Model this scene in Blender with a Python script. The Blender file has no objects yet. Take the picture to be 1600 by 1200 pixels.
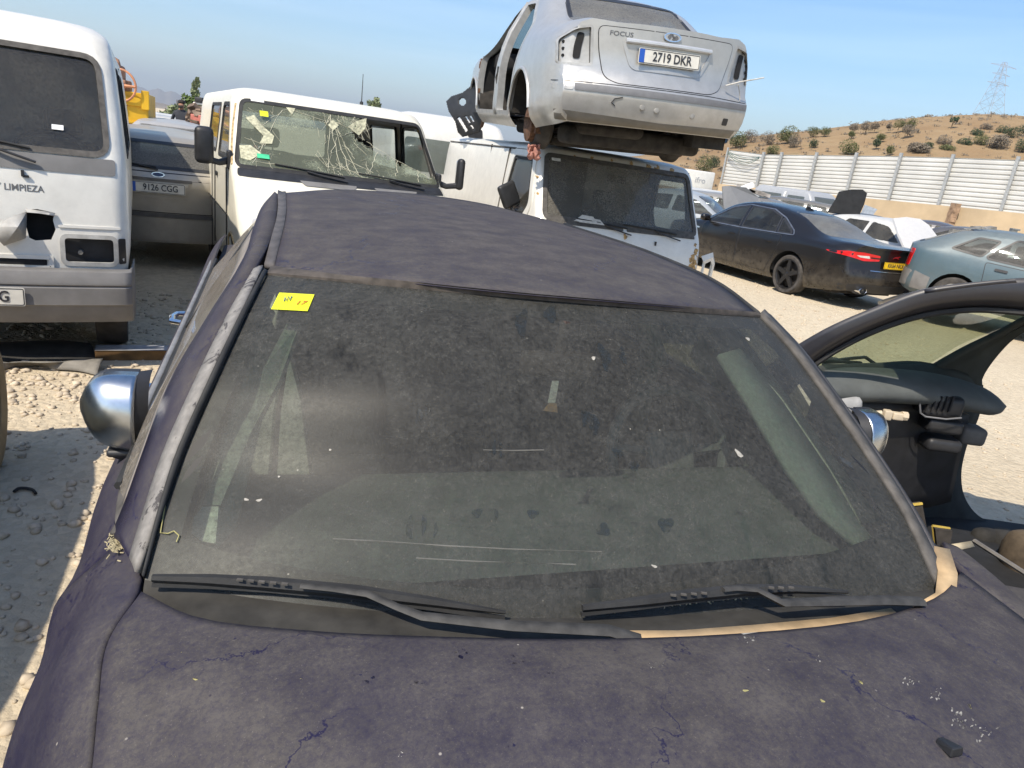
import bpy, bmesh, math, random
import numpy as np
from mathutils import Vector, Matrix, Euler
from mathutils.bvhtree import BVHTree
random.seed(7)
SC = bpy.context.scene
COL = SC.collection
PI = math.pi
R = math.radians
# ------------------------------------------------------------------ camera
CAM_H = 1.68
FPX = 1100.0            # focal length in photo pixels (1600 wide)
ROLL = math.atan(.135)
PITCH = math.atan((600 - 242) * math.cos(ROLL) / FPX)
FW = Vector((0, math.cos(PITCH), -math.sin(PITCH)))
_r0 = Vector((1, 0, 0)); _u0 = _r0.cross(FW)
CR = math.cos(ROLL) * _r0 + math.sin(ROLL) * _u0
CU = -math.sin(ROLL) * _r0 + math.cos(ROLL) * _u0
cam_d = bpy.data.cameras.new('camera'); cam = bpy.data.objects.new('camera', cam_d); COL.objects.link(cam)
cam.matrix_world = Matrix(((CR.x, CU.x, -FW.x, 0), (CR.y, CU.y, -FW.y, 0), (CR.z, CU.z, -FW.z, CAM_H), (0, 0, 0, 1)))
cam_d.sensor_width = 36; cam_d.lens = 36 * FPX / 1600; cam_d.clip_end = 40000; cam_d.clip_start = .02
SC.camera = cam
def _ray(px, py):
    px, py = float(px), float(py)
    return (px - 800) / FPX * CR - (py - 600) / FPX * CU + FW
def at(px, py, z):
    px, py = float(px), float(py)
    d = _ray(px, py); t = (z - CAM_H) / d.z
    return Vector((0, 0, CAM_H)) + d * t
def aty(px, py, y):
    d = _ray(px, py); t = y / d.y
    return Vector((0, 0, CAM_H)) + d * t
# ------------------------------------------------------------------ materials
MATS = {}
class NT:
    def __init__(s, name):
        s.m = bpy.data.materials.new(name); s.m.use_nodes = True
        s.t = s.m.node_tree; s.t.nodes.clear(); s.out = s.n('ShaderNodeOutputMaterial')
    def n(s, typ, **kw):
        nd = s.t.nodes.new(typ)
        for k, v in kw.items(): setattr(nd, k, v)
        return nd
    def l(s, a, b): s.t.links.new(a, b)
    def val(s, sock, v):
        if hasattr(v, 'is_output') or hasattr(v, 'links'): s.l(v, sock)
        else: sock.default_value = v
    def coord(s, scale=(1, 1, 1), kind='Object'):
        tc = s.n('ShaderNodeTexCoord'); mp = s.n('ShaderNodeMapping'); mp.inputs['Scale'].default_value = scale
        s.l(tc.outputs[kind], mp.inputs[0]); return mp.outputs[0]
    def noise(s, vec, scale, detail=4, rough=.55, dist=0):
        nd = s.n('ShaderNodeTexNoise'); s.l(vec, nd.inputs['Vector'])
        nd.inputs['Scale'].default_value = scale; nd.inputs['Detail'].default_value = detail
        nd.inputs['Roughness'].default_value = rough; nd.inputs['Distortion'].default_value = dist
        return nd.outputs['Fac']
    def vor(s, vec, scale, feature='F1', out='Distance', rnd=1):
        nd = s.n('ShaderNodeTexVoronoi', feature=feature); s.l(vec, nd.inputs['Vector'])
        nd.inputs['Scale'].default_value = scale; nd.inputs['Randomness'].default_value = rnd
        return nd.outputs[out]
    def ramp(s, fac, a, b, c0=0., c1=1.):
        nd = s.n('ShaderNodeMapRange'); s.l(fac, nd.inputs[0]); nd.clamp = True
        nd.inputs[1].default_value = a; nd.inputs[2].default_value = b; nd.inputs[3].default_value = c0; nd.inputs[4].default_value = c1
        return nd.outputs[0]
    def math(s, op, a, b=0.):
        nd = s.n('ShaderNodeMath', operation=op); s.val(nd.inputs[0], a); s.val(nd.inputs[1], b); nd.use_clamp = False
        return nd.outputs[0]
    def mix(s, fac, a, b):
        nd = s.n('ShaderNodeMix', data_type='RGBA'); s.val(nd.inputs[0], fac)
        for sock, v in ((nd.inputs[6], a), (nd.inputs[7], b)):
            if isinstance(v, tuple): sock.default_value = (*v[:3], 1)
            else: s.l(v, sock)
        return nd.outputs[2]
    def up(s):
        g = s.n('ShaderNodeNewGeometry'); sp = s.n('ShaderNodeSeparateXYZ'); s.l(g.outputs['Normal'], sp.inputs[0]); return sp.outputs[2]
    def bump(s, h, strength=.3, dist=.01):
        b = s.n('ShaderNodeBump'); b.inputs['Strength'].default_value = strength; b.inputs['Distance'].default_value = dist
        s.l(h, b.inputs['Height']); return b.outputs[0]
    def bsdf(s, col, rough=.5, metal=0., normal=None, spec=None, coat=0.):
        p = s.n('ShaderNodeBsdfPrincipled')
        if isinstance(col, tuple): p.inputs['Base Color'].default_value = (*col[:3], 1)
        else: s.l(col, p.inputs['Base Color'])
        s.val(p.inputs['Roughness'], rough); s.val(p.inputs['Metallic'], metal)
        if spec is not None: p.inputs['Specular IOR Level'].default_value = spec
        if coat: p.inputs['Coat Weight'].default_value = coat; p.inputs['Coat Roughness'].default_value = .08
        if normal is not None: s.l(normal, p.inputs['Normal'])
        return p.outputs[0]
    def schlick(s, f0=.04):
        g = s.n('ShaderNodeNewGeometry'); d = s.n('ShaderNodeVectorMath', operation='DOT_PRODUCT'); s.l(g.outputs['Normal'], d.inputs[0]); s.l(g.outputs['Incoming'], d.inputs[1])
        k = s.math('POWER', s.math('SUBTRACT', 1., s.math('MINIMUM', s.math('ABSOLUTE', d.outputs['Value']), 1.)), 5.)
        return s.math('ADD', s.math('MULTIPLY', k, 1 - f0), f0)
    def done(s, sh): s.l(sh, s.out.inputs[0]); return s.m
def plain(name, col, rough=.5, metal=0., var=.25, scale=14, spec=None, bump=0.):
    if name in MATS: return MATS[name]
    t = NT(name); v = t.coord(); f = t.noise(v, scale, 5)
    c = t.mix(t.ramp(f, .3, .7), tuple(x * (1 - var) for x in col), tuple(min(1, x * (1 + var)) for x in col))
    nb = t.bump(t.noise(v, scale * 8, 3), bump, .004) if bump else None
    MATS[name] = t.done(t.bsdf(c, rough, metal, nb, spec)); return MATS[name]
def paint(name, col, rough=.3, metal=0., dust=.35, dustcol=(.30, .26, .21), grime=(.10, .08, .06), coat=.5, inner=(.05, .05, .05), low=.5, topd=.8):
    """car paint: dust lying on the faces that look up, dirt splashed on the lower body"""
    if name in MATS: return MATS[name]
    t = NT(name); v = t.coord()
    big = t.noise(v, 1.7, 5, .6); fine = t.noise(v, 60, 3, .7); mid = t.noise(v, 9, 5, .65)
    base = t.mix(t.ramp(mid, .35, .75), col, tuple(x * .86 for x in col))
    upf = t.ramp(t.up(), .25, .95, .25, 1.)
    d = t.math('MULTIPLY', t.math('MULTIPLY', t.ramp(big, .25, .7, .55, 1.), t.ramp(fine, .3, .7, .6, 1.1)), t.math('MULTIPLY', upf, dust * topd / .8))
    c = t.mix(d, base, dustcol)
    sp = t.n('ShaderNodeSeparateXYZ'); tc = t.n('ShaderNodeTexCoord'); t.l(tc.outputs['Object'], sp.inputs[0])
    lowf = t.math('MULTIPLY', t.ramp(sp.outputs[2], .75, .25, 0, low), t.ramp(mid, .35, .65, .2, 1.))
    c = t.mix(lowf, c, tuple(.5 * a + .5 * b for a, b in zip(dustcol, grime)))
    g = t.n('ShaderNodeNewGeometry')
    c = t.mix(g.outputs['Backfacing'], c, inner)
    rg = t.math('ADD', t.math('MULTIPLY', d, .55), rough)
    MATS[name] = t.done(t.bsdf(c, rg, metal, t.bump(big, .04, .05), None, coat * (1 - dust))); return MATS[name]
def glass(name, tint=(.55, .6, .58), dirt=.2, dirtcol=(.28, .25, .2), fine=70, big=3., patch=.5):
    if name in MATS: return MATS[name]
    t = NT(name); v = t.coord()
    tr = t.n('ShaderNodeBsdfTransparent'); tr.inputs[0].default_value = (*tint, 1)
    gl = t.n('ShaderNodeBsdfGlossy'); gl.inputs['Roughness'].default_value = .03; gl.inputs[0].default_value = (.9, .95, 1, 1)
    m1 = t.n('ShaderNodeMixShader'); t.l(t.schlick(), m1.inputs[0]); t.l(tr.outputs[0], m1.inputs[1]); t.l(gl.outputs[0], m1.inputs[2])
    df = t.n('ShaderNodeBsdfDiffuse'); df.inputs[0].default_value = (*dirtcol, 1)
    f = t.math('MULTIPLY', t.ramp(t.noise(v, big, 5, .65), .3, .7, 1 - patch, 1 + patch), t.ramp(t.noise(v, fine, 3, .7), .3, .7, .6, 1.3))
    f = t.math('MULTIPLY', f, dirt); 
    m2 = t.n('ShaderNodeMixShader'); t.l(f, m2.inputs[0]); t.l(m1.outputs[0], m2.inputs[1]); t.l(df.outputs[0], m2.inputs[2])
    MATS[name] = t.done(m2.outputs[0]); return MATS[name]
BLACK = plain('black_plastic', (.022, .022, .024), .5, var=.35)
RUBBER = plain('rubber', (.02, .02, .02), .75, var=.4, bump=.2)
DUSTRUB = plain('dusty_rubber', (.085, .078, .07), .85, var=.4, scale=25)
TYRE = plain('tyre_rubber', (.055, .05, .046), .85, var=.5, scale=9)
DARK = plain('cabin_dark', (.012, .012, .013), .85, var=.4)
TRIM = plain('cabin_trim', (.10, .10, .095), .8, var=.25)
SEATM = plain('seat_cloth', (.05, .05, .055), .9, var=.4, scale=40)
CHROME = plain('chrome', (.75, .76, .78), .14, 1., var=.08)
ALLOY = plain('alloy', (.38, .38, .4), .35, .8, var=.15)
STEELM = plain('bare_steel', (.33, .31, .28), .5, .6, var=.3)
RUST = plain('rusty_iron', (.13, .065, .035), .85, var=.6, scale=30, bump=.4)
UNDER = plain('underbody', (.030, .026, .022), .85, var=.6, scale=12, bump=.3)
PLATEW = plain('plate_white', (.62, .60, .54), .45, var=.12)
PLATEY = plain('plate_yellow', (.75, .48, .01), .4, var=.08)
PLATEB = plain('plate_blue', (.02, .09, .42), .4, var=.1)
INK = plain('plate_ink', (.03, .03, .035), .5, var=.1)
REDL = plain('red_lens', (.55, .012, .012), .15, var=.15)
CLEARL = plain('clear_lens', (.62, .60, .58), .12, .3, var=.15)
AMBER = plain('amber_lens', (.6, .22, .02), .2, var=.1)
GREYP = plain('grey_bumper_plastic', (.17, .165, .16), .7, var=.18, scale=6)
# ------------------------------------------------------------------ objects
def tag(o, label=None, cat=None, group=None, kind=None):
    if label: o['label'] = label
    if cat: o['category'] = cat
    if group: o['group'] = group
    if kind: o['kind'] = kind
    return o
def empty(name, loc, yaw=0, label=None, cat=None, group=None, pitch=0, roll=0):
    o = bpy.data.objects.new(name, None); o.empty_display_size = .2; COL.objects.link(o)
    o.location = loc; o.rotation_euler = (pitch, roll, yaw)
    tag(o, label, cat, group); return o
def wmat(o):
    m = Matrix.LocRotScale(o.location, o.rotation_euler, o.scale)
    return wmat(o.parent) @ m if o.parent else m
def cr(P, n):
    """Catmull-Rom through the points P (k,3), n samples per span"""
    P = np.asarray(P, float)
    if len(P) < 3 or n <= 1:
        out = []
        for i in range(len(P) - 1):
            for j in range(max(1, n)): out.append(P[i] + (P[i + 1] - P[i]) * j / max(1, n))
        return np.array(out + [P[-1]])
    E = np.vstack([2 * P[:1] - P[1:2], P, 2 * P[-1:] - P[-2:-1]]); out = []
    for i in range(1, len(E) - 2):
        p0, p1, p2, p3 = E[i - 1], E[i], E[i + 1], E[i + 2]
        # centripetal-ish tangents keep uneven spans from overshooting
        d1 = np.linalg.norm(p1 - p0) + 1e-9; d2 = np.linalg.norm(p2 - p1) + 1e-9; d3 = np.linalg.norm(p3 - p2) + 1e-9
        m1 = d2 * ((p1 - p0) / d1 * d2 + (p2 - p1) / d2 * d1) / (d1 + d2)
        m2 = d2 * ((p2 - p1) / d2 * d3 + (p3 - p2) / d3 * d2) / (d2 + d3)
        for j in range(n):
            t = j / n; t2 = t * t; t3 = t2 * t
            out.append((2 * t3 - 3 * t2 + 1) * p1 + (t3 - 2 * t2 + t) * m1 + (-2 * t3 + 3 * t2) * p2 + (t3 - t2) * m2)
    return np.array(out + [P[-1]])
def crgrid(rows, nu, nv):
    A = np.array([[tuple(p) for p in r] for r in rows], float)
    A = np.stack([cr(A[i], nu) for i in range(A.shape[0])], 0)
    return np.stack([cr(A[:, j], nv) for j in range(A.shape[1])], 1)
class MB:
    def __init__(s): s.v = []; s.f = []; s.mi = []; s.cur = 0; s.mats = []
    def mat(s, m):
        if m not in s.mats: s.mats.append(m)
        s.cur = s.mats.index(m); return s
    def add(s, vs, fs):
        o = len(s.v); s.v += [tuple(p) for p in vs]
        for f in fs: s.f.append(tuple(i + o for i in f)); s.mi.append(s.cur)
        return s
    def box(s, c, d, rot=None, taper=1.):
        c = Vector(c); h = Vector(d) / 2; vs = []
        for z in (-1, 1):
            k = taper if z > 0 else 1.
            for x, y in ((-1, -1), (1, -1), (1, 1), (-1, 1)):
                p = Vector((x * h.x * k, y * h.y * k, z * h.z))
                if rot is not None: p = rot @ p
                vs.append(c + p)
        return s.add(vs, [(3, 2, 1, 0), (4, 5, 6, 7), (0, 1, 5, 4), (1, 2, 6, 5), (2, 3, 7, 6), (3, 0, 4, 7)])
    def rbox(s, c, d, r=.03, rot=None, n=3):
        """box with rounded edges, as one superellipsoid-like grid"""
        c = Vector(c); bm = bmesh.new(); bmesh.ops.create_cube(bm, size=1)
        for v in bm.verts: v.co = Vector((v.co.x * d[0], v.co.y * d[1], v.co.z * d[2]))
        r = min(r, min(d) * .49)
        bmesh.ops.bevel(bm, geom=list(bm.edges), offset=r, segments=n, profile=.5, affect='EDGES')
        bm.verts.index_update()
        vs = [(c + (rot @ v.co if rot is not None else v.co)) for v in bm.verts]
        fs = [tuple(v.index for v in f.verts) for f in bm.faces]; bm.free()
        return s.add(vs, fs)
    def tube(s, path, r, n=8, closed=False, flat=1., up=None):
        P = [Vector(p) for p in path]; k = len(P); vs = []; fs = []
        rs = r if isinstance(r, (list, tuple)) else [r] * k
        prev = Vector(up) if up is not None else None
        for i in range(k):
            a = P[(i - 1) % k] if (closed or i > 0) else P[i]; b = P[(i + 1) % k] if (closed or i < k - 1) else P[i]
            t = (b - a); t = t.normalized() if t.length > 1e-9 else Vector((0, 0, 1))
            if prev is None or abs(prev.dot(t)) > .98:
                prev = Vector((0, 0, 1)) if abs(t.z) < .9 else Vector((1, 0, 0))
            nn = (prev - t * prev.dot(t)).normalized(); bb = t.cross(nn)
            if up is None: prev = nn
            for j in range(n):
                an = 2 * PI * j / n + PI / n
                vs.append(P[i] + rs[i] * (math.cos(an) * nn * flat + math.sin(an) * bb))
        m = k if closed else k - 1
        for i in range(m):
            for j in range(n):
                a = i * n + j; b = i * n + (j + 1) % n; c = ((i + 1) % k) * n + (j + 1) % n; d = ((i + 1) % k) * n + j
                fs.append((a, b, c, d))
        if not closed:
            fs.append(tuple(range(n))[::-1]); fs.append(tuple((k - 1) * n + j for j in range(n)))
        return s.add(vs, fs)
    def lathe(s, prof, o=(0, 0, 0), axis='x', n=32):
        o = Vector(o); vs = []; fs = []; k = len(prof)
        for i in range(n):
            an = 2 * PI * i / n
            for r, h in prof:
                a, b = r * math.cos(an), r * math.sin(an)
                vs.append(o + (Vector((h, a, b)) if axis == 'x' else Vector((a, h, b)) if axis == 'y' else Vector((a, b, h))))
        for i in range(n):
            for j in range(k - 1):
                q = (i * k + j, i * k + j + 1, ((i + 1) % n) * k + j + 1, ((i + 1) % n) * k + j)
                fs.append(q)
        return s.add(vs, fs)
    def grid(s, G, flip=False, closed=False):
        G = np.asarray(G); a, b = G.shape[:2]; fs = []
        for i in range(a - 1):
            for j in range(b - 1 + (1 if closed else 0)):
                q = (i * b + j, i * b + (j + 1) % b, (i + 1) * b + (j + 1) % b, (i + 1) * b + j)
                fs.append(q[::-1] if flip else q)
        return s.add(G.reshape(-1, 3), fs)
    def poly(s, pts): return s.add(pts, [tuple(range(len(pts)))])
    def prism(s, out, fn, t):
        """outline (list of 2D) extruded: fn(a,b,h)->3D, h from 0 to t"""
        n = len(out); vs = [fn(a, b, 0) for a, b in out] + [fn(a, b, t) for a, b in out]
        fs = [tuple(range(n))[::-1], tuple(range(n, 2 * n))] + [(i, (i + 1) % n, n + (i + 1) % n, n + i) for i in range(n)]
        return s.add(vs, fs)
    def build(s, name, mat=None, parent=None, world=False, smooth=True, angle=38, thick=0, bevel=0, sub=0, fixn=True):
        me = bpy.data.meshes.new(name)
        vs = s.v
        if world and parent is not None:
            im = wmat(parent).inverted(); vs = [im @ Vector(p) for p in vs]
        me.from_pydata([tuple(v) for v in vs], [], s.f)
        ms = s.mats if s.mats else [mat]
        for m in ms: me.materials.append(m)
        if len(ms) > 1: me.polygons.foreach_set('material_index', s.mi)
        me.validate()
        if fixn:
            bm = bmesh.new(); bm.from_mesh(me); bmesh.ops.recalc_face_normals(bm, faces=bm.faces); bm.to_mesh(me); bm.free()
        if smooth:
            me.polygons.foreach_set('use_smooth', [True] * len(me.polygons)); me.set_sharp_from_angle(angle=R(angle))
        me.update()
        o = bpy.data.objects.new(name, me); COL.objects.link(o)
        if parent is not None: o.parent = parent
        if thick:
            md = o.modifiers.new('thickness', 'SOLIDIFY'); md.thickness = thick; md.offset = -1
        if bevel:
            md = o.modifiers.new('bevel', 'BEVEL'); md.width = bevel; md.segments = 2; md.limit_method = 'ANGLE'; md.angle_limit = R(35)
        if sub:
            md = o.modifiers.new('sub', 'SUBSURF'); md.levels = sub; md.render_levels = sub
        return o
# ------------------------------------------------------------------ outlines
def rpoly(pts, r=.04, n=4):
    """polygon with rounded corners"""
    out = []; k = len(pts)
    rr = r if isinstance(r, (list, tuple)) else [r] * k
    for i in range(k):
        a = Vector(pts[i - 1]); p = Vector(pts[i]); b = Vector(pts[(i + 1) % k])
        d1 = (a - p); d2 = (b - p); q = min(rr[i], d1.length * .45, d2.length * .45)
        if q < 1e-4: out.append((p.x, p.y)); continue
        s0 = p + d1.normalized() * q; s1 = p + d2.normalized() * q
        for j in range(n + 1):
            t = j / n; v = (1 - t) ** 2 * s0 + 2 * t * (1 - t) * p + t * t * s1; out.append((v.x, v.y))
    return out
def rrect(cx, cy, w, h, r=.03, n=4):
    return rpoly([(cx - w / 2, cy - h / 2), (cx + w / 2, cy - h / 2), (cx + w / 2, cy + h / 2), (cx - w / 2, cy + h / 2)], r, n)
def ell(cx, cy, rx, ry, n=28, a0=0):
    return [(cx + rx * math.cos(2 * PI * i / n + a0), cy + ry * math.sin(2 * PI * i / n + a0)) for i in range(n)]
def area(o): return sum(o[i - 1][0] * o[i][1] - o[i][0] * o[i - 1][1] for i in range(len(o))) / 2
def ccw(o): return list(o) if area(o) > 0 else list(o)[::-1]
def dens(o, step):
    out = []
    for i in range(len(o)):
        a = Vector(o[i]); b = Vector(o[(i + 1) % len(o)]); k = max(1, int((b - a).length / step))
        for j in range(k): p = a + (b - a) * j / k; out.append((p.x, p.y))
    return out
def offs(o, d):
    """offset outline outward by d"""
    o = ccw(o); out = []
    for i in range(len(o)):
        a = Vector(o[i - 1]); p = Vector(o[i]); b = Vector(o[(i + 1) % len(o)])
        e1 = (p - a); e2 = (b - p)
        if e1.length < 1e-7 or e2.length < 1e-7: out.append(tuple(p)); continue
        n1 = Vector((e1.y, -e1.x)).normalized(); n2 = Vector((e2.y, -e2.x)).normalized()
        m = (n1 + n2); m = m / max(.4, m.length_squared / 2) if m.length > 1e-6 else n1
        q = p + m * d; out.append((q.x, q.y))
    return out
def inside(o, a, b):
    c = False; j = len(o) - 1
    for i in range(len(o)):
        if (o[i][1] > b) != (o[j][1] > b) and a < (o[j][0] - o[i][0]) * (b - o[i][1]) / (o[j][1] - o[i][1]) + o[i][0]: c = not c
        j = i
    return c
AX = {'x': (1, 2, 0), 'y': (0, 2, 1), 'z': (0, 1, 2)}
class Shell:
    """a car or van skin: smooth grid, windows cut out of it, panels that follow it"""
    def __init__(s, bm):
        s.bm = bm; bmesh.ops.recalc_face_normals(bm, faces=bm.faces); s.bvh = BVHTree.FromBMesh(bm)
    def hit(s, ax, sg, a, b):
        i, j, k = AX[ax]; o = [0, 0, 0]; o[i] = a; o[j] = b; o[k] = sg * 12; d = [0, 0, 0]; d[k] = -sg
        return s.bvh.ray_cast(Vector(o), Vector(d))[0]
    def hitc(s, ax, sg, a, b, ca, cb):
        for t in range(14):
            h = s.hit(ax, sg, a + (ca - a) * t * .03, b + (cb - b) * t * .03)
            if h is not None:
                q = h.copy(); i, j, k = AX[ax]; q[i] = a; q[j] = b; return q
        return None
    def cut(s, ax, sg, out, nrm=.12):
        i, j, k = AX[ax]; bm = s.bm
        out = ccw(out); lo = (min(p[0] for p in out) - .06, min(p[1] for p in out) - .06); hi = (max(p[0] for p in out) + .06, max(p[1] for p in out) + .06)
        def sel():
            r = []
            for f in bm.faces:
                c = f.calc_center_median(); e = max(.0, math.sqrt(f.calc_area()))
                if f.normal[k] * sg > nrm and lo[0] - e < c[i] < hi[0] + e and lo[1] - e < c[j] < hi[1] + e: r.append(f)
            return r
        for q in range(len(out)):
            a = out[q]; b = out[(q + 1) % len(out)]; e = (b[0] - a[0], b[1] - a[1])
            if abs(e[0]) + abs(e[1]) < 1e-5: continue
            co = [0, 0, 0]; co[i] = a[0]; co[j] = a[1]; no = [0, 0, 0]; no[i] = e[1]; no[j] = -e[0]
            fs = sel(); g = set(fs)
            for f in fs: g.update(f.edges); g.update(f.verts)
            bmesh.ops.bisect_plane(bm, geom=list(g), dist=1e-5, plane_co=co, plane_no=no)
            bm.faces.ensure_lookup_table()
        bm.normal_update()
        dl = [f for f in sel() if inside(out, *(lambda c: (c[i], c[j]))(f.calc_center_median()))]
        bmesh.ops.delete(bm, geom=dl, context='FACES')
    def panel(s, name, mat, parent, ax, sg, out, off=.004, thick=.012, step=.07, mb=None):
        i, j, k = AX[ax]; out = ccw(out); bm = bmesh.new(); vs = []
        ca = sum(p[0] for p in out) / len(out); cb = sum(p[1] for p in out) / len(out)
        for a, b in out:
            c = [0, 0, 0]; c[i] = a; c[j] = b; vs.append(bm.verts.new(c))
        bm.faces.new(vs)
        for ax2, q in ((i, 0), (j, 1)):
            lo = min(p[q] for p in out); hi = max(p[q] for p in out); m = int((hi - lo) / step)
            for t in range(1, m + 1):
                co = [0, 0, 0]; co[ax2] = lo + (hi - lo) * t / (m + 1); no = [0, 0, 0]; no[ax2] = 1
                bmesh.ops.bisect_plane(bm, geom=list(bm.verts) + list(bm.edges) + list(bm.faces), dist=1e-6, plane_co=co, plane_no=no)
        last = None; miss = []
        for v in bm.verts:
            h = s.hitc(ax, sg, v.co[i], v.co[j], ca, cb)
            if h is None: miss.append(v); continue
            v.co[k] = h[k] + sg * off; last = v.co[k]
        for v in miss: v.co[k] = last if last is not None else 0
        bed = [e for e in bm.edges if e.is_boundary]
        r = bmesh.ops.extrude_edge_only(bm, edges=bed)
        for v in r['geom']:
            if isinstance(v, bmesh.types.BMVert): v.co[k] -= sg * thick
        bm.verts.index_update()
        m = mb or MB()
        m.add([v.co.copy() for v in bm.verts], [tuple(v.index for v in f.verts) for f in bm.faces]); bm.free()
        if mb is not None: return mb
        o = m.build(name, mat, parent, angle=50)
        # faces must look outward
        return o
    def frame(s, name, mat, parent, ax, sg, out, w0, w1, off=.006, thick=.012, step=.06, mb=None):
        """strip between the outline offset by w0 and by w1 (outward positive)"""
        i, j, k = AX[ax]; o = dens(ccw(out), step); A = offs(o, w0); B = offs(o, w1)
        ca = sum(p[0] for p in o) / len(o); cb = sum(p[1] for p in o) / len(o); rows = []; last = 0.
        for Q, d in ((A, -thick), (A, off), (B, off), (B, -thick)):
            r = []
            for a, b in Q:
                h = s.hitc(ax, sg, a, b, ca, cb)
                if h is None:
                    h = Vector((0, 0, 0)); h[i] = a; h[j] = b; h[k] = last
                else: last = h[k]
                h[k] = h[k] + sg * d; r.append(h)
            rows.append(r)
        m = mb or MB(); m.grid([[tuple(p) for p in r] for r in rows], closed=True)
        if mb is not None: return mb
        return m.build(name, mat, parent, angle=50)
    def done(s, name, mat, parent, thick=.0):
        me = bpy.data.meshes.new(name); s.bm.to_mesh(me); s.bm.free(); me.materials.append(mat)
        me.polygons.foreach_set('use_smooth', [True] * len(me.polygons)); me.set_sharp_from_angle(angle=R(48)); me.update()
        o = bpy.data.objects.new(name, me); COL.objects.link(o); o.parent = parent; return o
def shell_y(st, nu=3, step=.07, lean_r=None, lean_f=None):
    """stations along y (rear to front): (y, w, zb, zs, wr, zr, zc, bulge)"""
    rings = []
    for y, w, zb, zs, wr, zr, zc, b in st:
        h = zs - zb
        half = [(.90 * w, zb), (.98 * w, zb + .12 * h), (w, zb + .45 * h), (.992 * w, zb + .8 * h), (.955 * w, zs),
                (.5 * (.955 * w + wr) + .025 * min(1, (zr - zs) / .3), .52 * zr + .48 * zs), (wr, zr), (.62 * wr, zr + .72 * (zc - zr)), (0, zc)]
        pts = [(-x, z) for x, z in half] + [(x, z) for x, z in half[-2::-1]]
        rings.append([(x, y, z) for x, z in pts])
    A = np.array(rings)
    A = np.stack([cr(A[i], nu) for i in range(len(A))], 0)
    ys = [q[0] for q in st]; out = []
    full = np.stack([cr(A[:, j], 8) for j in range(A.shape[1])], 1)
    # resample along y to about `step`
    keep = [0]; yy = full[:, 0, 1]
    for i in range(1, len(yy)):
        if yy[i] - yy[keep[-1]] >= step or i == len(yy) - 1 or i % 8 == 0: keep.append(i)
    full = full[keep]
    bs = np.interp(full[:, 0, 1], ys, [q[7] for q in st])
    sgn = np.where(full[:, 0, 1] < (ys[0] + ys[-1]) / 2, -1., 1.)
    G = full.copy()
    for i in range(len(full)):
        w = np.abs(full[i, :, 0]).max()
        G[i, :, 1] += sgn[i] * bs[i] * (1 - (full[i, :, 0] / w) ** 2)
    n = G.shape[1]; i4 = 4 * nu
    def lean(ring, fn, sg):
        if fn is None: return
        for p in ring: p[1] += fn(p[2])
    lean(G[0], lean_r, -1); lean(G[-1], lean_f, 1)
    bm = bmesh.new(); V = [[bm.verts.new(p) for p in r] for r in G]
    for i in range(len(G) - 1):
        for j in range(n - 1): bm.faces.new((V[i][j], V[i][j + 1], V[i + 1][j + 1], V[i + 1][j]))
    for e, sg, fn, b in ((0, -1., lean_r, bs[0]), (-1, 1., lean_f, bs[-1])):
        ring = full[e]; w = np.abs(ring[:, 0]).max(); top = list(range(i4, n - i4))
        fr = [ring[t, 0] / ring[i4, 0] * -1 for t in top]   # -1..1
        y0 = ring[0, 1]; prev = [V[e][t] for t in top]
        for q in range(i4 - 1, -1, -1):
            xl = abs(ring[q, 0]); z = ring[q, 2]; row = []
            for c, t in enumerate(top):
                if c == 0: row.append(V[e][q]); continue
                if c == len(top) - 1: row.append(V[e][n - 1 - q]); continue
                x = fr[c] * xl
                row.append(bm.verts.new((x, y0 + sg * b * (1 - (x / w) ** 2) + (fn(z) if fn else 0), z)))
            for c in range(len(top) - 1): bm.faces.new((prev[c], prev[c + 1], row[c + 1], row[c]))
            prev = row
    return Shell(bm)
def shell_z(sl, W_side=10, nF=16, nC=6, zstep=4, crisp=()):
    """slices of a van from the bottom up: (z, yfront, yrear, halfwidth, corner radius, front bulge)"""
    S = np.array(sl, float)
    S2 = cr(S, zstep)
    def outline(z, yf, yr, w, rc, b):
        pts = []
        xs = np.linspace(-(w - rc), w - rc, nF)
        fy = lambda x: yf + b * (x / w) ** 2
        for x in xs: pts.append((x, fy(x)))
        ye = fy(w - rc)
        for k in range(1, nC + 1):
            a = PI / 2 * k / nC; pts.append((w - rc + rc * math.sin(a), ye + rc * (1 - math.cos(a))))
        rr = min(.06, rc)
        for t in np.linspace(0, 1, W_side)[1:]: pts.append((w, ye + rc + (yr - rr - ye - rc) * t))
        for k in range(1, 4):
            a = PI / 2 * k / 3; pts.append((w - rr + rr * math.cos(a), yr - rr + rr * math.sin(a)))
        for x in np.linspace(w - rr, -(w - rr), nF)[1:]: pts.append((x, yr))
        for k in range(1, 4):
            a = PI / 2 * k / 3; pts.append((-(w - rr) - rr * math.sin(a), yr - rr + rr * math.cos(a)))
        for t in np.linspace(1, 0, W_side)[1:]: pts.append((-w, ye + rc + (yr - rr - ye - rc) * t))
        for k in range(1, nC):
            a = PI / 2 * (1 - k / nC); pts.append((-(w - rc) - rc * math.sin(a), ye + rc * (1 - math.cos(a))))
        return [(x, y, z) for x, y in pts]
    rows = [outline(*q) for q in S2]
    bm = bmesh.new(); V = [[bm.verts.new(p) for p in r] for r in rows]; n = len(rows[0])
    for i in range(len(rows) - 1):
        for j in range(n): bm.faces.new((V[i][j], V[i][(j + 1) % n], V[i + 1][(j + 1) % n], V[i + 1][j]))
    r = V[-1]; c = bm.verts.new(tuple(np.mean([tuple(v.co) for v in r], 0) + np.array((0, 0, .004))))
    for j in range(n): bm.faces.new((r[j], r[(j + 1) % n], c))
    return Shell(bm)
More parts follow.
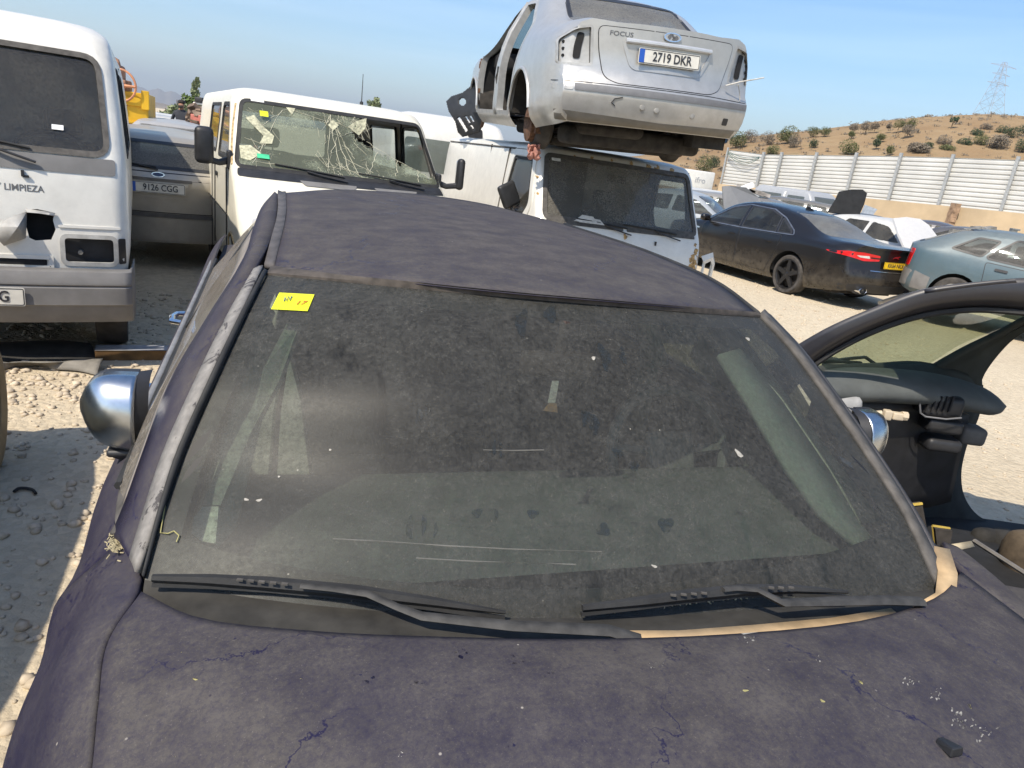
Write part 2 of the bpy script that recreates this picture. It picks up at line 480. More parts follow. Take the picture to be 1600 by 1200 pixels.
# ------------------------------------------------------------------ common parts
def text(name, s, size, mat, parent, M, ext=.0015, sx=1., bold=.0):
    """lettering as a mesh; M maps the text plane (x right, y up, z out) to parent space"""
    cu = bpy.data.curves.new('txt', 'FONT'); cu.body = s; cu.size = size; cu.extrude = ext; cu.offset = bold; cu.align_x = 'CENTER'; cu.align_y = 'CENTER'; cu.resolution_u = 3
    to = bpy.data.objects.new('txt', cu); COL.objects.link(to)
    bpy.context.view_layer.update()
    dg = bpy.context.evaluated_depsgraph_get(); me = bpy.data.meshes.new_from_object(to.evaluated_get(dg))
    bpy.data.objects.remove(to); bpy.data.curves.remove(cu)
    me.transform(M @ Matrix.Diagonal((sx, 1, 1, 1))); me.materials.clear(); me.materials.append(mat); me.name = name
    o = bpy.data.objects.new(name, me); COL.objects.link(o); o.parent = parent; return o
def text_on(sh, name, s, size, mat, parent, x, z, lift=.0015, sx=1., slope=0., bold=.0006, ax='y', sg=-1):
    """lettering laid onto the skin itself"""
    o = text(name, s, size, mat, parent, Matrix.Identity(4), .0006, sx, bold)
    for v in o.data.vertices:
        a, b, d = x + v.co.x, z + v.co.y + v.co.x * slope, v.co.z
        h = sh.hitc(ax, sg, a, b, x, z); i, j, k = AX[ax]; h[k] += sg * (lift + d); v.co = h
    return o
def frameM(o, right, up):
    r = Vector(right).normalized(); u = Vector(up); u = (u - r * u.dot(r)).normalized(); n = r.cross(u); o = Vector(o)
    return Matrix(((r.x, u.x, n.x, o.x), (r.y, u.y, n.y, o.y), (r.z, u.z, n.z, o.z), (0, 0, 0, 1)))
def plate(parent, M, txt, w=.52, h=.11, mat=None, label=None, eu=True, size=.098, sx=.82):
    m = MB(); m.mat(mat or PLATEW); f = lambda a, b, t: M @ Vector((a, b, t))
    m.prism(rrect(0, 0, w, h, .012), f, .006)
    m.mat(INK)
    o1 = ccw(rrect(0, 0, w - .008, h - .008, .012)); o2 = offs(o1, -.005)
    m.grid([[f(a, b, .0072) for a, b in o1], [f(a, b, .0072) for a, b in o2]], closed=True)
    o = m.build('number_plate', None, parent, smooth=False)
    if label: o['label'] = label
    if eu:
        mb = MB(); mb.prism(rrect(-w / 2 + .027, 0, .042, h - .014, .004), lambda a, b, t: M @ Vector((a, b, .0065 + t)), .0012); mb.build('country_band', PLATEB, o, smooth=False)
    text('lettering', txt, size, INK, o, M @ Matrix.Translation((.022 if eu else 0, 0, .0085)), sx=sx, bold=.0012)
    return o
def wheel(parent, x, y, z, r, w, sg, rimmat=None, spokes=5, rimr=None, hub=.3, label=None, dish=.02):
    """tyre with a rim child; sg=+1 faces +x"""
    rr = rimr or r * .68; h = w / 2
    m = MB(); pr = [(rr, -h), (rr + .01, -h), (r * .93, -h * 1.02), (r * .985, -h * .8), (r, -h * .5), (r, h * .5), (r * .985, h * .8), (r * .93, h * 1.02), (rr + .012, h), (rr, h * .96), (rr * .97, h * .5), (rr * .95, -h)]
    m.lathe([(a, b * sg) for a, b in pr], (x, y, z), 'x', 36)
    o = m.build('wheel', TYRE, parent, angle=30)
    if label: o['label'] = label
    k = MB(); X = x + sg * (h - dish)
    k.lathe([(rr * .99, sg * .01), (rr * .93, sg * .012), (rr * .88, -sg * .01), (rr * .86, -sg * .06)], (X, y, z), 'x', 36)
    k.lathe([(0.001, sg * .012), (rr * .12, sg * .012), (rr * .2, sg * .0), (rr * .22, -sg * .05)], (X, y, z), 'x', 18)
    for q in range(spokes):
        a = 2 * PI * q / spokes + .3; d = Vector((0, math.cos(a), math.sin(a))); s2 = Vector((0, -math.sin(a), math.cos(a)))
        w0, w1 = rr * hub * .5, rr * hub * .36; c = Vector((X, y, z))
        A = [c + d * rr * .14 + s2 * w0, c + d * rr * .14 - s2 * w0, c + d * rr * .95 - s2 * w1, c + d * rr * .95 + s2 * w1]
        off = Vector((sg * .010, 0, 0)); bk = Vector((-sg * .03, 0, 0))
        k.add([p + off for p in A] + [p + bk for p in A], [(0, 1, 2, 3), (7, 6, 5, 4), (0, 4, 5, 1), (1, 5, 6, 2), (2, 6, 7, 3), (3, 7, 4, 0)])
    k.build('rim', rimmat or ALLOY, o, angle=30)
    d = MB(); d.lathe([(.001, 0), (rr * .8, 0)], (X - sg * .075, y, z), 'x', 24); d.build('brake_disc', UNDER, o)
    return o
def arch(parent, mat, x0, x1, y, z, r):
    """dark wheel housing between x0 and x1"""
    m = MB(); n = 18
    m.grid([[(x, y + r * math.cos(PI * i / n), z + r * math.sin(PI * i / n)) for i in range(n + 1)] for x in (x0, x1)])
    m.poly([(x0, y + r * math.cos(PI * i / n), z + r * math.sin(PI * i / n)) for i in range(n + 1)])
    return m.build('wheel_housing', mat, parent)
def seat(parent, x, y, z, mat, fwd=1, w=.5, head=True, h=.62, name='seat', world=None):
    m = MB(); rx = Matrix.Rotation(R(-14) * -fwd, 3, 'X')
    m.rbox((x, y, z), (w, .5, .16), .06); m.rbox((x, y - fwd * .30, z + h * .5), (w * .96, .14, h), .06, Matrix.Rotation(R(14) * fwd, 3, 'X'))
    if head: m.rbox((x, y - fwd * .40, z + h + .12), (w * .52, .09, .18), .045, Matrix.Rotation(R(10) * fwd, 3, 'X')); m.tube([(x - .06, y - fwd * .38, z + h - .06), (x - .06, y - fwd * .40, z + h + .1)], .007, 6); m.tube([(x + .06, y - fwd * .38, z + h - .06), (x + .06, y - fwd * .40, z + h + .1)], .007, 6)
    return m.build(name, mat, parent)
def steering(parent, c, r, fwd=1, tilt=25, mat=None):
    m = MB(); rot = Matrix.Rotation(R(tilt) * fwd, 3, 'X'); c = Vector(c)
    P = [c + rot @ Vector((r * math.cos(2 * PI * i / 28), 0, r * math.sin(2 * PI * i / 28))) for i in range(28)]
    m.tube(P, .016, 8, closed=True)
    m.rbox(c, (r * .7, .05, r * .55), .02, rot)
    for a in (0, PI, -PI / 2): m.tube([c, c + rot @ Vector((r * math.cos(a), 0, r * math.sin(a)))], .015, 6)
    return m.build('steering_wheel', mat or BLACK, parent)
def wiper(parent, pts_arm, pts_blade, name='wiper', mat=None, world=False, ra=.011, rb=.008):
    m = MB(); m.tube(pts_arm, ra, 6, flat=.6); o = m.build(name, mat or BLACK, parent, world)
    k = MB(); k.tube(pts_blade, rb, 6); k.build('blade', RUBBER, o, world); return o

def archlip(sh, mat, parent, g, y, z, ry, rz, r=.012):
    P = []
    for i in range(17):
        a = PI * (.04 + .92 * i / 16); q = sh.hitc('x', g, y + ry * math.cos(a), z + rz * math.sin(a), y, z + rz * 1.6); q.x += g * .002; P.append(q)
    m = MB(); m.tube(P, r, 6); return m.build('wheel_arch_lip', mat, parent)
# ================================================================== light, sky
SUN_EL, SUN_AZ = R(51), (-.52, -.854)       # the sun stands high to the left, a little behind the camera
W = bpy.data.worlds.new('World'); SC.world = W; W.use_nodes = True
wt = W.node_tree; wt.nodes.clear()
wo = wt.nodes.new('ShaderNodeOutputWorld'); bg = wt.nodes.new('ShaderNodeBackground'); sk = wt.nodes.new('ShaderNodeTexSky')
sk.sky_type = 'NISHITA'; sk.sun_disc = False; sk.sun_elevation = SUN_EL; sk.sun_rotation = math.atan2(SUN_AZ[0], SUN_AZ[1]); sk.air_density = 1.0; sk.dust_density = .9; sk.ozone_density = 1.2
# thin cirrus streaks, part of the sky itself
tc = wt.nodes.new('ShaderNodeTexCoord'); mp = wt.nodes.new('ShaderNodeMapping'); mp.inputs['Scale'].default_value = (1.1, 1.1, 16); mp.inputs['Rotation'].default_value = (R(4), R(-5), 0)
nz = wt.nodes.new('ShaderNodeTexNoise'); nz.inputs['Scale'].default_value = 1.6; nz.inputs['Detail'].default_value = 6; nz.inputs['Distortion'].default_value = .4
mr = wt.nodes.new('ShaderNodeMapRange'); mr.inputs[1].default_value = .50; mr.inputs[2].default_value = .78; mr.inputs[4].default_value = .13
mx = wt.nodes.new('ShaderNodeMix'); mx.data_type = 'RGBA'; mx.inputs[7].default_value = (7.5, 8.2, 9.0, 1)
hs = wt.nodes.new('ShaderNodeHueSaturation'); hs.inputs['Saturation'].default_value = 1.28; hs.inputs['Value'].default_value = .92
wt.links.new(tc.outputs['Generated'], mp.inputs[0]); wt.links.new(mp.outputs[0], nz.inputs[0]); wt.links.new(nz.outputs[0], mr.inputs[0])
wt.links.new(mr.outputs[0], mx.inputs[0]); wt.links.new(sk.outputs[0], hs.inputs['Color']); wt.links.new(hs.outputs[0], mx.inputs[6]); wt.links.new(mx.outputs[2], bg.inputs[0]); wt.links.new(bg.outputs[0], wo.inputs[0])
bg.inputs[1].default_value = .145
sd = bpy.data.lights.new('sun', 'SUN'); sd.energy = 4.0; sd.angle = R(.53); sd.color = (1, .91, .77)
so = bpy.data.objects.new('sun', sd); COL.objects.link(so)
sdir = Vector((SUN_AZ[0] * math.cos(SUN_EL), SUN_AZ[1] * math.cos(SUN_EL), math.sin(SUN_EL)))
so.rotation_euler = sdir.to_track_quat('Z', 'Y').to_euler()
vs_ = SC.view_settings; vs_.view_transform = 'Standard'; vs_.look = 'None'; vs_.exposure = .62; vs_.gamma = 1
# ================================================================== ground
def ground_mat():
    t = NT('gravel_ground'); v = t.coord()
    big = t.noise(v, .35, 6, .6); mid = t.noise(v, 3, 6, .65); fine = t.noise(v, 45, 5, .7); st = t.vor(v, 26, 'F1', 'Distance'); st2 = t.vor(v, 60)
    stc = t.vor(v, 26, 'F1', 'Color')
    bw = t.n('ShaderNodeRGBToBW'); t.l(stc, bw.inputs[0])
    c = t.mix(t.ramp(big, .3, .7), (.53, .445, .32), (.64, .55, .405))
    c = t.mix(t.math('MULTIPLY', t.ramp(bw.outputs[0], .3, .8), .45), c, (.42, .35, .25))
    c = t.mix(t.ramp(fine, .55, .75, 0, .35), c, (.30, .25, .18))
    c = t.mix(t.ramp(mid, .56, .74, 0, .5), c, (.60, .52, .40))
    c = t.mix(t.ramp(t.noise(v, 1.1, 5, .7), .60, .72, 0, .5), c, (.26, .21, .15))
    h = t.math('ADD', t.math('MULTIPLY', st, -.8), t.math('MULTIPLY', fine, .7))
    return t.done(t.bsdf(c, .95, 0, t.bump(h, .55, .03), .1))
GRAVEL = ground_mat()
m = MB(); n = 60
gx = np.sign(np.linspace(-1, 1, n)) * np.abs(np.linspace(-1, 1, n)) ** 3 * 3000
gy = np.concatenate([np.linspace(-30, 60, 70), np.linspace(75, 9000, 20)])
m.grid([[(x, y, 0.) for x in gx] for y in gy], flip=True)
tag(m.build('ground', GRAVEL, fixn=False, smooth=False), kind='structure')
# loose stones lying on the gravel
def stones():
    m = MB(); rnd = random.Random(3)
    base = []
    for k in range(6):
        bm = bmesh.new(); bmesh.ops.create_icosphere(bm, subdivisions=1, radius=1)
        for v in bm.verts: v.co *= rnd.uniform(.7, 1.25); v.co.z *= .6
        bm.verts.index_update(); base.append(([v.co.copy() for v in bm.verts], [tuple(q.index for q in f.verts) for f in bm.faces])); bm.free()
    def put(x, y, s):
        vs, fs = base[rnd.randrange(6)]; a = rnd.uniform(0, 6.3); ca, sa = math.cos(a), math.sin(a); k = rnd.uniform(.7, 1.2)
        m.add([(x + s * (ca * p.x - sa * p.y * k), y + s * (sa * p.x + ca * p.y * k), s * p.z + s * .15) for p in vs], fs)
    for i in range(11000):
        y = rnd.uniform(.9, 6.5); x = rnd.uniform(-3.9 - .25 * (y - 1), -.9 - .35 * (y - 1) + .6)
        dens_ = .35 + .65 * math.exp(-((y - 3.95) / .3) ** 2)
        if rnd.random() > dens_: continue
        put(x, y, rnd.choice([.006, .008, .01, .014, .018, .026]) * rnd.uniform(.7, 1.3))
    for i in range(1500):
        y = rnd.uniform(2.6, 8); x = rnd.uniform(.9 + .2 * y, 2.2 + .75 * y); put(x, y, rnd.choice([.006, .008, .011, .016]) * rnd.uniform(.7, 1.3))
    for i in range(700):
        y = rnd.uniform(8, 14); x = rnd.uniform(1.8, 5.6); put(x, y, rnd.choice([.01, .014, .02]) * rnd.uniform(.7, 1.4))
    t = NT('loose_stone'); v = t.coord()
    return m.build('loose_stones', t.done(t.bsdf(t.mix(t.ramp(t.noise(v, 22, 3), .3, .7), (.40, .33, .24), (.62, .53, .41)), .95, spec=.1)), smooth=True, angle=180)
tag(stones(), 'pale loose stones strewn over the gravel of the yard', 'stones', kind='stuff')
# ================================================================== hill, plain, mountains
def fbm(x, y, o=4):
    s = 0; a = 1
    for i in range(o):
        s += a * math.sin(x * 1.7 ** i + 1.3 * i + 1.1 * math.sin(y * 1.5 ** i + i)) * math.cos(y * 1.6 ** i * .9 + 2.1 * i); a *= .5
    return s / 2
def bear(px):
    d = _ray(px, 242 + .135 * (px - 800)); d = Vector((d.x, d.y)).normalized(); return d
# crest of the hill read off the photograph, as bearing -> height over eye level at 150 m
def crest(px):
    yc = np.interp(px, [600, 800, 900, 1000, 1080, 1140, 1200, 1260, 1300, 1340, 1400, 1450, 1500, 1560, 1600, 1700, 1900, 2200], [222, 246, 250, 246, 234, 223, 219, 216, 211, 206, 200.5, 199.5, 200, 204, 206, 208, 215, 260])
    yh = 242 + .135 * (px - 800); b = bear(px)
    return max(0., float(yh - yc)) * 150 * (b.x * FW.x + b.y * FW.y) / math.cos(PITCH) / FPX
def hill_h(px, d):
    top = crest(px) + 1.7
    t = min(1, max(0, (d - 58) / 92)); s = t * t * (3 - 2 * t)
    far = max(0, 1 - max(0, d - 165) / 160)
    return top * s * (.35 + .65 * far) + .5 * fbm(px * .03, d * .09) * min(1, t * 2)
m = MB(); rows = []
for d in list(range(56, 176, 4)) + [185, 200, 230, 270, 330]:
    r = []
    for px in range(700, 2160, 14):
        b = bear(px); r.append((b.x * d, b.y * d, hill_h(px, d) if d > 57 else -.3))
    rows.append(r)
m.grid(rows, flip=True)
t = NT('dry_hill'); v = t.coord()
f1 = t.noise(v, .07, 6, .65); f2 = t.noise(v, .6, 6, .7); f3 = t.noise(v, .22, 5, .65)
c = t.mix(t.ramp(f1, .35, .65), (.25, .165, .09), (.33, .24, .14)); c = t.mix(t.ramp(f2, .45, .75, 0, .6), c, (.22, .15, .08)); c = t.mix(t.ramp(f3, .60, .75, 0, .75), c, (.13, .13, .06))
tag(m.build('hill', t.done(t.bsdf(c, .95, 0, t.bump(f2, .5, .6), .1)), angle=180), kind='structure')
def hill_pt(px, d):
    b = bear(px); return Vector((b.x * d, b.y * d, hill_h(px, d)))
# low plain ridge and blue mountains on the left
def ridge(name, pts, d, mat, depth):
    m = MB(); xs = [p[0] for p in pts]; hs = [p[1] for p in pts]; rows = [[], [], [], []]
    for i, px in enumerate(np.arange(xs[0], xs[-1] + .1, 3)):
        b = bear(px); h = np.interp(px, xs, hs); h += h * .06 * fbm(px * .3, 1)
        for k, (dd, hh) in enumerate(((d, -1.5), (d + depth * .35, h * .45 * (1 + .25 * fbm(px * .21, 4))), (d + depth * .6, h), (d + depth, -1.5))):
            rows[k].append((b.x * dd, b.y * dd, hh))
    m.grid(rows, flip=True); tag(m.build(name, mat, angle=180), kind='structure')
MS = lambda px_up, d: px_up * d / FPX * 1.02
t = NT('far_scrub'); v = t.coord((.002, .002, .002)); mt = t.done(t.bsdf(t.mix(t.ramp(t.noise(v, 3, 6), .35, .65), (.16, .13, .10), (.23, .19, .14)), .95))
D1 = 6500
ridge('mountains', [(-200, MS(8, D1)), (60, MS(14, D1)), (150, MS(26, D1)), (205, MS(24, D1)), (222, MS(26, D1)), (232, MS(21, D1)), (247, MS(27, D1)), (258, MS(23, D1)), (268, MS(26, D1)), (282, MS(22, D1)), (300, MS(19, D1)), (330, MS(15, D1)), (380, MS(12, D1)), (480, MS(8, D1)), (620, MS(4, D1)), (760, MS(2, D1))], D1, mt, 1800)
D2 = 1500
ridge('low_hills', [(-200, MS(6, D2)), (150, MS(8, D2)), (230, MS(9, D2)), (260, MS(7, D2)), (300, MS(4, D2)), (360, MS(3, D2)), (600, MS(1, D2))], D2, mt, 500)
# the air: a closed box of thin haze
hz = MB(); hz.box((0, 5000, 248), (19000, 16000, 502)); ho = hz.build('haze', None, smooth=False)
hm = bpy.data.materials.new('haze'); hm.use_nodes = True; hm.node_tree.nodes.clear()
o_ = hm.node_tree.nodes.new('ShaderNodeOutputMaterial'); pv = hm.node_tree.nodes.new('ShaderNodeVolumePrincipled')
pv.inputs['Color'].default_value = (.86, .92, 1, 1); pv.inputs['Density'].default_value = .00016; pv.inputs['Anisotropy'].default_value = .3
hm.node_tree.links.new(pv.outputs[0], o_.inputs['Volume']); ho.data.materials.clear(); ho.data.materials.append(hm)
tag(ho, 'thin pale summer haze over the yard and the far mountains', 'haze', kind='stuff')
# ================================================================== plants
def leafmat(name, c0, c1):
    t = NT(name); v = t.coord(); oi = t.n('ShaderNodeObjectInfo')
    c = t.mix(t.ramp(t.noise(v, 1.2, 4), .35, .65), c0, c1)
    b = t.bsdf(c, .7, 0, None, .2)
    return t.done(b)
LEAFS = {'olive': leafmat('olive_leaf', (.075, .085, .030), (.13, .135, .055)), 'grey': leafmat('grey_leaf', (.14, .115, .085), (.19, .16, .12)),
         'dark': leafmat('dark_leaf', (.03, .05, .025), (.06, .085, .04)), 'pale': leafmat('pale_leaf', (.14, .17, .09), (.22, .25, .14)), 'green': leafmat('green_leaf', (.07, .11, .03), (.13, .17, .055))}  # the pale one has distance haze mixed into its green
BARK = plain('bark', (.12, .085, .055), .9, var=.4)
def crown(seed, lobes, nleaf, size):
    """leaf quads on and inside lobes: (x,y,z,rx,ry,rz)"""
    rnd = random.Random(seed); m = MB(); tot = sum(l[3] * l[5] for l in lobes)
    for l in lobes:
        for i in range(int(nleaf * l[3] * l[5] / tot)):
            while True:
                p = Vector((rnd.uniform(-1, 1), rnd.uniform(-1, 1), rnd.uniform(-1, 1)))
                if .25 < p.length <= 1: break
            p = p.normalized() * (p.length ** .45) * (1 + .16 * math.sin(5 * p.x + seed) * math.sin(6 * p.y + 4 * p.z))
            q = Vector((l[0] + p.x * l[3], l[1] + p.y * l[4], l[2] + p.z * l[5]))
            if q.z < 0.02: q.z = rnd.uniform(.02, .1)
            s = size * rnd.uniform(.6, 1.4); a = Vector((rnd.gauss(0, 1), rnd.gauss(0, 1), rnd.gauss(0, 1))).normalized(); b = a.orthogonal().normalized() * .6
            a = a * s; b = b * s
            m.add([q - a * .5 - b * .3, q + b * .5, q + a * .6, q - b * .6], [(0, 1, 2, 3)])
    return m
def plant(name, label, cat, loc, lobes, leaf, nleaf, size, trunk=None, group=None, seed=1, limbs=()):
    o = empty(name, loc, 0, label, cat, group)
    crown(seed, lobes, nleaf, size).build('crown', LEAFS[leaf], o, smooth=False, fixn=False)
    t = MB()
    for pth, r0, r1 in (trunk or [([(0, 0, -.3), (.05, 0, lobes[0][2] * .6), (0, .03, lobes[0][2])], .12, .05)]):
        k = len(pth); t.tube(pth, [r0 + (r1 - r0) * i / (k - 1) for i in range(k)], 7)
    t.build('trunk', BARK, o); return o
# ================================================================== the blue saloon in front
BYAW = .35
B0 = Vector((.17, 1.074, 0)); _cb, _sb = math.cos(BYAW), math.sin(BYAW)
def Bw(x, y, z): return Vector((_cb * x - _sb * y, _sb * x + _cb * y, z)) + B0
blue = empty('parked_car', Bw(.1, 1.2, 0), BYAW, 'dust-covered dark blue saloon with a filthy windscreen, seen from over its bonnet', 'car')
BIM = wmat(blue).inverted()
def blue_paint(name='dusty_indigo_paint', lo=.74):
    t = NT(name); v = t.coord()
    big = t.noise(v, 2.4, 7, .62, .3); mid = t.noise(v, 11, 6, .7); fine = t.noise(v, 120, 6, .85); sp = t.noise(v, 300, 4, .8)
    upf = t.ramp(t.up(), .15, .9, .30, 1.)
    d = t.math('MULTIPLY', t.ramp(big, .32, .60, lo, 1.08), t.ramp(mid, .30, .70, .78, 1.10))
    d = t.math('MULTIPLY', d, t.ramp(fine, .32, .68, .50, 1.25)); d = t.math('MULTIPLY', d, upf)
    # dried rivulets: thin wandering lines where water ran
    w = t.noise(v, 6, 4, .7)
    nv = t.n('ShaderNodeVectorMath', operation='MULTIPLY_ADD'); t.l(v, nv.inputs[0]); nv.inputs[1].default_value = (1, 1, 1)
    cn = t.n('ShaderNodeTexNoise'); t.l(v, cn.inputs[0]); cn.inputs['Scale'].default_value = 14; cn.inputs['Detail'].default_value = 5; cn.inputs['Roughness'].default_value = .6
    sc = t.n('ShaderNodeVectorMath', operation='SCALE'); t.l(cn.outputs['Color'], sc.inputs[0]); sc.inputs[3].default_value = .16; t.l(sc.outputs[0], nv.inputs[2])
    ve = t.vor(nv.outputs[0], 2.6, 'DISTANCE_TO_EDGE')
    crk = t.math('MULTIPLY', t.ramp(ve, .0018, .006, 1, 0), t.ramp(t.noise(v, 1.9, 3), .43, .53))
    d = t.math('MULTIPLY', d, t.math('SUBTRACT', 1., t.math('MULTIPLY', crk, .8)))
    dc = t.mix(t.ramp(mid, .3, .7), (.062, .056, .053), (.094, .085, .079))
    dc = t.mix(t.ramp(sp, .60, .74, 0, .6), dc, (.26, .23, .20))
    c = t.mix(d, (.011, .010, .040), dc)
    spot = t.vor(v, 33, 'F1', 'Distance'); spm = t.math('MULTIPLY', t.ramp(spot, .05, .10, 1, 0), t.ramp(t.noise(v, 9, 3), .52, .6))
    c = t.mix(t.math('MULTIPLY', spm, .75), c, (.015, .013, .035))
    c = t.mix(t.math('MULTIPLY', t.ramp(t.vor(v, 24), .035, .06, 1, 0), t.ramp(t.noise(v, 6.3, 2), .50, .62)), c, (.33, .30, .26))
    rg = t.ramp(d, 0., .8, .26, .80)
    return t.done(t.bsdf(c, rg, 0, t.bump(t.math('ADD', fine, mid), .12, .004), .12))
BPAINT = blue_paint(); RPAINT = blue_paint('dustier_roof_paint', .90)
def film_glass():
    """windscreen under a thick dust film"""
    t = NT('filthy_windscreen'); v = t.coord()
    big = t.noise(v, 2.6, 6, .65, .2); mid = t.noise(v, 16, 7, .75); fine = t.noise(v, 95, 6, .85); sp = t.noise(v, 260, 4, .8)
    # wiped smears: short, elongated, darker
    mp = t.n('ShaderNodeMapping'); t.l(v, mp.inputs[0]); mp.inputs['Scale'].default_value = (15, 5, 5); mp.inputs['Rotation'].default_value = (0, 0, R(-16))
    nd = t.n('ShaderNodeTexNoise'); t.l(mp.outputs[0], nd.inputs[0]); nd.inputs['Scale'].default_value = 1.; nd.inputs['Detail'].default_value = 4; nd.inputs['Roughness'].default_value = .6
    sm = t.math('MULTIPLY', t.ramp(nd.outputs[0], .60, .68), t.ramp(big, .42, .55))
    d = t.math('MULTIPLY', t.ramp(big, .30, .70, .52, .64), t.ramp(mid, .30, .70, .86, 1.10)); d = t.math('MULTIPLY', d, t.ramp(fine, .36, .64, .50, 1.35))
    d = t.math('MULTIPLY', d, t.math('SUBTRACT', 1., t.math('MULTIPLY', sm, .55)))
    d = t.math('MINIMUM', d, .97)
    dc = t.mix(t.ramp(mid, .3, .7), (.057, .056, .052), (.081, .080, .075)); dc = t.mix(t.ramp(sp, .58, .72, 0, .7), dc, (.24, .22, .18)); dc = t.mix(t.math('MULTIPLY', t.ramp(t.vor(v, 130), .05, .13, 1, 0), t.ramp(t.noise(v, 8, 3), .40, .65)), dc, (.22, .205, .17)); dc = t.mix(t.math('MULTIPLY', t.ramp(t.vor(v, 85), .06, .16, 1, 0), t.ramp(t.noise(v, 7, 4), .50, .66)), dc, (.014, .014, .013))
    dc = t.mix(t.math('MULTIPLY', t.ramp(t.vor(v, 26), .03, .055, 1, 0), t.ramp(t.noise(v, 5, 2), .54, .62)), dc, (.42, .40, .34))
    df = t.n('ShaderNodeBsdfDiffuse'); t.l(dc, df.inputs[0])
    tr = t.n('ShaderNodeBsdfTransparent'); tr.inputs[0].default_value = (.74, .82, .76, 1)
    gl = t.n('ShaderNodeBsdfGlossy'); gl.inputs['Roughness'].default_value = .42; gl.inputs[0].default_value = (.5, .5, .5, 1)
    m1 = t.n('ShaderNodeMixShader'); t.l(t.schlick(), m1.inputs[0]); t.l(tr.outputs[0], m1.inputs[1]); t.l(gl.outputs[0], m1.inputs[2])
    m2 = t.n('ShaderNodeMixShader'); t.l(d, m2.inputs[0]); t.l(m1.outputs[0], m2.inputs[1]); t.l(df.outputs[0], m2.inputs[2])
    return t.done(m2.outputs[0])
FILM = film_glass()
PEEL = plain('peeled_primer', (.30, .285, .265), .8, var=.25, scale=22)
FOAM = plain('foam_strip', (.50, .35, .19), .9, var=.25, scale=20)
COWLM = plain('dusty_cowl', (.030, .028, .024), .9, var=.45, scale=18)
GUTTER = plain('dusty_gutter', (.075, .068, .066), .75, var=.35, scale=20)
DOORDUST = plain('dusty_side_glass', (.20, .175, .15), .7, var=.15, scale=6)
def bgrid(name, rows, mat, parent=blue, nu=6, nv=6, thick=.0, angle=60):
    m = MB(); m.grid(crgrid(rows, nu, nv)); o = m.build(name, mat, parent, world=True, angle=angle)
    # outward = up or away from the cabin
    me = o.data; c = Vector((0, 0, .6)); s = 0
    for p in me.polygons: s += p.normal.dot(p.center - c) * p.area
    if s < 0: me.flip_normals()
    if thick:
        md = o.modifiers.new('thickness', 'SOLIDIFY'); md.thickness = thick; md.offset = -1
    return o
FWD = Vector((math.sin(BYAW), -math.cos(BYAW), 0)); UPV = Vector((0, 0, 1))
# ---- roof
r0 = [at(429, 417, 1.362), at(540, 431, 1.385), at(690, 447, 1.402), at(800, 458, 1.405), at(930, 469, 1.402), at(1060, 480, 1.385), at(1183, 489, 1.345)]
rl = [at(429, 417, 1.362), at(437, 383, 1.385), at(446, 346, 1.408), at(447, 301, 1.425)]
rear = [rl[-1], at(540, 296, 1.435), at(600, 299, 1.437), at(680, 306, 1.437), at(745, 316, 1.435), at(815, 333, 1.43), at(880, 350, 1.415)]
rr = [r0[-1], at(1128, 447, 1.375), at(1040, 405, 1.395), rear[-1]]
def coons(b, t, l, r, nu, nv):
    b = cr([tuple(p) for p in b], nu); t = cr([tuple(p) for p in t], nu); l = cr([tuple(p) for p in l], nv); r = cr([tuple(p) for p in r], nv)
    U = np.linspace(0, 1, len(b))[None, :, None]; V = np.linspace(0, 1, len(l))[:, None, None]
    P = (1 - V) * b[None] + V * t[None] + (1 - U) * l[:, None] + U * r[:, None] - ((1 - U) * (1 - V) * b[0] + U * (1 - V) * b[-1] + (1 - U) * V * t[0] + U * V * t[-1])
    return P, U, V
P, U, V = coons(r0, rear, rl, rr, 4, 8)
P[..., 2] += (.012 * np.sin(PI * V) * np.sin(PI * U) ** .7)[..., 0]
m = MB(); m.grid(P); roof = m.build('roof', RPAINT, blue, True, angle=60)
md = roof.modifiers.new('thickness', 'SOLIDIFY'); md.thickness = .002
# ---- windscreen glass
wb_ = [at(226, 906, .970), at(400, 935, .962), at(640, 958, .952), at(850, 966, .945), at(1100, 958, .935), at(1300, 940, .922), at(1463, 920, .908)]
wt_ = [at(416, 428, 1.352), at(530, 438, 1.375), at(690, 453, 1.392), at(800, 463, 1.395), at(930, 474, 1.392), at(1060, 485, 1.375), at(1186, 494, 1.338)]
wl_ = [wb_[0], at(250, 816, 1.03), at(283, 717, 1.10), at(338, 590, 1.222), at(376, 508, 1.29), wt_[0]]
wr_ = [wb_[-1], at(1415, 812, .995), at(1352, 712, 1.08), at(1283, 612, 1.19), at(1233, 545, 1.27), wt_[-1]]
P, U, V = coons(wb_, wt_, wl_, wr_, 4, 5)
GL = P.copy()
m = MB(); m.grid(P); ws = m.build('windscreen', FILM, blue, True, angle=80)
def on_glass(u, v, h=0.):
    a = GL.shape[0] - 1; b = GL.shape[1] - 1; i = min(a - 1, int(v * a)); j = min(b - 1, int(u * b)); fu = u * b - j; fv = v * a - i
    p = (GL[i, j] * (1 - fu) + GL[i, j + 1] * fu) * (1 - fv) + (GL[i + 1, j] * (1 - fu) + GL[i + 1, j + 1] * fu) * fv
    n = np.cross(GL[i, j + 1] - GL[i, j], GL[i + 1, j] - GL[i, j]); n /= np.linalg.norm(n); n = n if n[2] > 0 else -n
    return Vector(p + n * h)
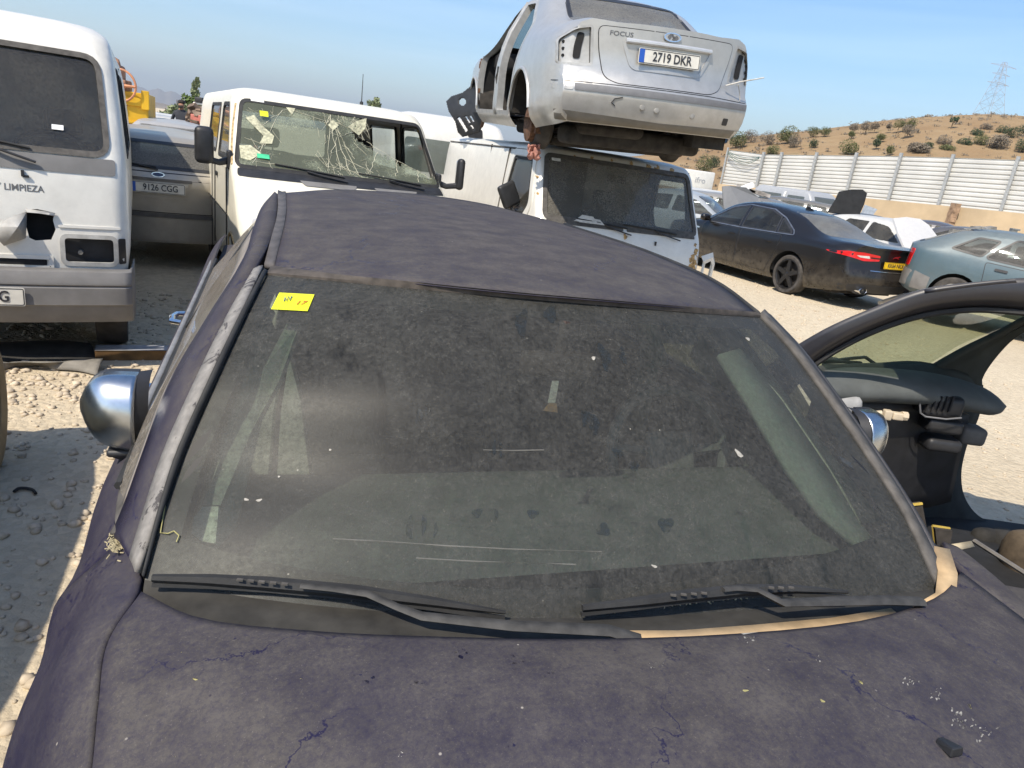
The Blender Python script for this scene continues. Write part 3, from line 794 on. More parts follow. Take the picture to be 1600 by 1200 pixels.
# header rubber along the windscreen top
ha = [Vector(q) + UPV * .003 for q in cr([tuple(a) for a in r0], 4)]; hb = [Vector(q) + UPV * .004 + FWD * .006 for q in cr([tuple(a) for a in wt_], 4)]
m = MB(); m.grid([ha, [(p + q) / 2 + UPV * .004 for p, q in zip(ha, hb)], hb, [q - UPV * .006 for q in hb]]); m.build('header_trim', plain('dusty_header', (.060, .050, .042), .85, var=.5, scale=30), blue, True)
GBVH = None
def glass_at(px, py, h=0.):
    """point on the windscreen seen at a photo pixel"""
    global GBVH
    if GBVH is None:
        bm = bmesh.new(); vs = [[bm.verts.new(p) for p in r] for r in GL]
        for i in range(len(vs) - 1):
            for j in range(len(vs[0]) - 1): bm.faces.new((vs[i][j], vs[i][j + 1], vs[i + 1][j + 1], vs[i + 1][j]))
        bm.normal_update(); GBVH = BVHTree.FromBMesh(bm); bm.free()
    l, n, _, _ = GBVH.ray_cast(Vector((0, 0, CAM_H)), _ray(px, py).normalized())
    if l is None: l, n, _, _ = GBVH.find_nearest(at(px, py, .96))
    n = n if n.z > 0 else -n
    return l + n * h
# black band printed round the glass, seen through the dust as a darker margin
def gpatch(name, pts, mat, parent, h=.002, nsub=1, t=0):
    m = MB(); m.poly([glass_at(x, y, h) for x, y in pts]); return m.build(name, mat, parent, True, smooth=False)
STICK = plain('yellow_sticker', (.62, .66, .015), .55, var=.12, scale=30)
stk = gpatch('sticker', [(437, 459), (492, 462), (481, 488), (424, 485)], STICK, ws, .003)
PAPER = plain('sun_bleached_paper', (.55, .52, .46), .8, var=.2, scale=30)
so_ = glass_at(474, 474, .005); ri_ = glass_at(490, 474.7, .005) - so_; up_ = glass_at(478, 462, .005) - so_
text('lettering', '17', .024, plain('orange_ink', (.62, .16, .02), .6), stk, BIM @ frameM(glass_at(471, 476, .0045), ri_, up_), .0003)
mm = MB(); q0 = glass_at(450, 468, .0045)
mm.tube([glass_at(445, 473, .0045), glass_at(446, 467, .0045), glass_at(449, 473, .0045), glass_at(452, 466, .0045), glass_at(454, 472, .0045), glass_at(457, 466, .0045)], .0012, 5)
mm.build('mark', plain('blue_ink', (.03, .04, .25), .6), stk, True)
# rubber edge both sides and foam/trim
def strip(name, A, Bp, mat, lift=0., n=5, parent=blue, mid=.0):
    a = [Vector(p) for p in cr([tuple(p) for p in A], n)]; b = [Vector(p) for p in cr([tuple(p) for p in Bp], n)]
    rows = [a, [(p + q) / 2 + UPV * mid for p, q in zip(a, b)], b] if mid else [a, b]
    m = MB(); m.grid(rows); o = m.build(name, mat, parent, True, angle=60)
    md = o.modifiers.new('thickness', 'SOLIDIFY'); md.thickness = .012; md.offset = 0
    return o
L1 = [at(222, 903, .972), at(243, 814, 1.033), at(273, 717, 1.104), at(329, 590, 1.225), at(368, 508, 1.293), at(411, 425, 1.356)]
strip('windscreen_rubber', [p + UPV * .004 for p in wl_], [p + UPV * .004 for p in L1], RUBBER, parent=blue)
peel_l = [at(203, 862, .975), at(221, 800, 1.015), at(248, 717, 1.085), at(297, 605, 1.195), at(345, 506, 1.28), at(392, 425, 1.352)]
# ---- A pillars
pil = MB(); pil.mat(PEEL)
L1i = [at(216, 895, .972), at(243, 814, 1.033), at(273, 717, 1.104), at(329, 590, 1.225), at(368, 508, 1.293), at(411, 418, 1.36)]
def peelmat():
    t = NT('peeling_pillar_paint'); v = t.coord()
    n = t.noise(v, 13, 6, .75, .6); n2 = t.noise(v, 60, 4)
    c = t.mix(t.ramp(n2, .3, .7), (.16, .15, .14), (.25, .235, .215)); c = t.mix(t.ramp(n, .565, .585), c, (.055, .05, .05))
    return t.done(t.bsdf(c, .75, 0, t.bump(t.ramp(n, .565, .585), .4, .002)))
peel_l = [p + (q - p) * .3 for p, q in zip(peel_l, L1i)]
strip('pillar_strip', L1i, peel_l, peelmat(), mid=.002)
blue_l = [at(178, 838, .93), at(198, 790, .975), at(224, 717, 1.04), at(266, 605, 1.155), at(322, 506, 1.25), at(371, 428, 1.33), at(397, 360, 1.372), at(410, 326, 1.388), at(428, 304, 1.398)]
blue_r = [at(203, 866, .972), at(221, 800, 1.013), at(248, 717, 1.083), at(297, 605, 1.193), at(345, 506, 1.278), at(392, 425, 1.35), at(425, 372, 1.386), at(432, 338, 1.404), at(434, 306, 1.412)]
for i_ in range(6): blue_r[i_] = peel_l[i_] - UPV * .002
strip('windscreen_pillar', blue_l, blue_r, BPAINT, mid=.010)
strip('roof_gutter', [at(413, 416, 1.355), at(421, 383, 1.38), at(431, 346, 1.402), at(434, 299, 1.418)], [at(429, 417, 1.360), at(437, 383, 1.384), at(446, 346, 1.406), at(447, 301, 1.423)], GUTTER, mid=-.004)
# right side pillar
R1 = [at(1478, 912, .905), at(1425, 806, .99), at(1362, 706, 1.075), at(1292, 606, 1.185), at(1241, 539, 1.265), at(1192, 487, 1.335)]
strip('windscreen_rubber', [p + UPV * .004 for p in wr_], [p + UPV * .004 for p in R1], DUSTRUB)
R2 = [p + Bw(.028, 0, 0) - Bw(0, 0, 0) - UPV * .012 for p in R1]
strip('windscreen_pillar', R1, R2, GUTTER)
R3 = [p + Bw(.05, .03, 0) - Bw(0, 0, 0) - UPV * .07 for p in R2]
strip('pillar_flank', R2, R3, BPAINT)
# roof right edge: gutter and rail
ga = [Vector(p) for p in cr([tuple(p) for p in rr], 4)]
strip('roof_gutter', [p + UPV * .002 for p in rr], [p + Bw(.03, .0, 0) - Bw(0, 0, 0) - UPV * .02 for p in rr], RUBBER)
strip('roof_rail', [p + Bw(.03, .0, 0) - Bw(0, 0, 0) - UPV * .02 for p in rr], [p + Bw(.09, .0, 0) - Bw(0, 0, 0) - UPV * .10 for p in rr], BPAINT)
# ---- bonnet
hr = [at(221, 924, .965), at(300, 962, .976), at(480, 985, .984), at(700, 995, .988), at(850, 998, .988), at(1150, 990, .978), at(1390, 960, .955), at(1475, 925, .935), at(1502, 893, .925)]
hl = [hr[0], at(170, 1000, .955), at(154, 1100, .940), at(144, 1200, .926)]
hl += [hl[-1] + FWD * .35 - UPV * .035, hl[-1] + FWD * .75 - UPV * .12]
hR = [hr[-1], at(1600, 967, .915)]
hR = [hr[-1], hr[-1] * .5 + hR[1] * .5, hR[1], hR[1] + FWD * .2 - UPV * .015, hR[1] + FWD * .5 - UPV * .05, hR[1] + FWD * .88 - UPV * .13]
hf = [hl[-1] + (hR[-1] - hl[-1]) * s + UPV * .06 * math.sin(PI * s) + FWD * .12 * math.sin(PI * s) for s in np.linspace(0, 1, 9)]
P, U, V = coons(hr, hf, hl, hR, 4, 6)
P[..., 2] += (.03 * np.sin(PI * V) * np.sin(PI * U))[..., 0]
HG = P.copy()
m = MB(); m.grid(P); bon = m.build('bonnet', BPAINT, blue, True, angle=60)
for p in bon.data.polygons: pass
md = bon.modifiers.new('thickness', 'SOLIDIFY'); md.thickness = .022; md.offset = -1
bm = bmesh.new(); vs = [[bm.verts.new(p) for p in r] for r in HG]
for i in range(len(vs) - 1):
    for j in range(len(vs[0]) - 1): bm.faces.new((vs[i][j], vs[i][j + 1], vs[i + 1][j + 1], vs[i + 1][j]))
HBVH = BVHTree.FromBMesh(bm); bm.free()
def hood_at(px, py, h=0.):
    l, n, _, _ = HBVH.ray_cast(Vector((0, 0, CAM_H)), _ray(px, py).normalized())
    if l is None: l, n, _, _ = HBVH.find_nearest(at(px, py, .95))
    return l + (n if n.z > 0 else -n) * h
# washer nozzle
nb = hood_at(1468, 1158, 0); m = MB(); a = Bw(1, 0, 0) - B0; f_ = FWD
m.add([nb + a * .010 + f_ * .0, nb - a * .010, nb - a * .012 + f_ * .028, nb + a * .012 + f_ * .028, nb + a * .004 + UPV * .006 - f_ * .002, nb - a * .004 + UPV * .006 - f_ * .002, nb - a * .010 + f_ * .026 + UPV * .014, nb + a * .010 + f_ * .026 + UPV * .014],
      [(0, 1, 2, 3), (4, 5, 6, 7), (0, 1, 5, 4), (1, 2, 6, 5), (2, 3, 7, 6), (3, 0, 4, 7)])
m.build('washer_nozzle', BLACK, blue, True, smooth=False, bevel=.002)
# cat paw prints pressed into the dust, and bird droppings
PAW = plain('wiped_paint', (.018, .016, .040), .35, var=.3, scale=60); DROP = plain('dried_dropping', (.34, .32, .28), .9, var=.3, scale=80)
def blob(mb, c, rx, ry, ang, fn, n=12):
    pts = []
    for i in range(n):
        t_ = 2 * PI * i / n; k = 1 + .2 * math.sin(3 * t_ + c[0]) ; x = rx * math.cos(t_) * k; y = ry * math.sin(t_) * k
        pts.append(fn(c[0] + x * math.cos(ang) - y * math.sin(ang), c[1] + x * math.sin(ang) + y * math.cos(ang), .0012))
    mb.poly(pts)
m = MB()
for cx, cy, s in ((568, 1062, 1.), (655, 1075, .9), (805, 1035, .9), (720, 1022, .6), (860, 1058, .6)):
    for dx, dy, r in ((-14, -4, 3.6), (-5, -10, 3.8), (6, -10, 3.8), (15, -3, 3.4), (1, 6, 7.5)): blob(m, (cx + dx * s, cy + dy * s), r * s, r * .8 * s, 0, hood_at)
blob(m, (799, 1164), 6, 4, 0, hood_at)
m.build('paw_prints', PAW, bon, True, smooth=False)
rnd = random.Random(5); m = MB()
for cx, cy, s, k in ((1422, 1066, 1., 14), (1460, 1085, .9, 12), (1497, 1125, 1.3, 18), (1537, 1142, 1.2, 16), (1025, 1041, .9, 10), (1168, 998, 1., 14), (1275, 1028, .7, 5), (622, 1178, .7, 6), (500, 1141, .5, 4)):
    for i in range(k): blob(m, (cx + rnd.gauss(0, 7) * s, cy + rnd.gauss(0, 5) * s), rnd.uniform(1., 3.) * s, rnd.uniform(.8, 1.6) * s, rnd.uniform(0, 3), hood_at, 7)
m.build('droppings', DROP, bon, True, smooth=False)
m = MB()
for cx, cy, a in ((1345, 1066, .6), (1165, 1079, 0), (1515, 1103, 1), (470, 1062, 0), (283, 1015, 1.5), (305, 1061, .1), (271, 1180, .8), (1285, 1095, .5)):
    blob(m, (cx, cy), 5, 1.8, a, hood_at, 8)
m.build('straw_bits', plain('straw', (.36, .32, .13), .9), bon, True, smooth=False)
# smears and droppings on the glass, wiped clean by hand
m = MB(); 
for cx, cy, rx, ry, a in ((944, 558, 8, 22, -.3), (972, 556, 5, 14, -.25), (925, 660, 9, 20, -.45), (912, 655, 4, 13, -.2), (640, 825, 6, 18, .05), (662, 820, 4, 15, .05), (680, 828, 3, 12, .1), (815, 505, 9, 22, .1), (772, 700, 3, 12, .0), (782, 702, 3, 12, .0), (745, 802, 8, 7, 0), (775, 805, 3, 10, 0), (832, 803, 9, 7, 0), (860, 490, 10, 15, .2), (942, 828, 11, 10, 0), (1040, 820, 12, 12, 0), (990, 728, 9, 8, 0), (965, 708, 10, 6, .5), (655, 650, 5, 12, .2), (668, 640, 4, 10, .2)):
    blob(m, (cx, cy), rx, ry, a, glass_at, 14)
t = NT('wiped_glass'); v = t.coord(); tr = t.n('ShaderNodeBsdfTransparent'); df = t.bsdf((.03, .034, .034), .35)
mxs = t.n('ShaderNodeMixShader'); t.l(t.ramp(t.noise(v, 45, 5, .75), .38, .62, .0, .85), mxs.inputs[0]); t.l(tr.outputs[0], mxs.inputs[1]); t.l(df, mxs.inputs[2])
SMEAR = t.done(mxs.outputs[0])
for q in range(len(m.f)):
    k = MB(); k.poly([m.v[i] for i in m.f[q]]); k.build('wiped_smear', SMEAR, ws, True, smooth=False)
m = MB()
for cx, cy, rx, ry, a in ((1154, 709, 9, 3, .8), (385, 781, 4, 2, .2), (405, 782, 5, 2, -.2), (927, 560, 3, 3, 0), (1168, 530, 4, 2, .6), (516, 703, 2, 1.5, 0), (436, 745, 2, 1.5, 0), (1022, 885, 5, 2, .4)): blob(m, (cx, cy), rx, ry, a, glass_at, 9)
m.build('droppings', DROP, ws, True, smooth=False)
# long pale scratches left by the wipers
m = MB()
for A in ([(520, 842), (600, 846), (700, 853), (800, 858), (940, 862)], [(650, 872), (740, 877), (900, 882)], [(755, 703), (800, 704), (850, 703)]):
    m.tube([glass_at(x, y, .0002) for x, y in A], .0011, 4)
m.build('wiper_scratches', plain('scratch_dust', (.15, .145, .13), .9), ws, True)
# ---- left wing, door, flank
def ext(p, d, z): return Vector(p) + FWD * d + UPV * z
wing = [[at(196, 838, .945), at(170, 862, .905), at(138, 890, .862), at(84, 949, .75)],
        [at(213, 922, .966), at(158, 935, .930), at(108, 985, .835), at(62, 1040, .70)],
        [at(163, 1000, .954), at(112, 1030, .915), at(62, 1085, .80), at(26, 1128, .67)],
        [at(147, 1100, .938), at(96, 1130, .90), at(42, 1172, .79), at(4, 1198, .655)],
        [at(137, 1200, .924), at(80, 1232, .885), at(30, 1270, .77), at(-10, 1300, .63)]]
wing.append([ext(p, .45, -.04) for p in wing[-1]]); wing.append([ext(p, .45, -.12) for p in wing[-1]])
def skirt(rows, zs):
    out = []
    for r in rows:
        e = r[-1]; o_ = [e + (Bw(-.012, 0, 0) - B0) + Vector((0, 0, zs[0] - e.z)), e + (Bw(.05, 0, 0) - B0) + Vector((0, 0, zs[1] - e.z))]; out.append(list(r) + o_)
    return out
bgrid('wing', skirt(wing, (.5, .25)), blue_paint('bluer_wing_paint', .48), nu=5, nv=6, thick=.012)
# door behind the wing: belt line x=-.82, shoulder x=-.89
cols = lambda y, zb=.955, zsh=.80: [Bw(-.815, y, zb), Bw(-.868, y, zb - .065), Bw(-.893, y, zsh), Bw(-.885, y, .5), Bw(-.84, y, .25)]
d0 = [at(196, 838, .945), at(170, 862, .905), at(138, 890, .862), at(84, 949, .75)]
d0 += [d0[-1] + (Bw(-.012, 0, 0) - B0) + Vector((0, 0, .5 - d0[-1].z)), d0[-1] + (Bw(.04, 0, 0) - B0) + Vector((0, 0, .25 - d0[-1].z))]
def drow(y, zb=.955): return [Bw(-.812, y, zb), Bw(-.852, y, zb - .045), Bw(-.893, y, .80), Bw(-.905, y, .68), Bw(-.89, y, .46), Bw(-.84, y, .25)]
bgrid('front_door', [d0, drow(.62, .945), drow(.9), drow(1.2), drow(1.62)], BPAINT, nu=4, nv=5, thick=.012)
bgrid('rear_door', [drow(1.632), drow(1.9), drow(2.3), drow(2.62, .96)], BPAINT, nu=4, nv=4, thick=.012)
bgrid('rear_wing', [drow(2.632, .96), drow(3.0, .98), drow(3.5, .99), drow(3.95, .97)], BPAINT, nu=4, nv=4, thick=.012)
sail = [blue_l[0], blue_l[1], blue_l[2], blue_l[3]]
bgrid('mirror_sail', [sail, [(p + q) / 2 + (Bw(-.01, 0, 0) - B0) for p, q in zip(sail, [d0[0], Bw(-.812, .55, .945), Bw(-.812, .72, .945), Bw(-.812, .95, .955)])], [d0[0], Bw(-.812, .55, .945), Bw(-.812, .72, .945), Bw(-.812, .95, .955)]], DUSTRUB, nu=3, nv=3, thick=.01)
# right flank, mirrored about x=.12
def mrow(y, zb=.95): return [Bw(.25 - p[0], y, p[1] - (.955 - zb) * (p[1] > .7)) for p in ((-.812, .94), (-.852, .90), (-.893, .78), (-.905, .66), (-.89, .45), (-.84, .25))]
RS = [[at(1474, 846, .925), at(1502, 858, .905)], [at(1504, 894, .922), at(1530, 880, .895)], [at(1602, 969, .912), at(1612, 950, .885)]]
RS.append([ext(p, .45, -.04) for p in RS[-1]]); RS.append([ext(p, .45, -.12) for p in RS[-1]])
RS = [[r[0], r[1], r[1] + (Bw(.06, 0, 0) - B0) - UPV * .09, r[1] + (Bw(.075, 0, 0) - B0) + Vector((0, 0, .5 - r[1].z)), r[1] + (Bw(.03, 0, 0) - B0) + Vector((0, 0, .25 - r[1].z))] for r in RS]
bgrid('wing', RS, BPAINT, nu=4, nv=5, thick=.012)
bgrid('front_door', [mrow(.42), mrow(.9), mrow(1.2), mrow(1.62)], BPAINT, nu=4, nv=4, thick=.012)
bgrid('rear_door', [mrow(1.632), mrow(1.9), mrow(2.62)], BPAINT, nu=4, nv=4, thick=.012)
bgrid('rear_wing', [mrow(2.632), mrow(3.0), mrow(3.5), mrow(3.95)], BPAINT, nu=4, nv=4, thick=.012)
m = MB(); m.grid([[Bw(1.0, y, .925), Bw(1.075, y, .958)] for y in np.linspace(.38, 3.0, 14)]); m.build('window_sill', RUBBER, blue, True, thick=.01)
# boot and rear screen, behind the roof
bgrid('boot', [[Bw(x, y, z - .05 * abs((x - .12) / .85) ** 3) for x in np.linspace(-.8, 1.04, 7)] for y, z in ((2.95, 1.0), (3.4, 1.0), (3.8, .98), (3.95, .9), (3.98, .55), (3.92, .3))], BPAINT, nu=2, nv=3)
RG = glass('dusty_rear_screen', (.4, .45, .45), .55, (.16, .145, .12))
rlst = [Vector(p) for p in rear]
bgrid('rear_screen', [[p + UPV * -.006 for p in rlst], [p + (Bw(0, .62, 0) - B0) + Vector((0, 0, 1.0 - p.z)) for p in rlst]], RG, nu=2, nv=4)
bgrid('rear_pillar', [[rlst[0], rlst[0] + (Bw(0, .62, 0) - B0) + Vector((0, 0, 1.0 - rlst[0].z))], [Bw(-.52, 2.25, 1.36), Bw(-.74, 2.95, .97)]], BPAINT, nu=4, nv=3)
bgrid('rear_pillar', [[rlst[-1], rlst[-1] + (Bw(0, .62, 0) - B0) + Vector((0, 0, 1.0 - rlst[-1].z))], [rlst[-1] + (Bw(.09, 0, 0) - B0) - UPV * .10, Bw(1.05, 2.95, .96)]], BPAINT, nu=4, nv=3)
# left side windows: dusty glass, black gap, bright belt moulding
wtop = blue_l[1:7]
ys = [BIM @ p for p in wtop]
def beltpt(y): return Bw(-.806, y, .962)
def loc_y(p): q = p - B0; return -_sb * q.x + _cb * q.y
ytop = [loc_y(p) for p in wtop]
glw = MB(); rows = []
for s in (0, .5, 1.): rows.append([(p * (1 - s) + beltpt(.55 + (y - ytop[0]) * 1.15) * s) + (Bw(-.012, 0, 0) - B0) * (4 * s * (1 - s)) for p, y in zip(wtop, ytop)])
SIDEG = glass('dusty_door_glass', (.45, .48, .46), .45, (.26, .23, .195), patch=.2)
glw.grid(crgrid(rows, 4, 3)); glw.build('side_window', SIDEG, blue, True)
yb0 = .55 + (ytop[-1] - ytop[0]) * 1.15
rw_t = [wtop[-1], (wtop[-1] + Bw(-.53, 2.25, 1.37)) / 2, Bw(-.53, 2.25, 1.37), Bw(-.60, 2.62, 1.20)]; rw_b = [beltpt(yb0), beltpt((yb0 + 2.4) / 2), beltpt(2.4), beltpt(2.74)]
m = MB(); m.grid(crgrid([rw_t, [(p + q) / 2 + (Bw(-.012, 0, 0) - B0) for p, q in zip(rw_t, rw_b)], rw_b], 4, 3)); m.build('side_window', SIDEG, blue, True)
strip('window_frame', [rw_t[0], (rw_t[0] + rw_b[0]) / 2, rw_b[0]], [p + (Bw(0, .07, 0) - B0) for p in (rw_t[0], (rw_t[0] + rw_b[0]) / 2, rw_b[0])], BLACK)
bgrid('rear_pillar', [[rw_t[2], rw_t[3], rw_b[3]], [rlst[0] + (Bw(0, .06, 0) - B0) - UPV * .02, Bw(-.58, 2.75, 1.18), Bw(-.78, 3.0, .97)]], BPAINT, nu=3, nv=3)
# frame of the front door round the glass
strip('window_frame', [p + UPV * -.002 for p in wtop], [p + (beltpt(.55 + (y - ytop[0]) * 1.15) - p) * .14 for p, y in zip(wtop, ytop)], DOORDUST)
CHR2 = plain('dull_bright_trim', (.26, .25, .24), .45, .3, var=.25)
m = MB(); m.tube([Bw(-.822, y, .962) for y in np.linspace(.85, 3.0, 14)], .008, 8, flat=.6, up=(0, 0, 1)); m.build('belt_moulding', CHR2, blue, True)
m = MB(); m.tube([Bw(-.802, y, .970) for y in np.linspace(.45, 3.0, 14)], .009, 6); m.build('window_seal', RUBBER, blue, True)
m = MB(); m.tube([Bw(.25 + .822, y, .955) for y in np.linspace(.45, 3.0, 14)], .014, 8, flat=.5, up=(0, 0, 1)); m.build('belt_moulding', CHR2, blue, True)
# door handles
for y, x in ((1.42, -.905), (2.42, -.905)):
    m = MB(); m.tube([Bw(x + .03, y - .09, .80), Bw(x - .028, y - .07, .802), Bw(x - .036, y, .805), Bw(x - .028, y + .07, .802), Bw(x + .03, y + .09, .80)], .016, 8, flat=.7); m.build('door_handle', CHROME, blue, True)
# mirrors
SATIN = plain('satin_chrome', (.50, .52, .54), .26, 1., var=.2, scale=20)
def mirror(c, sg, tilt=0):
    """chrome capped door mirror; c in car frame, sg=-1 on the left of the picture"""
    x, y, z = c; m = MB()
    a = []
    for i in range(13):
        t_ = i / 12; hgt = .092 * (1 - .10 * t_ - .75 * t_ ** 5) ; dep = .085 * (1 - .15 * t_ - .8 * t_ ** 4)
        xx = x + sg * (.118 * t_)
        row = []
        for j in range(13):
            an = PI * (j / 12) - PI / 2
            row.append(Bw(xx, y - max(.004, dep) * math.cos(an) ** .8, z + max(.004, hgt) * (math.sin(an)) + .012 * t_))
        a.append(row)
    m.grid(a); o = m.build('door_mirror', SATIN, blue, True, angle=70)
    md = o.modifiers.new('t', 'SOLIDIFY'); md.thickness = .004
    k = MB(); k.grid([[r[j] + (Bw(0, .004, 0) - B0) for j in range(13)] for r in a[:1]] + [[p + (Bw(-sg * .025, .02, 0) - B0) for p in a[0]]])
    k.grid([[a[i][0] for i in range(13)], [a[i][0] + (Bw(0, .02, 0) - B0) for i in range(13)], [a[i][12] + (Bw(0, .02, 0) - B0) for i in range(13)], [a[i][12] for i in range(13)]])
    k.rbox(Bw(x + sg * .02, y - .01, z - .088), (.09, .07, .018), .008, Matrix.Rotation(BYAW, 3, 'Z'))
    k.tube([Bw(x + sg * .05, y - .01, z - .09), Bw(x - sg * .03, y - .01, z - .115), Bw(x - sg * .10, y + .02, z - .10)], [.03, .035, .045], 10, flat=.6)
    k.build('mirror_base', BLACK, o, True)
    g = MB(); g.grid([[a[i][j] + (Bw(0, .012, 0) - B0) for i in range(13)] for j in (0, 12)]); g.build('mirror_glass', CHROME, o, True)
mirror((-.80, .70, 1.03), -1)
mirror((1.145, .60, 1.0), 1)
# ---- cowl, foam strip, wipers
hr4 = [Vector(p) for p in cr([tuple(p) for p in hr[:8]], 4)]
wb4 = [Vector(p) for p in cr([tuple(p) for p in wb_], 4)]
k = len(hr4); gi = np.linspace(0, len(wb4) - 1, k)
wbk = [wb4[int(i)] + (wb4[min(int(i) + 1, len(wb4) - 1)] - wb4[int(i)]) * (i - int(i)) for i in gi]
m = MB(); m.grid([[p + UPV * .0 for p in [Vector(q) for q in wbk]], [(p + q) / 2 - UPV * .008 for p, q in zip(wbk, hr4)], [q - UPV * .030 + FWD * .01 for q in hr4], [q - UPV * .05 + FWD * .10 for q in hr4]])
m.build('cowl', COWLM, blue, True)
m = MB(); A = [at(545, 971, .958), at(640, 980, .958), at(760, 987, .957), at(870, 991, .955), at(962, 994, .953)]; Bq = [p + FWD * .05 for p in A]
m.grid([A, Bq]); A = [at(974, 985, .956), at(1060, 985, .955), at(1180, 976, .95), at(1300, 965, .944), at(1392, 950, .937)]; m.grid([A, [p + FWD * .05 for p in A]])
A = [at(1428, 946, .93), at(1462, 926, .928), at(1466, 890, .935), at(1455, 852, .95)]; m.grid([A, [p + (Bw(.035, -.02, .0) - B0) for p in A]])
m.build('foam_seal', FOAM, blue, True, thick=.006)
m = MB(); A = [at(1440, 948, .922), at(1478, 926, .918), at(1500, 895, .912), at(1470, 850, .918)]; m.grid([[p for p in A], [p - UPV * .16 for p in A]]); A2 = [at(1395, 930, .90), at(1440, 905, .9), at(1450, 870, .9), at(1440, 835, .92)]; m.grid([[p - UPV * .01 for p in A], A2]); m.build('cowl_end', BLACK, blue, True)
def gw(pts, h): return [glass_at(x, y, h) for x, y in pts]
a1 = [at(1000, 1000, .975), at(950, 985, .985), at(800, 978, .99), at(660, 963, .99), at(620, 948, .995), at(575, 928, 1.0), at(520, 920, 1.0), at(470, 915, 1.0)]
m = MB(); m.tube(a1, [.014, .014, .012, .010, .008, .008, .007, .007], 6, flat=.55); WIP = plain('dusty_wiper', (.040, .038, .035), .7, var=.5, scale=30); w1 = m.build('wiper', WIP, blue, True, angle=50)
m = MB(); A = [at(238, 903, .990), at(330, 906, .992), at(420, 912, .990), at(560, 925, .985), at(680, 941, .978), at(790, 957, .97)]
m.tube(A, [.006, .009, .011, .011, .008, .003], 6); m.tube([p - UPV * .012 for p in A], .005, 5); m.build('blade', RUBBER, w1, True)
m = MB()
for q in (375, 392, 409, 427, 445): m.box(at(q, 906 + (q - 375) * .09, 1.002), (.010, .004, .003))
m.build('blade_slots', DUSTRUB, w1, True)
a2 = [at(1440, 940, .955), at(1380, 938, .965), at(1290, 940, .975), at(1222, 942, .985), at(1200, 930, .99), at(1182, 921, .995), at(1150, 919, .997), at(1130, 921, .997)]
m = MB(); m.tube(a2, [.014, .014, .013, .011, .009, .008, .007, .007], 6, flat=.55); w2 = m.build('wiper', WIP, blue, True, angle=50)
m = MB(); A = [at(910, 950, .975), at(1000, 940, .982), at(1080, 930, .985), at(1160, 922, .985), at(1240, 920, .98), at(1325, 925, .972)]
m.tube(A, [.006, .009, .011, .011, .008, .003], 6); m.tube([p - UPV * .012 for p in A], .005, 5); m.build('blade', RUBBER, w2, True)
m = MB()
for q in (1052, 1068, 1084, 1100, 1205, 1220, 1236): m.box(at(q, 930 - (q - 1052) * .065 if q < 1150 else 918, .998), (.010, .004, .003))
m.build('blade_slots', DUSTRUB, w2, True)
# dust line of chaff under the blades
m = MB(); rnd = random.Random(9)
for i in range(260):
    u = rnd.random()
    if i % 2: x, y = 232 + 330 * u, 909 + 26 * u + rnd.gauss(0, 2.2)
    else: x, y = 912 + 280 * u, 955 - 26 * u + rnd.gauss(0, 2.2)
    p = at(x, y, .964 if i % 2 else .958); a = rnd.uniform(0, PI); l = rnd.uniform(.003, .009)
    m.box(p, (l, .0015, .0015), Matrix.Rotation(a, 3, 'Z'))
for i in range(120):
    p = at(rnd.gauss(182, 7), rnd.gauss(848, 9), .945); m.box(p, (rnd.uniform(.004, .012), .0015, .0015), Matrix.Rotation(rnd.uniform(0, PI), 3, 'Z'))
m.build('chaff', plain('chaff', (.42, .36, .22), .95, var=.4, scale=90), blue, True, smooth=False)
m = MB(); m.tube([glass_at(x, y, .004) for x, y in ((246, 826), (252, 834), (264, 835), (273, 831), (281, 838), (277, 848))], .0011, 5); m.build('straw_curl', plain('straw', (.36, .32, .13), .9), ws, True)
# ---- black band printed round the edge of the glass, just under it
G0 = GL - np.array([0, 0, .004]); a_, b_ = G0.shape[:2]
def gint(u, v):
    a = a_ - 1; b = b_ - 1; i = min(a - 1, int(v * a)); j = min(b - 1, int(u * b)); fu = u * b - j; fv = v * a - i
    return Vector((G0[i, j] * (1 - fu) + G0[i, j + 1] * fu) * (1 - fv) + (G0[i + 1, j] * (1 - fu) + G0[i + 1, j + 1] * fu) * fv)
us = np.linspace(0, 1, 40); m = MB()
m.grid([[gint(u, 0.0) for u in us], [gint(.035 + .93 * u, .165 - .085 * math.sin(PI * u) ** .8 + .02 * u) for u in us]])
m.grid([[gint(u, 1.) for u in us], [gint(.035 + .93 * u, .925) for u in us]])
vs2 = np.linspace(0, 1, 12)
for u0, u1 in ((0., .035), (1., .965)): m.grid([[gint(u0, v) for v in vs2], [gint(u1, .165 + .02 * (u1 > .5) + (.925 - .165) * v) for v in vs2]])
m.build('glass_border', plain('glass_border', (.012, .011, .010), .6, var=.1), blue, True)
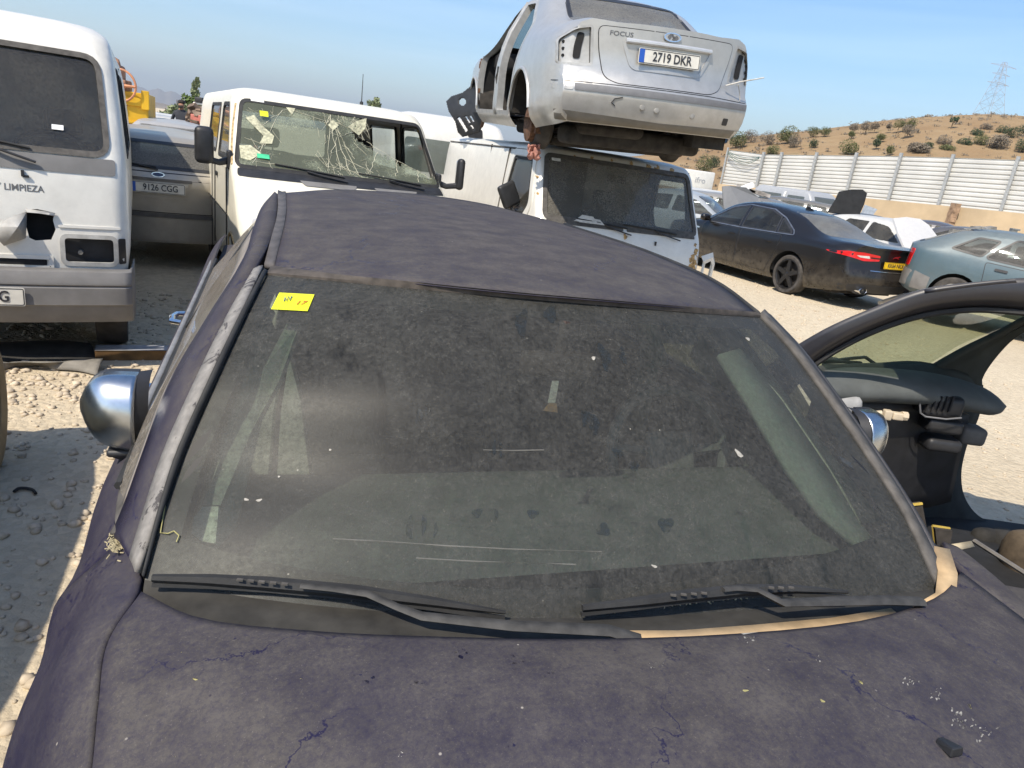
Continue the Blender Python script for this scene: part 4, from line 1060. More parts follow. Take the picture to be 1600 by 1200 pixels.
# ---- cabin
BT = plain('pale_cabin_trim', (.62, .65, .54), .85, var=.12)  # pale trim; the sunlight on it is put into the colour
m = MB(); m.grid(crgrid([[Bw(x, y, z) for x in (-.72, -.3, .1, .6, .98)] for y, z in ((.16, .90), (.45, .93), (.62, .90), (.66, .76), (.62, .5))], 3, 3)); m.build('dashboard', plain('dash_grey', (.13, .14, .13), .8, var=.2), blue, True)
m = MB(); m.grid([[Bw(-.8, .2, .3), Bw(1.05, .2, .3)], [Bw(-.8, 3.2, .3), Bw(1.05, 3.2, .3)]]); m.grid([[Bw(-.8, .2, .3), Bw(1.05, .2, .3)], [Bw(-.8, .15, .85), Bw(1.05, .15, .85)]]); m.build('floor', DARK, blue, True)
for x in (-.33, .60):
    o = empty('seat_', (0, 0, 0)); bpy.data.objects.remove(o)
    m = MB(); rz = Matrix.Rotation(BYAW, 3, 'Z')
    m.rbox(Bw(x, 1.35, .42), (.52, .55, .18), .06, rz); m.rbox(Bw(x, 1.78, .74), (.5, .15, .66), .06, rz @ Matrix.Rotation(R(-16), 3, 'X')); m.rbox(Bw(x, 1.92, 1.14), (.28, .1, .2), .045, rz @ Matrix.Rotation(R(-10), 3, 'X'))
    m.build('seat', SEATM, blue, True)
m = MB(); rz = Matrix.Rotation(BYAW, 3, 'Z'); m.rbox(Bw(.12, 2.75, .72), (1.4, .15, .6), .06, rz @ Matrix.Rotation(R(-18), 3, 'X')); m.rbox(Bw(.12, 2.4, .42), (1.4, .6, .18), .06, rz); m.build('rear_bench', SEATM, blue, True)
m = MB(); c = aty(1045, 708, 1.95); rot = rz @ Matrix.Rotation(R(-25), 3, 'X')
m.tube([c + rot @ Vector((.19 * math.cos(2 * PI * i / 30), 0, .19 * math.sin(2 * PI * i / 30))) for i in range(30)], .017, 8, closed=True)
m.rbox(c, (.16, .05, .13), .02, rot)
for a_ in (.1, PI - .1, -PI / 2): m.tube([c, c + rot @ Vector((.19 * math.cos(a_), 0, .19 * math.sin(a_)))], .016, 6)
m.build('steering_wheel', plain('wheel_grey', (.22, .22, .21), .5), blue, True)
m = MB(); m.rbox(glass_at(890, 545, -.06), (.17, .03, .055), .012, rz); m.tube([glass_at(885, 500, -.005), glass_at(888, 530, -.05)], .012, 6); m.build('interior_mirror', plain('mirror_brown', (.05, .03, .022), .5), blue, True)
m = MB(); m.grid([[glass_at(866, 590, -.012), glass_at(877, 590, -.012)], [glass_at(860, 625, -.014), glass_at(872, 625, -.014)]]); m.build('paper_tag', PAPER, blue, True, smooth=False)
m = MB(); m.poly([glass_at(862, 625, -.014), glass_at(874, 626, -.014), glass_at(876, 641, -.014), glass_at(852, 638, -.014)]); m.build('air_freshener', plain('cardboard_brown', (.30, .16, .06), .8), blue, True, smooth=False)
BT2 = plain('dull_cabin_trim', (.25, .28, .235), .85, var=.12)
# inner pillar trims, as patches shaped like sunlit areas, the sunlight in their colour
for P in ([(283, 812), (287, 786), (301, 768), (327, 768), (321, 832), (298, 828)], [(301, 766), (350, 640), (400, 540), (437, 470), (458, 470), (425, 560), (375, 660), (330, 766)]):
    m = MB(); m.poly([glass_at(x, y, -.055) for x, y in P]); m.build('pillar_trim', BT if P[0][1] > 800 else BT2, blue, True, thick=.015, smooth=False)
for P in ([(385, 690), (392, 600), (405, 550), (425, 515), (437, 478), (452, 530), (446, 560), (432, 640), (424, 735), (388, 735)], [(438, 735), (444, 640), (457, 553), (474, 620), (488, 735)]):
    m = MB(); m.poly([aty(x, y, 2.05) for x, y in P]); m.build('pillar_trim', BT, blue, True, thick=.03, smooth=False)
m = MB(); m.grid([[glass_at(x, y, -.05) for x, y in ((1178, 525), (1245, 608), (1320, 718), (1372, 806), (1420, 862))], [glass_at(x, y, -.06) for x, y in ((1150, 530), (1200, 610), (1262, 715), (1310, 780), (1385, 850))]]); m.build('pillar_trim', BT2, blue, True, thick=.015)
m = MB(); m.poly([aty(x, y, 2.5) for x, y in ((1080, 560), (1096, 520), (1125, 513), (1160, 560), (1164, 590), (1140, 622), (1110, 600))]); m.build('seat_patch', plain('olive_trim', (.30, .29, .17), .9), blue, True, thick=.03, smooth=False)  # patch of sunlight on the seat trim, built in as olive colour
# right side windows under dust
for P, nm in (([rr[0] + Bw(.06, 0, -.06) - B0] + [p + Bw(.09, 0, 0) - B0 - UPV * .10 for p in rr[1:]], 'side_window'),):
    ytp = [loc_y(p) for p in P]; P = [p + Bw(-.05, 0, .04) - B0 for p in P]; rows = [[p * (1 - s) + Bw(1.05, .5 + (y - ytp[0]) * 1.2, .955) * s for p, y in zip(P, ytp)] for s in (0, .5, 1.)]
    m = MB(); m.grid(crgrid(rows, 4, 3)); m.build(nm, glass('dusty_far_glass', (.35, .38, .34), .72, (.15, .145, .11), patch=.15), blue, True)
for sg, X0, X1 in ((-1, -.66, -.52), (1, .93, .80)):
    m = MB()
    m.grid([[Bw(X0, .22, .93), Bw(X1, .86, 1.30)], [Bw(X0 - sg * .07, .30, .90), Bw(X1 - sg * .05, .95, 1.28)]]); m.build('pillar_trim', BT, blue, True, thick=.02)
    bx = -.80 if sg < 0 else 1.04; tx = -.56 if sg < 0 else .80
    m = MB(); m.grid([[Bw(bx, 1.52, .45), Bw(bx, 1.50, .95), Bw(tx, 1.45, 1.34)], [Bw(bx, 1.72, .45), Bw(bx, 1.68, .95), Bw(tx, 1.54, 1.34)]]); m.build('pillar_trim', BT, blue, True, thick=.04)
    m = MB(); m.grid([[Bw(bx - sg * .04, .6, .3), Bw(bx - sg * .04, .6, .86)], [Bw(bx - sg * .04, 1.5, .3), Bw(bx - sg * .04, 1.5, .90)]]); m.build('door_trim', plain('door_card', (.15, .155, .14), .8), blue, True, thick=.03)
rl2 = [[Vector(tuple(p)) - UPV * .03 for p in row] for row in coons(r0, rear, rl, rr, 1, 2)[0]]
m = MB(); m.grid(rl2); m.build('headlining', plain('headlining', (.16, .16, .145), .9), blue, True)
for y in (-.55, 2.95):
    for sg in (-1, 1):
        x = .12 + sg * .86; q = Bw(x, y, .31)
        l = BIM @ q; wheel(blue, l.x, l.y, .31, .31, .19, sg, ALLOY, 7)
# under-bonnet block so nothing is hollow
m = MB(); m.grid([[Bw(-.78, -1.2, .3), Bw(1.0, -1.2, .3)], [Bw(-.78, .2, .3), Bw(1.0, .2, .3)]]); m.build('underbody', UNDER, blue, True)
m = MB(); P2 = [[hf[i] + FWD * .03, hf[i] + FWD * .06 - UPV * .18, hf[i] + FWD * .10 - UPV * .35, hf[i] + FWD * .04 - UPV * .55] for i in range(9)]
m.grid(crgrid(P2, 3, 2)); m.build('front_bumper', BPAINT, blue, True)
# ================================================================== vans
WHITE = paint('white_van_paint', (.74, .72, .66), .35, 0, .30, (.46, .40, .31), (.16, .12, .08), .3, (.10, .10, .095), .45)
CREAM = paint('cream_van_paint', (.78, .75, .64), .38, 0, .28, (.48, .42, .32), (.18, .13, .08), .3, (.05, .05, .048), .35)
VGLASS = glass('dirty_van_glass', (.50, .54, .53), .15, (.22, .205, .175), big=2.)
CLEARG = glass('door_glass', (.62, .68, .66), .14, (.28, .26, .22))
def vpoint(sh, ax, sg, a, b, h=0.):
    q = sh.hitc(ax, sg, a, b, 0, 1.); i, j, k = AX[ax]; q[k] += sg * h; return q
# ------------------------------------------------------------------ big white van on the left
LV = empty('van', (-3.19, 3.98, 0), R(29), 'tall white cleaning firm van with an empty headlamp and a torn hole in its nose', 'van')
sh = shell_z([(.62, .05, 4.4, .775, .10, .05), (.80, .045, 4.4, .80, .10, .05), (1.02, .06, 4.4, .80, .10, .05), (1.33, .11, 4.4, .795, .10, .05), (1.39, .135, 4.4, .79, .10, .05), (1.68, .29, 4.4, .765, .10, .05),
              (1.94, .43, 4.4, .735, .11, .05), (2.03, .50, 4.38, .715, .14, .06), (2.09, .60, 4.3, .66, .2, .06), (2.13, .85, 4.1, .5, .25, .05), (2.145, 1.2, 3.8, .25, .2, .02)], zstep=5, nF=22)
wsL = rpoly([(-.70, 1.355), (.70, 1.355), (.655, 1.925), (-.655, 1.925)], .09, 5)
hlo = rpoly([(.44, .70), (.715, .70), (.715, .862), (.44, .862)], .03)
HX = .17
hole = [(HX + a, b) for a, b in [(.10, .845), (.13, .83), (.21, .84), (.235, .90), (.225, .955), (.235, 1.0), (.15, 1.015), (.10, 1.01), (.085, .93)]]
sid = [rpoly([(.62, 1.33), (1.32, 1.33), (1.32, 1.88), (.82, 1.88)], .06), rpoly([(1.45, 1.34), (2.5, 1.34), (2.5, 1.86), (1.45, 1.86)], .06)]
sh.cut('y', -1, wsL); sh.cut('y', -1, hlo); sh.cut('y', -1, hole)
for s_ in sid:
    for g in (-1, 1): sh.cut('x', g, s_)
wa = ell(.72, .30, .36, .40, 24)
for g in (-1, 1): sh.cut('x', g, wa)
sh.frame('windscreen_rubber', DUSTRUB, LV, 'y', -1, wsL, -.018, .014, .012)
sh.panel('windscreen', VGLASS, LV, 'y', -1, offs(wsL, -.012), -.004, .004)
# dark band under the windscreen
band = rpoly([(-.745, 1.24), (.735, 1.24), (.735, 1.335), (-.745, 1.335)], .02)
sh.panel('cowl_band', GREYP, LV, 'y', -1, band, .006)
sh.panel('headlamp_bowl', BLACK, LV, 'y', -1, offs(hlo, .02), -.07, .004)
sh.frame('headlamp_surround', plain('lamp_surround', (.42, .41, .38), .6), LV, 'y', -1, hlo, -.008, .018, .004)
q = vpoint(sh, 'y', -1, .525, .762, -.05); m = MB(); m.lathe([(.001, -.02), (.014, -.02), (.014, .02), (.02, .03)], q, 'y', 12); m.build('lamp_socket', STEELM, LV)
# empty indicator recess round the corner
ind = rpoly([(.735, .70), (.775, .70), (.775, .862), (.735, .862)], .01)
sh.panel('indicator_recess', BLACK, LV, 'y', -1, ind, .006)
# torn hole: dark behind, bent flap beside it
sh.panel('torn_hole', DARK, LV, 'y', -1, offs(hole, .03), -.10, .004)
PE = plain('torn_panel', (.36, .355, .34), .6, var=.25)
m = MB(); v0 = [vpoint(sh, 'y', -1, a + HX, b, h) for a, b, h in ((.10, 1.0, .01), (.02, .965, .05), (-.10, .90, .03), (-.02, .80, .06), (.085, .845, .015), (.06, .92, .10))]
m.add(v0, [(0, 1, 5), (1, 2, 5), (2, 3, 5), (3, 4, 5), (4, 0, 5)]); m.build('torn_flap', PE, LV, thick=.003, angle=15)
m = MB(); v0 = [vpoint(sh, 'y', -1, a + HX, b, h) for a, b, h in ((.09, 1.013, .006), (.24, .998, .006), (.232, .985, .03), (.16, .995, .04), (.10, .995, .03))]
m.add(v0, [(0, 1, 2, 3, 4)]); m.build('torn_flap', PE, LV, thick=.003, angle=15)
# grille slot and waist step
sh.panel('grille_slot', DARK, LV, 'y', -1, rrect(-.02, .70, .74, .035, .008), .004)
sh.frame('grille_surround', WHITE, LV, 'y', -1, rrect(-.02, .70, .80, .075, .01), -.018, .006, .012)
sh.panel('panel_step', WHITE, LV, 'y', -1, rrect(.585, .925, .33, .016, .006), .008); sh.panel('panel_step', WHITE, LV, 'y', -1, rrect(-.35, .925, .8, .016, .006), .008)
# bumper with plate
m = MB(); sec = [(-.01, .675), (-.055, .66), (-.085, .60), (-.085, .585), (-.075, .575), (-.085, .565), (-.085, .46), (-.07, .45), (-.055, .40), (-.02, .335), (.0, .33)]
xs = np.linspace(-1, 1, 41); rows = []
for dy, z in sec:
    r = []
    for s_ in xs:
        a = s_ * 1.0; ax_ = abs(a); x = math.copysign(min(ax_, .80) / .80 * .76 if ax_ < .8 else .76 + .06 * math.sin((ax_ - .8) / .2 * PI / 2), a)
        bk = .0 if ax_ < .80 else (.06 - .06 * math.cos((ax_ - .8) / .2 * PI / 2)) * 1.4 + (ax_ - .9) * 3. * (ax_ > .9)
        r.append((x, .02 + dy + .05 * (x / .8) ** 2 + bk, z + .0))
    rows.append(r)
m.grid(rows); m.build('bumper', GREYP, LV, angle=30, thick=.01)
m = MB(); m.grid([[(x, .0 + .05 * x * x, .43), (x, .02 + .05 * x * x, .355)] for x in np.linspace(-.55, .35, 8)]); m.build('bumper_intake', BLACK, LV, thick=.01) if False else None
plate(LV, frameM((-.02, -.075, .512), (1, 0, 0), (0, 0, 1)), '4731 BHG', label='old white number plate ending in HG', size=.092)
text_on(sh, 'lettering', 'MANTENIMIENTO Y LIMPIEZA', .052, plain('van_lettering', (.12, .12, .12), .5), LV, .04, 1.13, sx=.92)
# wiper
wl1 = [vpoint(sh, 'y', -1, *p) for p in ((.33, 1.285, .03), (.20, 1.325, .04), (-.02, 1.39, .03))]
wiper(LV, wl1, [vpoint(sh, 'y', -1, *p) for p in ((.30, 1.36, .02), (.1, 1.388, .022), (-.12, 1.398, .022), (-.42, 1.405, .02))], ra=.013)
m = MB(); q = vpoint(sh, 'y', -1, .26, 1.215, .0); m.box((q.x, q.y - .01, q.z), (.014, .02, .035)); m.box((q.x + .016, q.y - .012, q.z - .016), (.03, .012, .012)); m.build('washer_jet', BLACK, LV)
sh.panel('paper_slip', plain('white_paper', (.75, .74, .72), .7), LV, 'y', -1, rrect(.44, 1.49, .06, .028, .002), .006, .001)
sh.panel('door', WHITE, LV, 'x', 1, rpoly([(.42, .48), (1.38, .48), (1.38, 1.9), (.78, 1.9), (.42, 1.24)], .05), .004, .01) if False else None
for g in (-1, 1):
    for s_ in sid: sh.panel('side_window', CLEARG, LV, 'x', g, s_, -.004, .004); sh.frame('window_rubber', RUBBER, LV, 'x', g, s_, -.02, .012, .006)
    wheel(LV, g * .66, .72, .30, .30, .19, g, STEELM, 6); arch(LV, UNDER, g * .50, g * .77, .72, .30, .36); wheel(LV, g * .66, 3.4, .30, .30, .19, g, STEELM, 6)
m = MB(); m.box((0, 2.3, .36), (1.5, 4.0, .16)); m.build('underbody', UNDER, LV)
m = MB(); m.grid([[(x, y, .62) for x in (-.78, .78)] for y in (.3, 4.3)]); m.grid([[(x, 2.45, z) for x in (-.74, .74)] for z in (.62, 1.95)]); m.build('cabin_floor', plain('van_lining', (.20, .20, .19), .85), LV)
m = MB(); m.rbox((0, .42, 1.20), (1.42, .40, .16), .05); m.rbox((.1, .55, 1.05), (.5, .4, .35), .05); m.build('dashboard', DARK, LV)
seat(LV, -.38, 1.05, .75, SEATM, -1, .48, True, .62); seat(LV, .38, 1.05, .75, SEATM, -1, .48, True, .62)
steering(LV, (.36, .62, 1.30), .21, -1, 50)
m = MB(); m.rbox((0, .56, 1.83), (.24, .03, .08), .012); m.build('interior_mirror', BLACK, LV)
# curtain and pillar trim inside
m = MB(); m.grid([[(.70 - .010 * math.cos(y * 55), y, z) for y in np.linspace(.85, 1.5, 24)] for z in (1.2, 1.85)]); m.build('curtain', plain('curtain_grey', (.32, .33, .34), .9), LV)
sh.done('body', WHITE, LV)
# ------------------------------------------------------------------ second van: smashed windscreen
TV = empty('van', (-1.396, 5.958, 0), R(29), 'cream white van with a smashed sagging windscreen and a big hole on its right', 'van')
sh = shell_z([(.30, .06, 4.75, .90, .12, .16), (.62, .0, 4.78, .95, .14, .16), (.80, .04, 4.78, .965, .14, .15), (1.0, .22, 4.78, .97, .14, .15), (1.20, .47, 4.78, .97, .14, .13), (1.285, .62, 4.78, .965, .14, .12), (1.32, .66, 4.78, .96, .14, .12),
              (1.62, .97, 4.77, .925, .13, .10), (1.86, 1.20, 4.75, .89, .13, .09), (1.91, 1.27, 4.73, .87, .16, .08), (1.945, 1.40, 4.6, .80, .2, .06), (1.965, 1.7, 4.3, .6, .25, .03), (1.975, 2.1, 3.9, .3, .25, .01)], zstep=5, nF=24)
wsT = rpoly([(-.93, 1.295), (.93, 1.295), (.835, 1.845), (-.835, 1.845)], .06, 4)
T_x = lambda u, v: ((-.93 + .095 * v) * (1 - u) + (.93 - .095 * v) * u, 1.295 + .55 * v)
sh.cut('y', -1, wsT)
dw = rpoly([(1.02, 1.32), (1.95, 1.32), (1.95, 1.80), (1.42, 1.80)], .06); rw = rpoly([(2.2, 1.34), (3.2, 1.34), (3.2, 1.80), (2.2, 1.80)], .06)
for g in (-1, 1): sh.cut('x', g, dw); sh.cut('x', g, rw); sh.cut('x', g, ell(.80, .32, .37, .40, 24)); sh.cut('x', g, ell(3.75, .32, .37, .40, 24))
bwT = rpoly([(-.7, 1.3), (.7, 1.3), (.7, 1.78), (-.7, 1.78)], .06); sh.cut('y', 1, bwT)
sh.frame('windscreen_rubber', RUBBER, TV, 'y', -1, wsT, -.018, .012, .008)
CRAZED = None
def crazed():
    t = NT('crazed_glass'); v = t.coord()
    e = t.vor(v, 34, 'DISTANCE_TO_EDGE'); e2 = t.vor(v, 90, 'DISTANCE_TO_EDGE'); n = t.noise(v, 3, 4)
    cr_ = t.math('MAXIMUM', t.math('MULTIPLY', t.ramp(e, .01, .035, 1, 0), t.ramp(n, .46, .58, 0, .55)), t.math('MULTIPLY', t.ramp(e2, .01, .05, 1, 0), t.ramp(n, .56, .66, 0, .5)))
    f = t.math('MINIMUM', t.math('ADD', t.math('ADD', cr_, .24), t.ramp(n, .5, .7, 0, .22)), .9)
    tr = t.n('ShaderNodeBsdfTransparent'); tr.inputs[0].default_value = (.5, .56, .54, 1); gl = t.n('ShaderNodeBsdfGlossy'); gl.inputs['Roughness'].default_value = .05
    m1 = t.n('ShaderNodeMixShader'); t.l(t.schlick(), m1.inputs[0]); t.l(tr.outputs[0], m1.inputs[1]); t.l(gl.outputs[0], m1.inputs[2])
    df = t.n('ShaderNodeBsdfDiffuse'); df.inputs[0].default_value = (.34, .37, .27, 1); m2 = t.n('ShaderNodeMixShader'); t.l(f, m2.inputs[0]); t.l(m1.outputs[0], m2.inputs[1]); t.l(df.outputs[0], m2.inputs[2])
    return t.done(m2.outputs[0])
CRAZED = crazed()
# sagging laminated sheet with the hole at upper right
sag = lambda u, v: -.07 * math.exp(-((u - .62) / .2) ** 2 - ((v - .45) / .35) ** 2) - .03 * math.exp(-((u - .15) / .1) ** 2 - ((v - .6) / .3) ** 2) + .008 * math.sin(23 * u + 9 * v) * math.sin(17 * v)
holeT = [(.655, 1.02), (.62, .92), (.585, .80), (.575, .70), (.61, .58), (.67, .47), (.74, .38), (.82, .30), (.92, .20), (.985, .12), (1.02, .08), (1.02, 1.02)]
NU, NV = 70, 26; vs = []; idx = {}; fs = []
for i in range(NU + 1):
    for j in range(NV + 1):
        u, v = i / NU, j / NV; x, z = T_x(u, v); x *= .985; h = sh.hitc('y', -1, x, z, 0, 1.55)
        d = sag(u, v) * min(1, 8 * min(u, 1 - u, v + .02, 1.02 - v) + .05); h.y -= d + .004; idx[i, j] = len(vs); vs.append(h)
rn = random.Random(4)
for i in range(NU):
    for j in range(NV):
        u, v = (i + .5) / NU, (j + .5) / NV
        if inside(holeT, u + .006 * rn.gauss(0, 1), v + .012 * rn.gauss(0, 1)): continue
        fs.append((idx[i, j], idx[i + 1, j], idx[i + 1, j + 1], idx[i, j + 1]))
m = MB(); m.add(vs, fs); wsp = m.build('windscreen', CRAZED, TV, angle=80)
CRK = plain('crack_dust', (.52, .50, .38), .8, var=.2)
def uv(u, v, h=.004):
    x, z = T_x(u, v); q = sh.hitc('y', -1, x * .985, z, 0, 1.55); q.y -= sag(u, v) * min(1, 8 * min(u, 1 - u, v + .02, 1.02 - v) + .05) + .004 + h; return q
m = MB(); rn = random.Random(8)
def crack(a, b, r=.0030, w=.0035, n=8):
    P = []
    for i in range(n):
        t_ = i / (n - 1); P.append(uv(min(.985, max(.01, a[0] + (b[0] - a[0]) * t_ + rn.gauss(0, w) * (0 < i < n - 1))), min(.97, max(.02, a[1] + (b[1] - a[1]) * t_ + rn.gauss(0, w) * (0 < i < n - 1)))))
    m.tube(P, [r * rn.uniform(.4, 1.1) for _ in P], 4)
for a, b in (((.46, .95), (.41, .12)), ((.46, .95), (.47, .10)), ((.47, .9), (.52, .06)), ((.49, .8), (.56, .05)), ((.47, .85), (.6, .75)), ((.60, .75), (.50, .62)), ((.46, .95), (.43, .80)), ((.02, .75), (.10, .62)), ((.10, .62), (.16, .80)), ((.16, .80), (.23, .96)), ((.10, .62), (.12, .35)), ((.12, .35), (.04, .2)), ((.12, .35), (.02, .42)), ((.20, .9), (.06, .06)), ((.57, .85), (.60, .98)), ((.55, .92), (.66, .92)), ((.62, .80), (.67, 1.0)), ((.65, .6), (.78, .38)), ((.78, .38), (.97, .12)), ((.5, .3), (.64, .12)), ((.41, .14), (.65, .08)), ((.45, .2), (.58, .04)), ((.05, .1), (.3, .06)), ((.24, .95), (.5, .80)), ((.70, .45), (.62, .12)), ((.8, .35), (.76, .1)), ((.9, .24), (.88, .05)), ((.52, .55), (.56, .3)), ((.48, .6), (.44, .35))):
    crack(a, b)
for k in range(150):
    u0 = rn.choice([.44, .5, .6, .12, .64, .42]) + rn.gauss(0, .035); v0 = rn.choice([.85, .15, .5, .9, .12]) + rn.gauss(0, .08)
    crack((u0, v0), (u0 + rn.gauss(0, .03), v0 + rn.gauss(0, .1)), .0016, .002, 4)
m.build('cracks', CRK, wsp)
# crumpled white flaps of glass
m = MB()
for P in ([(.02, .72), (.06, .78), (.11, .62), (.16, .5), (.15, .38), (.09, .36), (.11, .48)], [(.44, .78), (.47, .88), (.50, .80), (.465, .70)], [(.55, .80), (.60, .9), (.67, .98), (.655, .82), (.61, .68)], [(.0, .30), (.05, .32), (.10, .22), (.05, .10), (.01, .12)], [(.22, .97), (.27, .97), (.25, .86)]):
    m.poly([uv(a, b, .008) for a, b in P])
CW = plain('crazed_white', (.44, .43, .30), .75, var=.45, scale=40)
for q in range(len(m.f)):
    k = MB(); k.poly([m.v[i] for i in m.f[q]]); k.build('crazed_patch', CW, wsp, smooth=False)
sh.panel('sticker', STICK, wsp, 'y', -1, rrect(-.66, 1.745, .07, .045, .003), .03, .001); sh.panel('sticker', plain('green_sticker', (.05, .45, .22), .6), wsp, 'y', -1, rrect(-.705, 1.395, .10, .035, .003), .015, .001)
sh.panel('paper_slip', MATS['white_paper'], TV, 'y', -1, rrect(-.70, 1.855, .11, .03, .002), .012, .001)
# cowl
sh.panel('cowl', BLACK, TV, 'y', -1, rpoly([(-.93, 1.225), (.93, 1.225), (.92, 1.285), (-.92, 1.285)], .02), .010)
sh.panel('cowl_vent', GREYP, TV, 'y', -1, rpoly([(-.40, 1.205), (.02, 1.205), (.06, 1.24), (-.44, 1.24)], .015), .014); sh.panel('cowl_vent', GREYP, TV, 'y', -1, rpoly([(.25, 1.205), (.60, 1.205), (.64, 1.24), (.21, 1.24)], .015), .014)
for a, b in ((-.02, -.62), (.72, .10)):
    wiper(TV, [vpoint(sh, 'y', -1, a, 1.265, .04), vpoint(sh, 'y', -1, a - .2, 1.29, .04), vpoint(sh, 'y', -1, a - .34, 1.315, .035)], [vpoint(sh, 'y', -1, a - .02, 1.30, .025), vpoint(sh, 'y', -1, (a + b) / 2, 1.325, .028), vpoint(sh, 'y', -1, b, 1.345, .02)], ra=.012)
# mirrors
for g in (-1, 1):
    m = MB(); m.rbox((g * 1.17, .86, 1.43), (.15 if g < 0 else .07, .10, .30), .045); o = m.build('door_mirror', BLACK, TV)
    m = MB(); m.tube([(g * .94, .95, 1.33), (g * 1.05, .90, 1.30), (g * 1.16, .87, 1.32)], [.035, .028, .03], 8); m.rbox((g * .965, .93, 1.33), (.04, .12, .16), .015); m.build('mirror_arm', BLACK, o)
    m = MB(); m.rbox((g * 1.17, .915, 1.43), (.12 if g < 0 else .05, .012, .25), .005); m.build('mirror_glass', CHROME, o)
RUSTP = plain('rusty_paint', (.45, .33, .17), .8, var=.5, scale=30)
for g in (-1, 1):
    sh.panel('side_window', CLEARG, TV, 'x', g, dw, -.004, .004); sh.panel('side_window', CLEARG, TV, 'x', g, rw, -.004, .004)
    sh.frame('window_rubber', RUBBER, TV, 'x', g, dw, -.02, .01, .006); sh.frame('window_rubber', RUBBER, TV, 'x', g, rw, -.02, .01, .006)
    sh.panel('front_door', CREAM, TV, 'x', g, rpoly([(.98, .40), (2.02, .40), (2.02, 1.27), (.98, 1.27)], .05), .005, .012)
    sh.frame('door_frame', CREAM, TV, 'x', g, dw, .014, .075, .007)
    sh.panel('rub_strip', GREYP, TV, 'x', g, rrect(2.6, .80, 3.4, .05, .01), .010) if False else None
    m = MB(); m.tube([(g * .978, .98, .45), (g * .985, .98, 1.26)], .006, 5); m.tube([(g * .985, 2.03, .45), (g * .985, 2.03, 1.26)], .006, 5); m.tube([(g * .985, .9, .86), (g * .988, 4.6, .86)], .006, 5); m.tube([(g * .985, 2.35, .35), (g * .985, 2.35, 1.3)], .005, 5); m.build('shut_line', RUBBER, TV)
    sh.panel('door_handle', BLACK, TV, 'x', g, rrect(1.88, 1.14, .12, .04, .015), .02)
    wheel(TV, g * .80, .80, .32, .32, .20, g, STEELM, 6); wheel(TV, g * .80, 3.75, .32, .32, .20, g, STEELM, 6); arch(TV, UNDER, g * .6, g * .93, .80, .32, .37); arch(TV, UNDER, g * .6, g * .93, 3.75, .32, .37)
    archlip(sh, RUSTP, TV, g, .80, .32, .38, .40)
    sh.panel('headlamp', CLEARL, TV, 'y', -1, rpoly([(g * .55, .78), (g * .88, .80), (g * .86, .93), (g * .55, .91)], .03), .004)
m = MB(); pr = [vpoint(sh, 'y', -1, y, z, .004) for y, z in ((-.955, 1.30), (-.94, 1.45), (-.915, 1.62), (-.88, 1.80))]; m.tube(pr, .010, 5); m.build('rust_seam', RUSTP, TV)
m = MB(); m.rbox((0, .04, .48), (1.80, .18, .24), .06); m.build('bumper', GREYP, TV)
sh.panel('grille', BLACK, TV, 'y', -1, rrect(0, .86, .95, .12, .02), .006)
m = MB(); m.box((0, 2.4, .36), (1.75, 4.4, .14)); m.build('underbody', UNDER, TV); m = MB(); m.grid([[(x, y, .55) for x in (-.9, .9)] for y in (.5, 4.6)]); m.build('cabin_floor', DARK, TV)
m = MB(); m.rbox((0, 1.0, 1.18), (1.7, .55, .18), .06); m.build('dashboard', DARK, TV)
seat(TV, -.48, 1.75, .80, SEATM, -1, .5); seat(TV, .48, 1.75, .80, SEATM, -1, .5); steering(TV, (.46, 1.18, 1.22), .2, -1, 45)
seat(TV, -.4, 2.9, .75, SEATM, -1, .9); m = MB(); m.tube([(-.55, 4.0, 1.95), (-.55, 4.02, 2.28)], .007, 6); m.build('aerial', BLACK, TV) if False else None
sh.panel('rear_window', CLEARG, TV, 'y', 1, bwT, -.004, .004)
m = MB(); q = sh.hit('z', 1, .42, 1.9); m.lathe([(.02, 0), (.018, .03), (.005, .04), (.003, .30), (.001, .302)], q, 'z', 8); m.build('aerial', BLACK, TV)
sh.done('body', CREAM, TV)
# ------------------------------------------------------------------ third van, carrying the silver saloon
UV_ = empty('van', (.93, 6.98, 0), R(20), 'old white flat-nosed van with a silver saloon stacked on its roof', 'van', roll=R(.8))
sh = shell_z([(.35, .06, 4.5, .86, .10, .05), (.62, .03, 4.5, .90, .10, .05), (.9, .05, 4.5, .915, .10, .05), (1.10, .12, 4.5, .915, .09, .05), (1.17, .16, 4.5, .91, .09, .05), (1.45, .32, 4.5, .89, .09, .05), (1.72, .47, 4.5, .86, .09, .05), (1.77, .51, 4.48, .85, .11, .05),
              (1.80, .60, 4.4, .80, .15, .05), (1.825, .9, 4.1, .6, .2, .03), (1.835, 1.3, 3.6, .3, .2, .01)], zstep=5, nF=22)
wsU = rpoly([(-.845, 1.15), (.845, 1.15), (.80, 1.725), (-.80, 1.725)], .06, 4); dwU = rpoly([(.62, 1.12), (.50, 1.24), (.64, 1.66), (1.22, 1.66), (1.30, 1.28), (1.20, 1.10)], .05)
sh.cut('y', -1, wsU)
for g in (-1, 1): sh.cut('x', g, dwU)
sh.cut('y', 1, rpoly([(-.6, 1.2), (.6, 1.2), (.6, 1.65), (-.6, 1.65)], .05))
waU = ell(.52, .26, .36, .42, 22); sh.cut('x', 1, waU); sh.cut('x', -1, waU)
for g in (-1, 1): sh.panel('cowl_band', DUSTRUB, UV_, 'y', -1, rrect(g * .42, 1.125, .8, .03, .008), .008)
sh.frame('windscreen_rubber', DUSTRUB, UV_, 'y', -1, wsU, -.028, .014, .010)
sh.panel('windscreen', glass('dusty_flat_glass', (.50, .52, .50), .36, (.32, .30, .26), patch=.25), UV_, 'y', -1, offs(wsU, -.01), -.004, .004)
